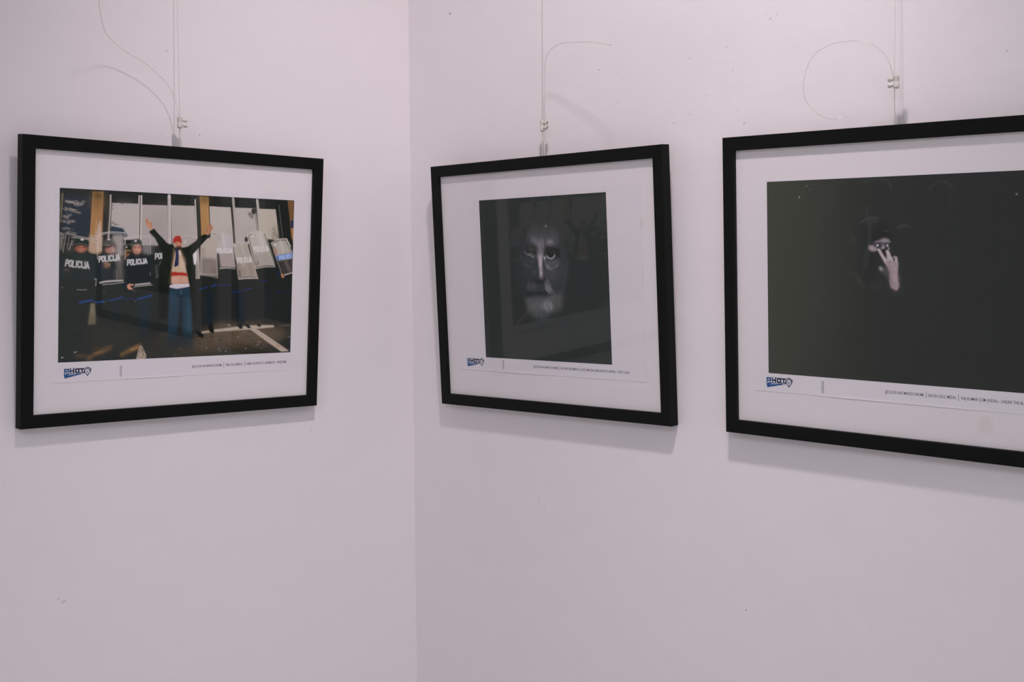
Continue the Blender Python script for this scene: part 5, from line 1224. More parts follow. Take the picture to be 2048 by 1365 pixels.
('S','3d3e41',0.43,0.38,0.59,[-26.2,-36,-25.8,-39.3,-24.4,-42.6]),
('S','3d3e41',0.52,0.38,0.59,[-13.8,-24.3,-12.6,-27.4,-11.1,-30.4]),
('S','737277',0.27,0.38,0.59,[-24.1,-33.8,-23.9,-36.2,-22,-38.5]),
('S','5d5c60',0.53,0.38,0.59,[-27.4,-29.3,-27.1,-32.1,-24.8,-34.9]),
('S','3d3e41',0.49,0.38,0.59,[-10.6,-36.3,-9.8,-40.1,-9.4,-43.8]),
('S','3d3e41',0.36,0.38,0.59,[-23,-35.3,-21.1,-40,-19.5,-44.6]),
('S','737277',0.5,0.38,0.59,[-8.4,-25.7,-8,-28.1,-7,-30.5]),
('S','3d3e41',0.33,0.38,0.59,[-32.9,-33.4,-32.8,-36.3,-31.5,-39.2]),
('S','3d3e41',0.44,0.38,0.59,[-12.4,-25.1,-11.6,-28.5,-11.4,-31.8]),
('S','5d5c60',0.62,0.38,0.59,[-11.8,-27,-10.3,-30.1,-10.3,-33.3]),
('S','5d5c60',0.6,0.38,0.59,[-21.4,-36.6,-21,-39.4,-20,-42.2]),
('S','6a696d',0.31,0.38,0.59,[-11.8,-27.2,-11.8,-30,-10.1,-32.8]),
('S','3d3e41',0.39,0.38,0.59,[-33.6,-36.2,-33.2,-38.4,-31.2,-40.5]),
('S','5d5c60',0.27,0.38,0.59,[-18.8,-29.8,-18.2,-32.6,-17.8,-35.4]),
('S','737277',0.53,0.38,0.59,[-18.7,-24.6,-17.7,-27.5,-17.2,-30.5]),
('S','737277',0.35,0.38,0.59,[-24.2,-23.8,-23,-26,-22.2,-28.3]),
('S','5d5c60',0.32,0.38,0.59,[-30.3,-33.6,-29.2,-37.8,-28.7,-42]),
('S','3d3e41',0.61,0.38,0.59,[-33.5,-32.1,-32.3,-36.6,-30.7,-41]),
('S','737277',0.3,0.38,0.59,[-11.9,-31.2,-11.4,-34.5,-11.3,-37.7]),
('S','3d3e41',0.43,0.38,0.59,[-11,-24.6,-10,-28.7,-8.1,-32.9]),
('S','6a696d',0.57,0.38,0.59,[-7.7,-25.3,-7,-28.2,-5.2,-31.2]),
('S','6a696d',0.53,0.38,0.59,[-8.8,-31.3,-8.2,-33.6,-8.2,-35.9]),
('S','5d5c60',0.54,0.38,0.59,[-8.9,-24.6,-8.6,-28.5,-6.9,-32.3]),
('S','5d5c60',0.57,0.38,0.59,[-11.4,-29.2,-11.1,-32.2,-10.2,-35.1]),
('S','5d5c60',0.36,0.38,0.59,[-25.1,-27,-24.1,-31.6,-22.9,-36.2]),
('S','6a696d',0.54,0.38,0.59,[-30,-26.8,-28.8,-31.5,-26.4,-36.2]),
('S','6a696d',0.25,0.38,0.59,[-14.6,-24.8,-13.5,-28.6,-11.8,-32.4]),
('S','5d5c60',0.36,0.38,0.59,[-26.5,-36.2,-25.2,-38.6,-25.4,-41]),
('S','737277',0.32,0.38,0.59,[-18.4,-25.6,-18,-29.1,-15.6,-32.5]),
('S','737277',0.49,0.38,0.59,[-7.2,-32.1,-6.3,-36,-6,-39.8]),
('S','737277',0.46,0.38,0.59,[-25.5,-32,-25.5,-34.6,-23,-37.1]),
('S','6a696d',0.31,0.38,0.59,[-23.1,-24.8,-22.6,-28,-22.4,-31.2]),
('S','6a696d',0.39,0.38,0.59,[-30.3,-28.1,-28.4,-32.7,-29.2,-37.2]),
('S','3d3e41',0.43,0.38,0.59,[-29.9,-29.8,-29.9,-32.2,-27.8,-34.5]),
('S','3d3e41',0.46,0.38,0.59,[-13.8,-30.3,-12.6,-34.7,-11.7,-39]),
('S','737277',0.54,0.38,0.59,[-21.9,-30.5,-20.3,-34.8,-20.1,-39.1]),
('S','737277',0.3,0.38,0.59,[-13.5,-27.3,-12.6,-31.6,-10.3,-36]),
('S','737277',0.59,0.38,0.59,[-17.1,-24.1,-16.7,-27.8,-16.4,-31.6]),
('S','5d5c60',0.42,0.38,0.59,[-12.7,-36.4,-12.3,-40.4,-10.6,-44.3]),
('S','5d5c60',0.52,0.38,0.59,[-29.9,-31.4,-28.9,-34.5,-28.1,-37.5]),
('S','5d5c60',0.36,0.38,0.59,[-13.1,-32.9,-12.7,-35.9,-10.3,-39]),
('S','5d5c60',0.42,0.38,0.59,[-30.5,-30.1,-29.1,-34.2,-29,-38.3]),
('S','737277',0.42,0.38,0.59,[-26.3,-25.1,-24.8,-28.2,-24.6,-31.2]),
('S','5d5c60',0.4,0.38,0.59,[-16.8,-24.2,-16.6,-27.5,-14.1,-30.7]),
('S','3d3e41',0.59,0.38,0.59,[-7.2,-28.1,-6,-30.8,-6,-33.5]),
('S','5d5c60',0.5,0.38,0.59,[-14.5,-28.1,-13.9,-31,-13.3,-34]),
('S','737277',0.25,0.38,0.59,[-10.2,-31,-10.3,-33.5,-10,-36.1]),
('S','737277',0.61,0.38,0.59,[-9.7,-26,-9.5,-29.3,-7.9,-32.6]),
('S','737277',0.3,0.38,0.59,[-19.5,-33.1,-18.5,-37.4,-16.8,-41.7]),
('S','5d5c60',0.57,0.38,0.59,[-10,-28.2,-9.4,-31.6,-9,-35]),
('S','5d5c60',0.63,0.38,0.59,[-17.3,-24.4,-16.9,-26.7,-16.1,-28.9]),
('S','3d3e41',0.37,0.38,0.59,[-20.7,-25.2,-19.9,-27.9,-18.1,-30.6]),
('S','838186',0.57,0.38,0.59,[1,-30.3,3.2,-34.7,7.7,-39.1]),
('S','454447',0.53,0.38,0.59,[1.6,-33,3.9,-36.3,4.7,-39.5]),
('S','77757a',0.29,0.38,0.59,[8.4,-33.4,9.8,-36.3,11.9,-39.3]),
('S','8e8c91',0.35,0.38,0.59,[8.9,-22.1,12.2,-27,14.2,-31.9]),
('S','77757a',0.66,0.38,0.59,[4.7,-33.1,6.9,-36.9,9.5,-40.8]),
('S','8e8c91',0.47,0.38,0.59,[-0.2,-29.4,2.1,-32.7,3.7,-36]),
('S','8e8c91',0.62,0.38,0.59,[1.5,-33.2,3.9,-37.1,7.1,-41.1]),
('S','8e8c91',0.3,0.38,0.59,[8.4,-28.2,11.8,-32.9,15.5,-37.6]),
('S','8e8c91',0.36,0.38,0.59,[14.4,-26.9,16.6,-29.8,17.7,-32.8]),
('S','8e8c91',0.33,0.38,0.59,[13.5,-30.6,16.1,-35,18.7,-39.3]),
('S','77757a',0.38,0.38,0.59,[0.6,-25.3,3.6,-29.6,5.3,-33.8]),
('S','8e8c91',0.51,0.38,0.59,[-1,-24,0.9,-27.7,4.2,-31.4]),
('S','454447',0.44,0.38,0.59,[-1.4,-31.8,1,-35.2,3.4,-38.6]),
('S','454447',0.47,0.38,0.59,[-4,-32.3,-1.6,-37,1.3,-41.7]),
('S','454447',0.46,0.38,0.59,[3.9,-28.3,5.9,-31.7,9.6,-35.1]),
('S','8e8c91',0.48,0.38,0.59,[-1.3,-31.3,0.9,-34.6,1.9,-37.9]),
('S','454447',0.4,0.38,0.59,[13,-28,15.3,-31.8,16.7,-35.6]),
('S','77757a',0.37,0.38,0.59,[8.4,-30,11.2,-34.2,14.3,-38.5]),
('S','77757a',0.49,0.38,0.59,[2,-27.2,5.7,-32.1,8.1,-37]),
('S','8e8c91',0.49,0.38,0.59,[11.2,-27.3,13,-30.6,16,-34]),
('S','77757a',0.48,0.38,0.59,[3.5,-23.2,6.6,-27.1,8.5,-31]),
('S','77757a',0.46,0.38,0.59,[4.6,-33.8,6.5,-37.6,8.4,-41.5]),
('S','838186',0.42,0.38,0.59,[-0.7,-28.5,1.2,-31.3,2,-34.2]),
('S','454447',0.65,0.38,0.59,[7,-25.9,8.6,-29,10.5,-32.1]),
('S','454447',0.54,0.38,0.59,[-2.8,-34.4,-0.9,-38.1,1.6,-41.7]),
('S','8e8c91',0.4,0.38,0.59,[0.5,-32.1,3.3,-37.1,6.2,-42.1]),
('S','8e8c91',0.45,0.38,0.59,[2.6,-23.2,6,-27.9,8,-32.7]),
('S','8e8c91',0.68,0.38,0.59,[15.7,-26,17.9,-30.4,21.3,-34.8]),
('S','454447',0.43,0.38,0.59,[-2.4,-33.7,-0.1,-37.3,2.7,-40.9]),
('S','454447',0.44,0.38,0.59,[12.2,-25.1,14.1,-28.9,15.9,-32.8]),
('S','8e8c91',0.41,0.38,0.59,[-5.1,-32.3,-2.8,-35.1,-1,-37.8]),
('S','77757a',0.67,0.38,0.59,[-4,-29.2,-1.6,-33.6,0.8,-38.1]),
('S','8e8c91',0.6,0.38,0.59,[10.7,-28.1,12.9,-32.5,15.9,-36.9]),
('S','838186',0.25,0.38,0.59,[10.7,-25.1,12.9,-27.7,13,-30.3]),
('S','454447',0.44,0.38,0.59,[-3.4,-32.2,-1.1,-35.7,1.5,-39.1]),
('S','454447',0.47,0.38,0.59,[-1.4,-32.8,-0.3,-35.3,0.6,-37.9]),
('S','8e8c91',0.44,0.38,0.59,[1.7,-34.6,3.2,-37.3,5.8,-39.9]),
('S','454447',0.34,0.38,0.59,[9.3,-26,10.8,-29,11.8,-32]),
('S','838186',0.37,0.38,0.59,[-1.5,-27,0.8,-30.5,3.2,-33.9]),
('S','8e8c91',0.53,0.38,0.59,[-4,-22.2,-2,-25.5,0.2,-28.8]),
('S','8e8c91',0.38,0.38,0.59,[15.9,-26.7,19,-31.5,21.9,-36.3]),
('S','838186',0.65,0.38,0.59,[-3.8,-32.4,-1.7,-36.1,2.1,-39.8]),
('S','8e8c91',0.38,0.38,0.59,[-1.8,-28.7,-0.1,-31.9,2.4,-35.1]),
('S','454447',0.52,0.38,0.59,[-3,-22.7,-0.8,-27.3,1.6,-31.9]),
('S','838186',0.38,0.38,0.59,[-3.7,-28.6,-2,-32.3,1.5,-35.9]),
('S','8e8c91',0.42,0.38,0.59,[5.2,-25.7,7,-28.9,9.5,-32.1]),
('S','8e8c91',0.48,0.38,0.59,[9.1,-23.2,11.2,-27.5,15.1,-31.7]),
('S','838186',0.62,0.38,0.59,[11.3,-28.4,14.6,-32.5,16,-36.6]),
('S','454447',0.56,0.38,0.59,[5.9,-28.3,8.6,-31.6,10,-35]),
('S','838186',0.52,0.38,0.59,[7,-26.9,9.1,-30.5,11.6,-34.2]),
('S','838186',0.66,0.38,0.59,[11.5,-31.6,13.5,-34.5,15.8,-37.4]),
('S','838186',0.27,0.38,0.59,[5.4,-24.4,7.7,-27.7,10.8,-31]),
('S','8e8c91',0.44,0.38,0.59,[3.7,-26.9,6.3,-30.1,7.7,-33.3]),
('S','838186',0.42,0.38,0.59,[3.9,-29.4,5.9,-32.8,9.1,-36.2]),
('S','8e8c91',0.51,0.38,0.59,[14.2,-26.8,16.2,-30.6,18.3,-34.4]),
('S','454447',0.47,0.38,0.59,[8.4,-31.3,10.1,-34,11.5,-36.6]),
('S','8e8c91',0.63,0.38,0.59,[4.4,-24.4,7.3,-27.9,8.1,-31.3]),
('S','8e8c91',0.3,0.38,0.59,[11.8,-31.1,14.8,-36.1,18.3,-41.2]),
('S','8e8c91',0.31,0.38,0.59,[-2.5,-24.7,1.2,-29.6,3.6,-34.5]),
('S','77757a',0.26,0.38,0.59,[-0.6,-32.8,1.8,-36.3,3.9,-39.8]),
('S','454447',0.34,0.38,0.59,[6.6,-29.5,8.3,-32.8,9.9,-36.1]),
('S','77757a',0.39,0.38,0.59,[-0.5,-27,2.2,-31.7,6.6,-36.4]),
('S','454447',0.6,0.38,0.59,[1.7,-24.6,3.4,-28.5,7,-32.3]),
('S','838186',0.38,0.38,0.59,[0.4,-23.7,2.9,-26.9,4,-30]),
('S','838186',0.48,0.38,0.59,[2.6,-24.6,4.4,-27.6,5.7,-30.5]),
('S','8e8c91',0.4,0.38,0.59,[3.4,-29.4,6.3,-34.1,8.6,-38.7]),
('S','77757a',0.35,0.38,0.59,[-3,-27.4,0.3,-31.9,3.5,-36.4]),
('S','8e8c91',0.32,0.38,0.59,[10.7,-29.7,13,-32.4,13.8,-35.1]),
('S','838186',0.38,0.38,0.59,[2.3,-23.3,4.2,-26.5,6,-29.8]),
('S','8e8c91',0.32,0.38,0.59,[5.1,-32,7.4,-35.6,8.7,-39.2]),
('S','8e8c91',0.41,0.38,0.59,[12.9,-28,15.6,-31.4,17,-34.8]),
('S','454447',0.25,0.38,0.59,[3.2,-21.9,5.7,-25.8,8.2,-29.6]),
('S','838186',0.57,0.38,0.59,[-3.2,-25.9,-1,-28.9,-0.2,-31.9]),
('S','838186',0.63,0.38,0.59,[15.5,-25.8,18.1,-29.1,20.6,-32.5]),
('S','838186',0.4,0.38,0.59,[16,-22.4,18.4,-25.8,20.3,-29.1]),
('S','454447',0.28,0.38,0.59,[5.7,-21.9,8.5,-25.5,10.4,-29.1]),
('S','838186',0.26,0.38,0.59,[14.1,-22.9,15.5,-25.5,17.8,-28]),
('S','8e8c91',0.67,0.38,0.59,[-0.6,-31.3,0.7,-33.7,2.4,-36.2]),
('S','5a595b',0.25,0.38,0.59,[23.1,-17.7,23.7,-22.7,24.1,-27.7]),
('S','626163',0.46,0.38,0.59,[31.1,-19.5,31.3,-23.8,31.7,-28]),
('S','444446',0.3,0.38,0.59,[19.7,-24.4,19.7,-29,19.6,-33.5]),
('S','444446',0.34,0.38,0.59,[33.7,-19.5,34.5,-22.9,34.2,-26.3]),
('S','626163',0.48,0.38,0.59,[23.4,-24.7,23,-27.6,24.9,-30.4]),
('S','626163',0.44,0.38,0.59,[28.3,-19,29,-24,29.9,-29]),
('S','5a595b',0.45,0.38,0.59,[17.4,-24.5,17.8,-28.1,17.7,-31.7]),
('S','444446',0.48,0.38,0.59,[28.2,-22.5,28.8,-26.2,29.3,-29.9]),
('S','444446',0.39,0.38,0.59,[32.3,-28.7,31.8,-31.3,32.5,-33.9]),
('S','5a595b',0.33,0.38,0.59,[30.5,-15.7,31.4,-18.8,31.9,-21.8]),
('S','5a595b',0.34,0.38,0.59,[34.9,-27.6,35.1,-31.7,35.6,-35.8]),
('S','5a595b',0.44,0.38,0.59,[29.1,-25.7,29.1,-29.9,29.1,-34.1]),
('S','5a595b',0.4,0.38,0.59,[33.8,-22.8,34.2,-27.2,34.5,-31.7]),
('S','5a595b',0.52,0.38,0.59,[32.9,-20.8,32.7,-24.1,32.1,-27.4]),
('S','626163',0.51,0.38,0.59,[18.5,-25.9,18.2,-28.8,17.8,-31.7]),
('S','444446',0.42,0.38,0.59,[28.2,-16.3,28.5,-20.6,27.4,-24.9]),
('S','444446',0.5,0.38,0.59,[29.9,-17.6,29.7,-21.5,31.2,-25.4]),
('S','444446',0.37,0.38,0.59,[28.2,-14.8,28.3,-18.4,28.5,-21.9]),
('S','5a595b',0.34,0.38,0.59,[17.7,-23.1,18.7,-27.6,17.6,-32.1]),
('S','5a595b',0.46,0.38,0.59,[20,-15.4,20.1,-20,19.3,-24.5]),
('S','626163',0.36,0.38,0.59,[25.3,-16.5,24.8,-19.1,25,-21.6]),
('S','444446',0.44,0.38,0.59,[25,-23.4,24.6,-28.2,24.9,-33]),
('S','626163',0.44,0.38,0.59,[35.1,-16.2,35.2,-21.1,35.4,-26.1]),
('S','444446',0.29,0.38,0.59,[21.2,-26.9,20.9,-29.3,20.9,-31.6]),
('S','444446',0.52,0.38,0.59,[32.7,-28.4,33.1,-32.8,34.2,-37.2]),
('S','626163',0.31,0.38,0.59,[20.1,-26,20.8,-30.7,20.4,-35.3]),
('S','444446',0.33,0.38,0.59,[29.5,-15.8,29.6,-20.3,30.7,-24.7]),
('S','444446',0.45,0.38,0.59,[32.4,-23.8,32.8,-27.9,32.8,-32]),
('S','444446',0.31,0.38,0.59,[27,-17.1,27.6,-22.1,27,-27.2]),
('S','5a595b',0.32,0.38,0.59,[30.3,-25.8,30.8,-30,30.1,-34.1]),
('S','5a595b',0.43,0.38,0.59,[33.4,-16.7,34.2,-19.7,32.7,-22.7]),
('S','5a595b',0.42,0.38,0.59,[34.3,-23.1,35.2,-27,35.6,-31]),
('S','444446',0.54,0.38,0.59,[34.5,-17.4,34.8,-20.8,34.3,-24.1]),
('S','626163',0.46,0.38,0.59,[32,-20.1,31.9,-24.5,31.9,-28.9]),
('S','5a595b',0.43,0.38,0.59,[27.8,-25.2,28.5,-28.9,27,-32.6]),
('S','5a595b',0.5,0.38,0.59,[26.7,-13.4,27,-16.9,26.6,-20.4]),
('S','5a595b',0.46,0.38,0.59,[23.5,-27.1,23.7,-30.6,23.1,-34.1]),
('S','5a595b',0.36,0.38,0.59,[25.1,-24.4,25.8,-27.5,25.7,-30.6]),
('S','444446',0.27,0.38,0.59,[30.8,-25.9,31.7,-29.8,32.2,-33.7]),
('S','444446',0.31,0.38,0.59,[18.7,-21.9,18.5,-24.6,19.8,-27.4]),
('S','444446',0.5,0.38,0.59,[20.3,-25,20.4,-27.8,21.6,-30.6]),
('S','5a595b',0.27,0.38,0.59,[20.9,-25.3,20.6,-28.8,20.3,-32.3]),
('S','5a595b',0.36,0.38,0.59,[30.3,-23.4,30.5,-28.1,29.8,-32.8]),
('S','5a595b',0.38,0.38,0.59,[33.4,-20.5,33.2,-23.3,33.7,-26.1]),
('S','626163',0.27,0.38,0.59,[29.2,-26.8,29.9,-29.8,29.2,-32.8]),
('S','5a595b',0.28,0.38,0.59,[20.4,-22.7,21,-25.1,20.1,-27.6]),
('S','626163',0.38,0.38,0.59,[20.9,-14.6,21.5,-19.6,21.6,-24.6]),
('S','626163',0.51,0.38,0.59,[18.3,-13.9,18.1,-17,18.4,-20]),
('S','444446',0.33,0.38,0.59,[28.6,-22.3,29.4,-25.1,30.1,-27.9]),
('S','626163',0.51,0.38,0.59,[19.4,-25.6,19,-30.4,19.7,-35.2]),
('S','5a595b',0.55,0.38,0.59,[26.9,-26.6,27.7,-29.4,26.1,-32.2]),
('S','666a6e',0.32,0.38,0.59,[-19.6,-44,-20.1,-48.3,-20.1,-52.6]),
('S','3a3d40',0.33,0.38,0.59,[-2.7,-38.5,-3.2,-43,-5,-47.4]),
('S','666a6e',0.36,0.38,0.59,[-25,-39.4,-25,-41.9,-25.2,-44.4]),
('S','666a6e',0.44,0.38,0.59,[-26.1,-44.9,-27.1,-48.2,-27.3,-51.5]),
('S','3a3d40',0.34,0.38,0.59,[-16.3,-42.7,-16.9,-45,-16.2,-47.4]),
('S','666a6e',0.34,0.38,0.59,[-15,-38.5,-15.2,-42.2,-14.7,-45.9]),
('S','3a3d40',0.31,0.38,0.59,[0.6,-42.1,0.1,-46.7,-1,-51.3]),
('S','3a3d40',0.41,0.38,0.59,[-20,-43.3,-20.2,-46.5,-21.3,-49.7]),
('S','3a3d40',0.29,0.38,0.59,[0.4,-38.8,0.6,-42.7,-1.8,-46.7]),
('S','3a3d40',0.37,0.38,0.59,[1.1,-40.4,1.1,-44.4,0.8,-48.3]),
('S','666a6e',0.39,0.38,0.59,[-17.6,-40.9,-18.6,-44.1,-17.5,-47.2]),
('S','666a6e',0.36,0.38,0.59,[-17.1,-38.7,-17.5,-43.3,-18.8,-47.8]),
('S','3a3d40',0.45,0.38,0.59,[-23.2,-39.7,-23.6,-44.1,-24.4,-48.4]),
('S','666a6e',0.38,0.38,0.59,[-9.9,-43,-10.5,-45.8,-9.9,-48.5]),
('S','3a3d40',0.26,0.38,0.59,[-18.1,-43.7,-17.8,-46.1,-18.1,-48.5]),
('S','666a6e',0.25,0.38,0.59,[-14.5,-40.7,-14.6,-45,-16.5,-49.3]),
('S','5b5f63',0.4,0.38,0.59,[0.6,-40.7,0.8,-43.1,0.5,-45.6]),
('S','3a3d40',0.32,0.38,0.59,[-22.9,-42.2,-23.3,-46.7,-23.7,-51.3]),
('S','666a6e',0.34,0.38,0.59,[-8.3,-42.5,-9,-46.2,-10.5,-50]),
('S','5b5f63',0.38,0.38,0.59,[-6.3,-44.3,-7.5,-48.8,-6.6,-53.2]),
('S','5b5f63',0.46,0.38,0.59,[-24.2,-42.6,-24.7,-44.9,-23.6,-47.1]),
('S','3a3d40',0.28,0.38,0.59,[-22.2,-41,-23.1,-43.6,-24,-46.2]),
('S','666a6e',0.3,0.38,0.59,[-2.1,-39.5,-2,-42.5,-4,-45.6]),
('S','3a3d40',0.44,0.38,0.59,[-23.8,-38.8,-24.7,-42.7,-25.6,-46.6]),
('S','666a6e',0.46,0.38,0.59,[-17.4,-44.5,-17.8,-48.8,-17.4,-53.1]),
('S','666a6e',0.28,0.38,0.59,[-20.9,-38.6,-21.8,-43,-21,-47.3]),
('S','3a3d40',0.27,0.38,0.59,[-10.7,-42.4,-11.7,-45.9,-12.6,-49.5]),
('S','666a6e',0.29,0.38,0.59,[-24.2,-44.4,-23.9,-47.2,-25.6,-50.1]),
('S','5b5f63',0.3,0.38,0.59,[-8.8,-43.9,-8.9,-47.5,-8.7,-51.2]),
('S','5b5f63',0.34,0.38,0.59,[-8.3,-40.2,-9.5,-44.7,-8.5,-49.3]),
('S','5b5f63',0.34,0.38,0.59,[-25.9,-43.8,-26.7,-48.5,-25.7,-53]),
('S','3a3d40',0.45,0.38,0.59,[-11,-40.3,-10.7,-44,-11,-47.6]),
('S','3a3d40',0.35,0.38,0.59,[-6.3,-39.2,-6.1,-43.1,-7.9,-47.1]),
('S','5b5f63',0.36,0.38,0.59,[-6.4,-42.8,-7,-47.5,-8.5,-52.2]),
('S','5b5f63',0.46,0.38,0.59,[-21,-42.8,-20.8,-45.2,-22.2,-47.5]),
('S','666a6e',0.32,0.38,0.59,[-17.7,-44.5,-17.8,-47.2,-17.1,-49.8]),
('S','3a3d40',0.46,0.38,0.59,[1.3,-42,0.6,-45.5,-0,-49]),
('S','3a3d40',0.43,0.38,0.59,[-23.8,-41.1,-24.9,-45.5,-24.7,-49.9]),
('S','666a6e',0.32,0.38,0.59,[-2.6,-41.5,-2.4,-44.9,-4,-48.4]),
('S','3a3d40',0.47,0.38,0.59,[-3.7,-38.3,-4.1,-40.5,-3.5,-42.8]),
('S','5d5d5f',0.41,0.38,0.59,[-6.4,-16.5,-4.9,-18.7,-2.4,-20.9]),
('S','333538',0.47,0.38,0.59,[-24.9,-17.3,-23.1,-19.3,-22.1,-21.3]),
('S','333538',0.3,0.38,0.59,[-22.4,-22,-21.8,-23.5,-21,-24.9]),
('S','333538',0.31,0.38,0.59,[-2.1,-18.5,0.4,-20.6,2.1,-22.7]),
('S','46474a',0.38,0.38,0.59,[-17.5,-19.4,-16.7,-21.2,-14.2,-23]),
('S','333538',0.26,0.38,0.59,[-4.1,-19.9,-1.9,-22.3,0.4,-24.6]),
('S','46474a',0.26,0.38,0.59,[-3.2,-18.9,-1.2,-20.8,-0.3,-22.8]),
('S','5d5d5f',0.28,0.38,0.59,[-14.4,-18.8,-13.4,-20.8,-10.9,-22.8]),
('S','46474a',0.31,0.38,0.59,[-0.2,-16,1.5,-18.1,2.2,-20.2]),
('S','333538',0.36,0.38,0.59,[-25.1,-18.8,-22.9,-21.7,-19.3,-24.5]),
('S','333538',0.4,0.38,0.59,[-10.9,-15.8,-9.7,-17.2,-8.7,-18.6]),
('S','46474a',0.39,0.38,0.59,[-3.6,-18.4,-1.8,-20.7,0.9,-23.1]),
('S','333538',0.33,0.38,0.59,[-3.4,-18.6,-2.4,-20.1,0.1,-21.7]),
('S','46474a',0.41,0.38,0.59,[-21.2,-17.6,-19.6,-19.9,-16.2,-22.1]),
('S','46474a',0.48,0.38,0.59,[-26.2,-15.5,-24.3,-17.7,-23.1,-19.8]),
('S','46474a',0.28,0.38,0.59,[-0.4,-16.3,2.2,-18.7,2.9,-21.2]),
('S','5d5d5f',0.4,0.38,0.59,[-9.6,-21.1,-7.6,-23.4,-5.3,-25.7]),
('S','5d5d5f',0.32,0.38,0.59,[-2.9,-22,-1.1,-23.9,-0.2,-25.8]),
('S','333538',0.29,0.38,0.59,[-9,-21.5,-7.3,-23.5,-5.2,-25.4]),
('S','333538',0.35,0.38,0.59,[-4,-16.2,-1,-19.1,1.4,-21.9]),
('S','5d5d5f',0.35,0.38,0.59,[-16.7,-22.3,-14.4,-24.5,-13.3,-26.6]),
('S','46474a',0.42,0.38,0.59,[-6.1,-20.1,-3.7,-22.2,-3,-24.3]),
('S','5d5d5f',0.37,0.38,0.59,[-22.4,-22.6,-20.6,-24.1,-20.2,-25.6]),
('S','5d5d5f',0.38,0.38,0.59,[-10.4,-21,-8.2,-22.9,-7.9,-24.8]),
('S','5d5d5f',0.44,0.38,0.59,[-14.2,-22.6,-12.1,-24.9,-10.8,-27.2]),
('S','333538',0.46,0.38,0.59,[-4.9,-16.8,-3.1,-19.4,-1.3,-22]),
('S','333538',0.32,0.38,0.59,[0.3,-16.2,2.1,-18.9,5.4,-21.5]),
('S','5d5d5f',0.36,0.38,0.59,[-4.7,-19.3,-3.1,-21.4,-1.5,-23.6]),
('S','5d5d5f',0.46,0.38,0.59,[-20,-19.2,-16.9,-22,-14.6,-24.9]),
('S','333538',0.44,0.38,0.59,[-5.6,-16.3,-3.4,-18.3,-1,-20.3]),
('S','46474a',0.28,0.38,0.59,[-7,-21.3,-4.8,-24.2,-1.9,-27]),
('S','5d5d5f',0.45,0.38,0.59,[-9.8,-20.3,-7.9,-22.2,-6.3,-24.2]),
('S','46474a',0.46,0.38,0.59,[-7,-22.2,-5.1,-25,-3.4,-27.7]),
('S','5d5d5f',0.45,0.38,0.59,[-9.1,-20.5,-7.1,-23.2,-5,-25.9]),
('S','46474a',0.42,0.38,0.59,[-17.9,-20.1,-16.9,-21.7,-15.8,-23.3]),
('S','333538',0.27,0.38,0.59,[-13.8,-16.5,-12.5,-18.5,-9.6,-20.4]),
('S','333538',0.37,0.38,0.59,[-10.8,-18.1,-8.8,-19.8,-6.7,-21.6]),
('E','8c8a88',0.7,0.66,0,[10.8,97.8,2.4,-0.1,-0.1,-1.2])],
[
('E','3b3d35',0.95,35,0,[-200.3,30.5,119.9,0.9,-2.7,-224.1]),  # lighter left side: room reflection in the glass painted into the ink
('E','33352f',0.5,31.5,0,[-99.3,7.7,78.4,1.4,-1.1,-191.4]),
('P','242725',0.7,35,0,[82.4,162.6,242,154.6,246.1,-129.6,83.9,-143.6]),  # darker right side, where that painted reflection fades out
('P','2a2d2b',0.5,42,0,[-77.2,149.9,172.7,149.9,175.4,-120.7,-26.1,-106.5]),
('P','232524',0.8,8.4,0,[-45,86.8,-27.5,94.4,-13.7,89.5,0,76.9,2.3,58.3,-16,50,-18.3,22.9,-39.4,1.5,-44,43.7]),
('S','474a47',0.9,0.63,1.19,[-45,87.4,-36.8,92.3,-28.7,94.5,-20,92.5]),
('E','3c3e3c',0.6,2.8,0,[-26.9,89.2,8.7,-0.1,-0,-3.6]),
('S','3b3e3c',0.7,2.1,3.15,[-33.3,92.9,-31.6,66.8,-35.2,47.9,-38.7,27.9]),
('S','3b3e3c',0.7,1.4,2.1,[-37.4,107.6,-34.2,96.1]),
('S','40403f',0.75,1.75,2.45,[-55.9,22.4,-47.6,14,-40.6,2.5]),
('S','434644',0.8,0.84,1.26,[7.9,80.4,14.7,82.8,20.8,83]),
('S','363938',0.7,1.4,2.1,[20.8,83,28,78.4]),
('S','373a38',0.6,1.75,2.1,[-55.8,70.1,-53.4,60.6]),
('E','3d3d3d',0.5,2.8,0,[-21.8,6.1,5.8,0.1,-0,-2.6]),
('S','474a47',0.7,0.84,1.05,[-38.4,140.3,-25.7,143.7,-14.4,143.7,-4.4,139,-0,129.9]),
('S','424543',0.7,0.84,1.26,[50,126,61.7,135.9,72.2,136.3,82.6,130.3]),
('S','3d403d',0.7,0.84,1.4,[-108,132,-98.5,131,-88.4,119]),
('S','3d403e',0.7,0.84,1.12,[6.7,78.9,18.9,83,29.1,79.5]),
('S','2d302e',0.7,0.84,3.5,[-52.4,144.3,-51.5,31.7]),
('S','2c2f2d',0.7,0.84,4.2,[50,124.9,52.7,5.9]),
('S','2c2f2d',0.7,0.84,4.2,[80.3,123.9,85.4,24]),
('S','2a2d2b',0.7,0.84,5.6,[151.5,127.9,154.6,33.3]),
('S','3a3d3a',0.7,0.84,1.75,[-59.2,73.3,-51.4,61.7]),
('E','8a8c86',0.8,0.42,0,[-137.6,123.3,1.4,-0,-0,-1.2]),
('E','8a8c86',0.8,0.42,0,[-125.6,138.2,0.8,-0,-0,-0.7]),
('E','8a8c86',0.8,0.42,0,[-121.5,132.9,0.5,-0,-0,-0.5]),
('E','8a8c86',0.8,0.42,0,[163,118.1,1.1,-0,0,-1]),
('E','8a8c86',0.8,0.42,0,[-131.2,130.9,0.6,-0,-0,-0.5]),
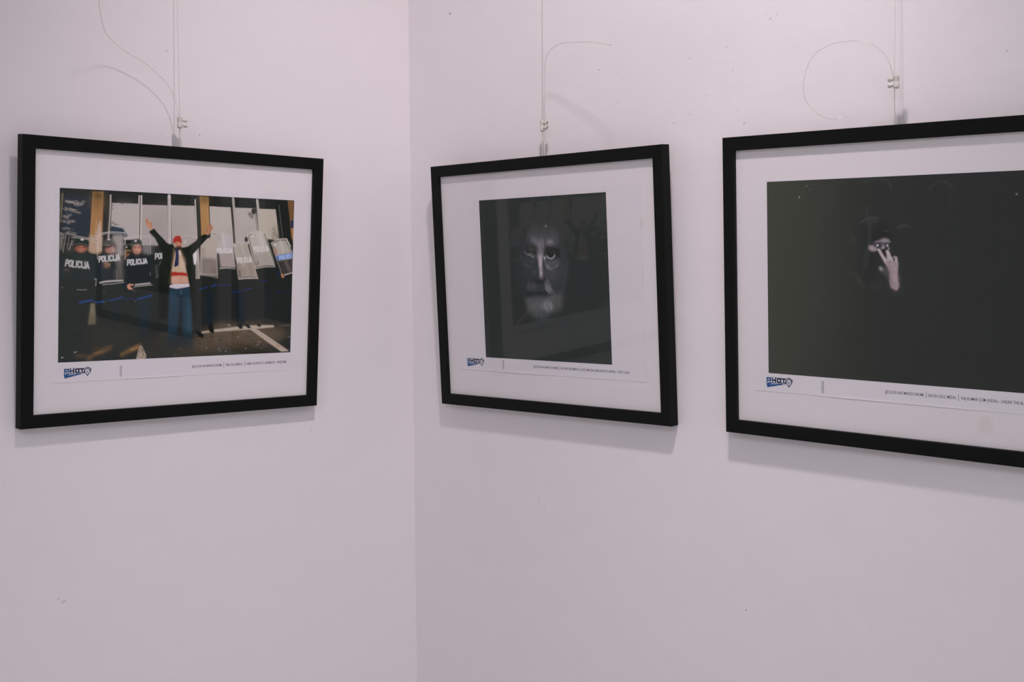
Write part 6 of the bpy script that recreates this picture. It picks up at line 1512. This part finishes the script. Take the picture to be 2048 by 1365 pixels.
('S','414543',0.9,0.63,1.12,[-11.2,76.2,-7.9,76.9,-4.3,75.2]),
('P','202322',0.9,2.1,0,[-26.2,61.9,-15.2,72.4,-3.5,74.3,-0.6,61.7,-10.8,66.9,-22.5,62.8]),
('P','7b7075',1,0.98,0,[-26.8,61.2,-21.8,63.3,-15.2,64.6,-10.8,66.8,-5,66,-1.4,61.4,-7.9,61.1,-15.2,61.9]),
('E','8a7d82',0.7,2.1,0,[-12.3,63.8,3.6,-0,-0,-1.7]),
('P','39363a',0.95,1.12,0,[-27.3,59.5,-20.3,61.2,-13.7,61.8,-11.2,57.8,-15.2,55.2,-20.3,53.2,-26.2,55.9]),
('P','37343a',0.95,1.12,0,[-10.1,58.8,-4.3,59.7,-2.8,57.8,-4.1,54.2,-9.4,53.7]),
('P','6a6268',0.6,2.1,0,[-15.2,61.1,-9.4,60.8,-10.1,56.5,-13.7,55.9]),
('P','8c8186',0.95,0.98,0,[-12.3,57.7,-10.2,57.7,-10.1,53.5,-16.1,52.5,-14.5,54.9]),
('E','c6c3c1',1,0.56,0,[-20.6,57.7,1.4,-0,-0,-1.3]),
('E','2a2729',0.8,0.7,0,[-22.5,57.3,1.2,-0,-0,-1.2]),
('E','cbc7c5',1,0.56,0,[-6.1,57.5,1,-0,-0,-1.2]),
('E','2d2a2b',0.7,0.7,0,[-7.9,56.5,0.9,-0,-0,-1.5]),
('P','918c8c',0.9,0.7,0,[-5.1,55.2,-3.5,55.2,-3.5,51.7,-5,51.9]),
('P','82767a',1,0.98,1,[-33.1,55.2,-31.4,57.8,-28.1,57.3,-24,55.2,-20,53.5,-21.1,51.2,-25.9,50.2,-30.7,51.5]),
('E','998a8d',0.8,2.1,0,[-27.6,54.2,3.3,-0,-0,-2]),
('P','28231f',1,0.56,0,[-15.8,51.7,-10.1,53.3,-7.9,51.2,-7,39,-8.6,40,-13,47.2]),
('P','9b8d90',1,0.56,0,[-20.1,52,-19.2,53.2,-17.5,53.1,-15.6,51.1,-11.6,44.6,-6.8,39.3,-5,33.4,-9.4,33.7,-12.3,38.6,-15.6,43.9,-18.1,48.2]),
('E','c0b5b4',0.8,0.7,0,[-18.7,52.1,1.2,-0,-0,-0.9]),
('S','ab9da0',0.7,0.84,1.54,[-16.7,49.9,-12.3,43.3,-8.6,38]),
('P','9c8f92',1,0.56,0,[-9.1,50.7,-7.2,51.5,-5,51.2,-2.7,48.2,-1.4,44.3,0.9,42,3.3,36.1,-0.6,33.7,-6.8,38.3,-7.3,47.3]),
('S','aea1a3',0.7,1.05,1.68,[-5.7,49.9,-3.9,44.6,-0.6,39.4]),
('S','7d6c6f',0.6,0.7,0.84,[-6.5,43.3,-3.5,44.6]),
('P','918386',1,0.56,0,[2,43.2,4,43.8,6.9,43.6,8.1,41,8.9,32.2,4,33.5,4.3,40.7,2.2,41.7]),
('S','5d5152',0.7,0.56,0.7,[2.2,42,6.6,42.5]),
('P','2a2725',0.95,0.56,0,[2,41.3,4,41,3.8,37.3,2.7,38.1]),
('S','a89b9c',0.7,0.84,1.26,[5.8,41.4,6.6,34.1]),
('P','8d7d81',1,0.63,0,[-9.5,34.7,-6.8,39,-0.6,38.7,3,36.7,8.9,34.1,8.3,21.6,8.2,14.4,10.3,6.5,10.7,5.5,7,-0.7,-1.4,3.5,-3.4,12.2,-3.6,22.8,-7.2,30.7]),
('P','94868a',0.8,1.75,0,[-6.5,38.7,0.8,38.7,2.2,35.4,-3.5,35.4,-7.9,34.7]),
('E','6b565a',0.8,1.12,0,[-3.1,35.5,1.7,0,-0,-1.3]),
('E','76656a',0.8,1.4,0,[5.8,33.1,2.6,0,0,-1.4]),
('E','7a6b6f',0.6,2.8,0,[-1.4,29.5,3.6,0,-0,-2.6]),
('E','9a8c8f',0.5,2.8,0,[3.7,28.2,3.2,0,0,-3.3]),
('S','69585c',0.6,0.84,0.98,[-3.9,22.5,2.2,23.6,8.2,22]),
('P','968689',0.7,2.8,0,[0.8,20.9,7.7,21,9.1,8.5,2.2,9.7]),
('E','7d6f70',0.6,3.5,0,[5.1,5.1,4.3,0.1,0,-4]),
('P','5a4f4f',0.6,2.1,0,[-3.9,18.2,-0.7,18.2,2.2,3.1,-1.4,3.5,-3.6,12.2]),
('P','504b4a',0.85,2.45,0,[-14.9,25,-10.1,29.4,-6.5,31.4,-3.4,22.8,-3.2,12.2,-7.9,18.8]),
('P','7d7876',0.95,1.05,0,[-19,29.3,-16.3,30.5,-13.8,28.3,-12.7,26,-14.1,24.2,-16.3,25.7]),
('E','9a9492',0.8,1.4,0,[-14.9,27.2,1.2,0,-0,-1.5])]]
BOXES = [(-202.4, 206.0, 138.0, -116.9), (-144.9, 142.3, 146.2, -122.9), (-189.6, 192.5, 146.0, -120.6)]      # left, right, top, bottom of each photograph inside its frame (mm)
def blur(a, s):
    if s < .25: return a
    r = int(3*s+1); k = np.exp(-.5*(np.arange(-r, r+1)/s)**2); k /= k.sum()
    a = np.apply_along_axis(lambda v: np.convolve(v, k, 'same'), 0, a)
    return np.apply_along_axis(lambda v: np.convolve(v, k, 'same'), 1, a)
def hexlin(h):
    return np.array([lin(int(h[i:i+2], 16)) for i in (0, 2, 4)])
def ink(k, step, base):
    x0, x1, y1, y0 = BOXES[k]; nx, ny = int((x1-x0)/step)+1, int((y1-y0)/step)+1
    gx, gy = np.linspace(x0, x1, nx), np.linspace(y1, y0, ny); sx = gx[1]-gx[0]; sy = gy[0]-gy[1]; st = (sx+sy)/2
    img = np.zeros((ny, nx, 3)); img[:] = hexlin(base)
    for t, col, al, bl, wd, pts in ART[k]:
        P = np.array(pts, float).reshape(-1, 2); s = max(bl/st, .3)
        if t == 'E':
            c, a, b = P; ext = np.abs(a)+np.abs(b); lo, hi = c-ext, c+ext
        else:
            if t == 'P' and wd == 1 or t == 'S' and len(P) > 2:
                Q = P if t == 'S' else np.vstack([P[-1:], P, P[:2]]); cv = catmull([(q[0], q[1], 0) for q in Q], 5)
                cv = np.array([(q[0], q[1]) for q in cv]); P = cv if t == 'S' else cv[5:-5]
            lo, hi = P.min(0), P.max(0)
            if t != 'P': lo, hi = lo-wd, hi+wd
        pad = 3*s+2
        i0, i1 = int(max(0, (lo[0]-x0)/sx-pad)), int(min(nx, (hi[0]-x0)/sx+pad+1)); j0, j1 = int(max(0, (y1-hi[1])/sy-pad)), int(min(ny, (y1-lo[1])/sy+pad+1))
        if i1 <= i0 or j1 <= j0: continue
        # work on a padded window so that the blur does not stop at the sheet's edge
        ii = np.arange(i0-int(pad), i1+int(pad)); jj = np.arange(j0-int(pad), j1+int(pad))
        X, Y = np.meshgrid(x0+ii*sx, y1-jj*sy)
        if t == 'E':
            A = np.linalg.inv(np.stack([P[1], P[2]], 1)); U = A[0, 0]*(X-P[0, 0])+A[0, 1]*(Y-P[0, 1]); V = A[1, 0]*(X-P[0, 0])+A[1, 1]*(Y-P[0, 1])
            m = (U*U+V*V < 1).astype(float)
        elif t == 'P':
            m = np.zeros(X.shape)
            for ox, oy in ((-.25, -.25), (.25, .25), (-.25, .25), (.25, -.25)):
                ins = np.zeros(X.shape, bool); n = len(P); XX, YY = X+ox*sx, Y+oy*sy
                for q in range(n):
                    ax, ay = P[q]; bx, by = P[(q+1) % n]
                    if ay == by: continue
                    ins ^= ((ay > YY) != (by > YY)) & (XX < (bx-ax)*(YY-ay)/(by-ay)+ax)
                m += ins*.25
        else:
            dd = np.full(X.shape, 1e9)
            for a, b in zip(P[:-1], P[1:]):
                v = b-a; L2 = max(v @ v, 1e-9); tt = np.clip(((X-a[0])*v[0]+(Y-a[1])*v[1])/L2, 0, 1)
                dd = np.minimum(dd, np.hypot(X-a[0]-tt*v[0], Y-a[1]-tt*v[1]))
            m = np.clip((wd/2-dd)/st+.5, 0, 1)*min(1, wd/st)
        m = blur(m, s) if s > .35 else m
        p = int(pad); ca, cb = max(0, ii[0]), max(0, jj[0]); ce, cf = min(nx, ii[-1]+1), min(ny, jj[-1]+1)
        m = m[cb-jj[0]:cf-jj[0], ca-ii[0]:ce-ii[0]]*al
        img[cb:cf, ca:ce] = img[cb:cf, ca:ce]*(1-m[..., None])+hexlin(col)*m[..., None]
    return gx, gy, img
def photo_sheet(name, k, step, base, n, parent):
    gx, gy, img = ink(k, step, base); nx, ny = len(gx), len(gy)
    img = np.clip((img-np.array(BLACKS[k]))/np.array(LIT[k])*INK_WHITE, .0012, .9)
    X, Y = np.meshgrid(gx/1000, gy/1000); co = np.stack([X, Y, np.full(X.shape, n)], -1).reshape(-1, 3).astype(np.float32)
    a = np.arange(nx*ny).reshape(ny, nx); q = np.stack([a[1:, :-1], a[1:, 1:], a[:-1, 1:], a[:-1, :-1]], -1).reshape(-1, 4).astype(np.int32)
    me = bpy.data.meshes.new(name); me.vertices.add(len(co)); me.vertices.foreach_set('co', co.ravel()); me.loops.add(q.size); me.loops.foreach_set('vertex_index', q.ravel())
    me.polygons.add(len(q)); me.polygons.foreach_set('loop_start', np.arange(0, q.size, 4, dtype=np.int32)); me.polygons.foreach_set('loop_total', np.full(len(q), 4, np.int32))
    me.update(calc_edges=True)
    at = me.color_attributes.new('ink', 'FLOAT_COLOR', 'POINT'); at.data.foreach_set('color', np.concatenate([img.reshape(-1, 3), np.ones((nx*ny, 1))], 1).astype(np.float32).ravel())
    me.materials.append(print_mat(name+' ink')); return link(bpy.data.objects.new(name, me), parent)
# light falling on each sheet and the veil of reflection in its glass, so that the inks come out as printed
LIT = [(.46, .42, .435), (.50, .455, .48), (.44, .405, .415)]
BLACKS = [(.0145, .014, .014), (.005, .005, .005), (.011, .011, .011)]
INK_WHITE = .75

# ------------------------------------------------------------------ lettering and the printed emblem
def text_part(name, pieces, bars, cap, yc, n, parent, m, rot=False):
    verts, faces = [], []
    for s, x0, x1 in pieces:
        cu = bpy.data.curves.new('lettering', 'FONT'); cu.body = s; cu.size = 1; cu.offset = .004; cu.resolution_u = 3; ob = bpy.data.objects.new('lettering', cu); C.objects.link(ob)
        me = bpy.data.meshes.new_from_object(ob.evaluated_get(bpy.context.evaluated_depsgraph_get())); bpy.data.objects.remove(ob)
        v = np.array([(q.co.x, q.co.y) for q in me.vertices]); lo, hi = v.min(0), v.max(0); base = 0.; capu = .72
        v[:, 0] = x0+(v[:, 0]-lo[0])/(hi[0]-lo[0])*(x1-x0); v[:, 1] = (v[:, 1]-capu/2)/capu*cap
        o = len(verts)
        for x, y in v: verts.append((x, y))
        faces += [[o+i for i in p.vertices] for p in me.polygons]; bpy.data.meshes.remove(me)
    for x in bars:
        o = len(verts); w = .28; h = cap*1.05; verts += [(x-w, -h), (x+w, -h), (x+w, h), (x-w, h)]; faces.append([o, o+1, o+2, o+3])
    V = [((-y+yc[0])/1000, (x+yc[1])/1000, n) if rot else (x/1000, (y+yc[1])/1000, n) for x, y in verts]
    return mesh_obj(name, V, faces, m, parent)
LOGO_AT = (-194.0, -134.0)
def logo(parent, n):
    # pixel-free drawing in millimetres, origin at the left end of the mark
    verts, faces, idx = [], [], []
    def poly(pts, mi, dz=0.):
        o = len(verts); verts.extend([((x+LOGO_AT[0])/1000, (y+LOGO_AT[1])/1000, n+dz) for x, y in pts]); faces.append(list(range(o, o+len(pts)))); idx.append(mi)
    def bar(pts, w, mi, dz=0.):
        for (ax, ay), (bx, by) in zip(pts[:-1], pts[1:]):
            l = math.hypot(bx-ax, by-ay); ux, uy = (bx-ax)/l*w/2, (by-ay)/l*w/2
            poly([(ax-ux-uy, ay-uy+ux), (ax-ux+uy, ay-uy-ux), (bx+ux+uy, by+uy-ux), (bx+ux-uy, by+uy+ux)], mi, dz)
    def disc(cx, cy, r, mi, dz, seg=20): poly([(cx+r*math.cos(2*math.pi*k/seg), cy+r*math.sin(2*math.pi*k/seg)) for k in range(seg)], mi, dz)
    w = 1.95; D = .00004
    poly([(.0, .2), (33, 1.8), (33, -.6), (2.2, -7.0)], 1)
    bar([(7, -2.4), (20, -1.0)], .75, 2, .00002)
    letters = [([(2.1, .6), (2.1, 6.3), (7.6, 6.3), (7.6, 3.0), (4.2, 3.0)], 1), ([(10.9, .5), (10.9, 7.2)], 1), ([(15.9, .5), (15.9, 7.2)], 0), ([(10.9, 3.8), (15.9, 3.8)], 0),
               ([(19.2, 1.5), (19.2, 6.3), (24.0, 6.3), (24.0, 1.5), (19.2, 1.5)], 0), ([(26.3, 6.3), (32.0, 6.3)], 0), ([(29.1, 6.3), (29.1, .7)], 0)]
    for pts, mi in letters: bar(pts, w+1.3, 3, .00003)
    for pts, mi in letters: bar(pts, w, mi, D)
    bar([(31.2, 1.2), (32.0, 1.2)], 1.4, 0, D)
    c = 37.6
    poly([(c, -5.0), (c+2.2, -2.4), (c+5.2, 1.6), (c+6.0, 4.6), (c+5.6, 6.6), (c+4.2, 7.4), (c+2.4, 7.6), (c+1.6, 9.0), (c-1.6, 9.0), (c-2.4, 7.6), (c-4.4, 7.2), (c-5.8, 5.6), (c-5.8, 3.4), (c-4.8, 1.2), (c-2.2, -2.4)], 0, .00002)
    poly([(c-1.4, 7.6), (c+1.4, 7.6), (c+1.2, 8.4), (c-1.2, 8.4)], 3, .00004); bar([(c-4.2, 5.9), (c+4.2, 5.9)], .7, 3, .00004)
    poly([(c, -3.0), (c+2.6, -.2), (c+3.9, 2.2), (c+3.2, 4.4), (c, 5.3), (c-3.2, 4.4), (c-3.9, 2.2), (c-2.6, -.2)], 3, .00004)
    disc(c, 1.7, 2.6, 2, .00006); disc(c, 1.7, 1.9, 3, .00008); disc(c, 1.5, .95, 0, .0001)
    return mesh_obj('logo', verts, faces, [M_navy, M_blue, M_sky, M_paper], parent, idx)

# ------------------------------------------------------------------ picture frames
FW, FH, FD, FB = .52, 0.4213, 0.0172, 0.0191
FRAMES = [
dict(along=0.4889, height=1.5469, tilt=0.05700, roll=-0.01318, gap=0.0015),
dict(along=0.3600, height=1.5356, tilt=0.04734, roll=0.00082, gap=0.0015),
dict(along=0.9844, height=1.5321, tilt=0.04535, roll=-0.01690, gap=0.0015)]
def moulding(parent):
    c = .0009
    prof = [(0, 0), (0, FD-c), (c, FD), (FB-c, FD), (FB, FD-c), (FB, FD-.0062), (FB-.006, FD-.0062), (FB-.006, 0)]
    bm = bmesh.new(); rings = []
    for sx, sy in ((-1, -1), (1, -1), (1, 1), (-1, 1)):
        rings.append([bm.verts.new((sx*(FW/2-t), sy*(FH/2-t), n)) for t, n in prof])
    for i in range(4):
        a, b = rings[i], rings[(i+1) % 4]
        for j in range(len(prof)): bm.faces.new((a[j], b[j], b[(j+1) % len(prof)], a[(j+1) % len(prof)]))
    return bm_obj('frame', bm, M_black, parent)
def sheet(parent, n, seed):
    # A3 sheet whose bottom edge stands a little off the board
    rnd = random.Random(seed); ph = [rnd.random()*6 for _ in range(3)]
    hw, ht, hb = .2098, .1478, -.1466; nx, ny = 60, 40; th = .00022; V, F = [], []
    ys = [ht+(hb-ht)*(1-(1-j/ny)**2) for j in range(ny+1)]
    for j in range(ny+1):
        for i in range(nx+1):
            x = -hw+2*hw*i/nx; y = ys[j]; t = max(0, min(1, (-.1428-y)/.0037))
            V.append((x, y, n+th+.0005*t*t*max(0, .45+.4*math.sin(17*x+ph[0])+.3*math.sin(41*x+ph[1]))))
    for j in range(ny):
        for i in range(nx): a = j*(nx+1)+i; F.append((a, a+nx+1, a+nx+2, a+1))
    edge = [i for i in range(nx+1)]+[j*(nx+1)+nx for j in range(1, ny+1)]+[ny*(nx+1)+i for i in range(nx-1, -1, -1)]+[j*(nx+1) for j in range(ny-1, 0, -1)]
    o = len(V); V += [(V[e][0], V[e][1], V[e][2]-th) for e in edge]; m = len(edge)
    F += [(edge[i], edge[(i+1) % m], o+(i+1) % m, o+i) for i in range(m)]
    return mesh_obj('print_sheet', V, F, M_paper, parent)
CAPTIONS = [
    ([('@COLOR AND MONOCHROME', 19.3, 74.0), ('FSM GOLD MEDAL', 80.6, 113.4), ('SAMIR ZAHIROVIC (GERMANY) - FREEDOM', 119.4, 197.8)], [77.2, 116.6], -132.6),
    ([('@COLOR AND MONOCHROME', -30.5, 25.4), ('DIPA BRONZE MEDAL', 31.0, 71.9), ('HADZI MIODRAG MILADINOVIC (SERBIA) - STRICT LOOK', 76.4, 177.5)], [28.6, 74.0], -133.6),
    ([('@COLOR AND MONOCHROME', -9.6, 45.0), ('SALON GOLD MEDAL', 50.9, 88.6), ('RAJ KUMAR SOM (INDIA) - UNDER THE BURKA', 95.4, 183.5)], [48.0, 91.4], -132.9)]
FRAME_LABELS = [
    'black framed colour photo of a man raising both arms before riot police with shields',
    'black framed dark portrait of a bearded man, between the corner and veiled face picture',
    'black framed dark photo of a veiled face with fingers held up to it']
PHOTO_LABELS = ['colour photograph of a man in a red cap with arms raised before a row of riot police', 'dark black and white portrait of a bearded man', 'dark photograph of a veiled face with one hand held up']
BASES = ['2a2c2a', '2d3130', '282b28']; STEPS = [.5, .6, .5]
for k, f in enumerate(FRAMES):
    e = link(bpy.data.objects.new('framed_picture', None)); e.empty_display_size = .05
    tag(e, FRAME_LABELS[k], 'picture frame', 'framed photographs of the exhibition')
    # local axes: x along the wall to the right, y up, z out of the wall; hinged on its lower back edge, which rests on the wall
    R = Matrix((Vector((0, 1, 0)), Vector((0, 0, 1)), Vector((1, 0, 0)))).transposed().to_4x4() if k == 0 else Matrix((Vector((1, 0, 0)), Vector((0, 0, 1)), Vector((0, -1, 0)))).transposed().to_4x4()
    foot = Vector((f['gap'], -f['along'], f['height']-FH/2)) if k == 0 else Vector((f['along'], -f['gap'], f['height']-FH/2))
    e.matrix_world = Matrix.Translation(foot) @ R @ Matrix.Rotation(f['tilt'], 4, 'X') @ Matrix.Translation((0, FH/2, 0)) @ Matrix.Rotation(f['roll'], 4, 'Z')
    moulding(e)
    iw, ih = FW/2-FB+.0055, FH/2-FB+.0055; nm = FD-.0085+.0022
    bm = bmesh.new(); box(bm, -iw, iw, -ih, ih, .0018, nm); bm_obj('backing_board', bm, mat_board(k), e)
    bm = bmesh.new(); box(bm, -iw+.006, iw-.006, -ih+.006, ih-.006, FD-.0046, FD-.0028); bm_obj('glass_pane', bm, M_glass, e)
    s = sheet(e, nm+.00005, 11+k)
    top = nm+.00005+.00022
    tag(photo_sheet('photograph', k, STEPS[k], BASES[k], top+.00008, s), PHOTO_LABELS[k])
    tag(logo(s, top+.00008), 'blue printed emblem reading PHOT with a camera pin')
    pcs, bars, yc = CAPTIONS[k]
    tag(text_part('caption', pcs, bars, 4.0, (0, yc), top+.00008, s, M_ink), 'line of small navy lettering')
    tag(text_part('catalog_lettering', [('CATALOG', -142.3, -125.9)], [], 3.9, (-102.8, 0), top+.00008, s, M_grey, rot=True), 'small upright lettering reading CATALOG')

# ------------------------------------------------------------------ hanging cords with their terminal-block clips
CORDS = [
dict(clip=(0.0260,-0.4854,1.7955), side=1, line=[(0.0260,-0.4882,1.8053),(-0.0428,-0.4471,3.0500)], loops=[(0.0220,-0.4879,1.7558),(0.0220,-0.4865,1.7559)], tail=[(0.0240,-0.4875,1.8029),(0.0240,-0.4915,1.8188),(0.0240,-0.4971,1.8352),(0.0240,-0.5078,1.8534),(0.0240,-0.5253,1.8685),(0.0240,-0.5443,1.8809),(0.0246,-0.5643,1.8899),(0.0269,-0.5840,1.8986),(0.0325,-0.6012,1.9069),(0.0417,-0.6153,1.9142),(0.0530,-0.6255,1.9209),(0.0655,-0.6347,1.9302),(0.0788,-0.6441,1.9433),(0.0899,-0.6503,1.9514),(0.0992,-0.6561,1.9666)]),
dict(clip=(0.3616,-0.0210,1.7953), side=1, line=[(0.3600,-0.0210,1.8059),(0.2833,0.0618,3.0500)], loops=[(0.3567,-0.0200,1.7424),(0.3626,-0.0200,1.7420)], tail=[(0.3635,-0.0200,1.8024),(0.3643,-0.0218,1.8247),(0.3677,-0.0244,1.8523),(0.3714,-0.0274,1.8756),(0.3748,-0.0308,1.8908),(0.3806,-0.0344,1.8992),(0.3911,-0.0383,1.9086),(0.4049,-0.0423,1.9134),(0.4220,-0.0466,1.9162),(0.4411,-0.0510,1.9151),(0.4632,-0.0555,1.9121),(0.4883,-0.0602,1.9090),(0.5130,-0.0650,1.9044),(0.5354,-0.0699,1.8987),(0.5536,-0.0750,1.8939)]),
dict(clip=(0.9883,-0.0270,1.7965), side=-1, line=[(0.9883,-0.0270,1.8047),(0.9577,0.0505,3.0500)], loops=[(0.9861,-0.0210,1.7449),(0.9867,-0.0210,1.7449)], tail=[(0.9872,-0.0270,1.8045),(0.9887,-0.0348,1.8111),(0.9879,-0.0423,1.8235),(0.9805,-0.0492,1.8356),(0.9706,-0.0553,1.8437),(0.9529,-0.0603,1.8492),(0.9321,-0.0640,1.8499),(0.9152,-0.0662,1.8471),(0.8979,-0.0670,1.8396),(0.8855,-0.0662,1.8244),(0.8780,-0.0640,1.8034),(0.8773,-0.0603,1.7868),(0.8802,-0.0553,1.7759),(0.8871,-0.0492,1.7659),(0.8972,-0.0423,1.7586),(0.9053,-0.0348,1.7568),(0.9170,-0.0270,1.7596)])]
CORD_LABELS = [
    'thin nylon hanging cord with white clip above the riot police picture, loose end curling upwards',
    'thin nylon hanging cord with white clip above the bearded man picture, loose end bent sideways',
    'clear nylon hanging cord with white clip above the veiled face picture, loose end ringed']
RAD = [.00050, .00055, .00042]
for k, c in enumerate(CORDS):
    pos = Vector(c['clip']); side = c['side']
    e = link(bpy.data.objects.new('hanging_line', None)); e.location = pos; e.empty_display_size = .03
    tag(e, CORD_LABELS[k], 'cord', 'cords holding the framed pictures')
    L = lambda p: Vector(p)-pos
    A = Vector((0, 1, 0)) if k == 0 else Vector((1, 0, 0)); N_ = Vector((1, 0, 0)) if k == 0 else Vector((0, -1, 0)); U = Vector((0, 0, 1))
    bt, ce = L(c['line'][0]), L(c['line'][1])
    bm = bmesh.new(); tube(bm, [bt-U*.012, bt, bt.lerp(ce, .3), bt.lerp(ce, .7), ce], RAD[k]); bm_obj('line', bm, M_nylon, e, True)
    for lo in c['loops']:
        q = L(lo); st = Vector((bt.x, bt.y, -.009)); st = st.lerp(Vector((q.x, q.y, -.009)), .35)
        bm = bmesh.new(); tube(bm, catmull([st, st.lerp(q, .4)-A*.0003, st.lerp(q, .75)+A*.0003, q, q-U*.006], 5), .0007 if k < 2 else .0005); bm_obj('loop_strand', bm, M_plastic if k < 2 else M_nylon, e, True)
    bm = bmesh.new(); tube(bm, catmull([L(q) for q in c['tail']], 6), RAD[k]); bm_obj('loose_end', bm, M_nylon, e, True)
    # terminal block: an upright sleeve with two screw turrets on one side
    G = (.88, .84, .82)[k]; GM = Matrix.Scale(G, 4)
    bx = A*(-.0035*side)
    Mz = GM @ Matrix.Translation(bx); bm = bmesh.new()
    lathe(bm, [(.0028, -.0088), (.0043, -.0096), (.0047, -.0084), (.0047, -.0022), (.0041, -.0008), (.0041, .0014), (.0047, .003), (.0047, .0078), (.0052, .0094), (.0040, .0098), (.0024, .0068)], Mz, 18)
    S_ = A*side; Xo = S_.orthogonal().normalized(); Rt = Matrix((Xo, S_.cross(Xo), S_)).transposed().to_4x4()
    for hz in (.0046, -.0044):
        lathe(bm, [(.0028, .002), (.0027, .0078), (.0036, .0090), (.0038, .0128), (.0033, .0133), (.0029, .0126), (.0028, .0100)], GM @ Matrix.Translation(bx+U*hz) @ Rt, 16)
    box(bm, *[G*v for v in (-.0016+bx.x, .0016+bx.x, -.0016+bx.y, .0016+bx.y, -.0086, .0086)])
    tb = bm_obj('terminal_block', bm, M_plastic, e, True)
    for hz in (.0046, -.0044):
        bm = bmesh.new(); lathe(bm, [(.0024, .0090), (.0026, .0105), (.0026, .0116), (.0022, .0120), (.0007, .0120), (.0006, .0114)], GM @ Matrix.Translation(bx+U*hz) @ Rt, 14)
        bm_obj('screw', bm, M_screw, tb, True)

# ------------------------------------------------------------------ light: key track spot, plus added spots and fill lamps out of view
def key_fill_spot(x, y, z, power, col, size, blend=1., rad=.05, aim=None):
    l = bpy.data.lights.new('key_fill_spot', 'SPOT'); l.energy = power; l.color = col; l.spot_size = math.radians(size); l.spot_blend = blend; l.shadow_soft_size = rad
    o = link(bpy.data.objects.new('key_fill_spot', l)); o.location = (x, y, z)
    if aim: o.rotation_euler = (Vector(aim)-Vector((x, y, z))).to_track_quat('-Z', 'Y').to_euler()
LX, LY, LZ = (1.044,-0.671,2.933)
KEY = (1, .865, .915); FILL = (.985, .975, 1.03)
key_fill_spot(LX, LY, LZ, 56, KEY, 73, 1., .05, (.27, 0, 1.45))          # key: track spot turned to the corner
key_fill_spot(LX+.1, LY, LZ, 17, KEY, 54, 1., .05, (1.15, 0, 1.25))  # added unseen spot, strengthens light and shadow at the right-hand picture
key_fill_spot(1.9, -3.0, LZ, 30, FILL, 46, 1., .2, (.5, 0, 1.05))          # added unseen spot, brightens the wall around the middle picture
for i, j, e, cone in ((2, 0, 72, 170), (1, 1, 95, 170), (1, 0, 10, 170), (1, 2, 80, 170), (2, 2, 190, 110), (2, 1, 70, 110)):
    key_fill_spot(LX+1.7*i, LY-1.7*j, LZ-.03, e, FILL, cone, 1., .25)  # unseen fill lamps, added to balance the brightness of both walls
w = bpy.data.worlds.new('World'); sc.world = w; w.use_nodes = True; w.node_tree.nodes['Background'].inputs['Color'].default_value = (.0, .0, .0, 1)

# ------------------------------------------------------------------ camera
cam = bpy.data.cameras.new('camera'); cam.sensor_width = 36; cam.lens = 45.1732; cam.clip_start = .05
co = link(bpy.data.objects.new('camera', cam)); r, u, d = Vector((0.701676,0.712444,-0.008691)), Vector((-0.032898,0.044582,0.998464)), Vector((-0.711737,0.700312,-0.054720))
co.matrix_world = Matrix.Translation((1.82273,-1.53533,1.56077)) @ Matrix((r, u, -d)).transposed().to_4x4()
sc.camera = co
sc.cycles.use_adaptive_sampling = False
sc.view_settings.view_transform = 'Standard'; sc.view_settings.look = 'None'; sc.view_settings.exposure = 0; sc.view_settings.gamma = 1; sc.view_settings.use_curve_mapping = False
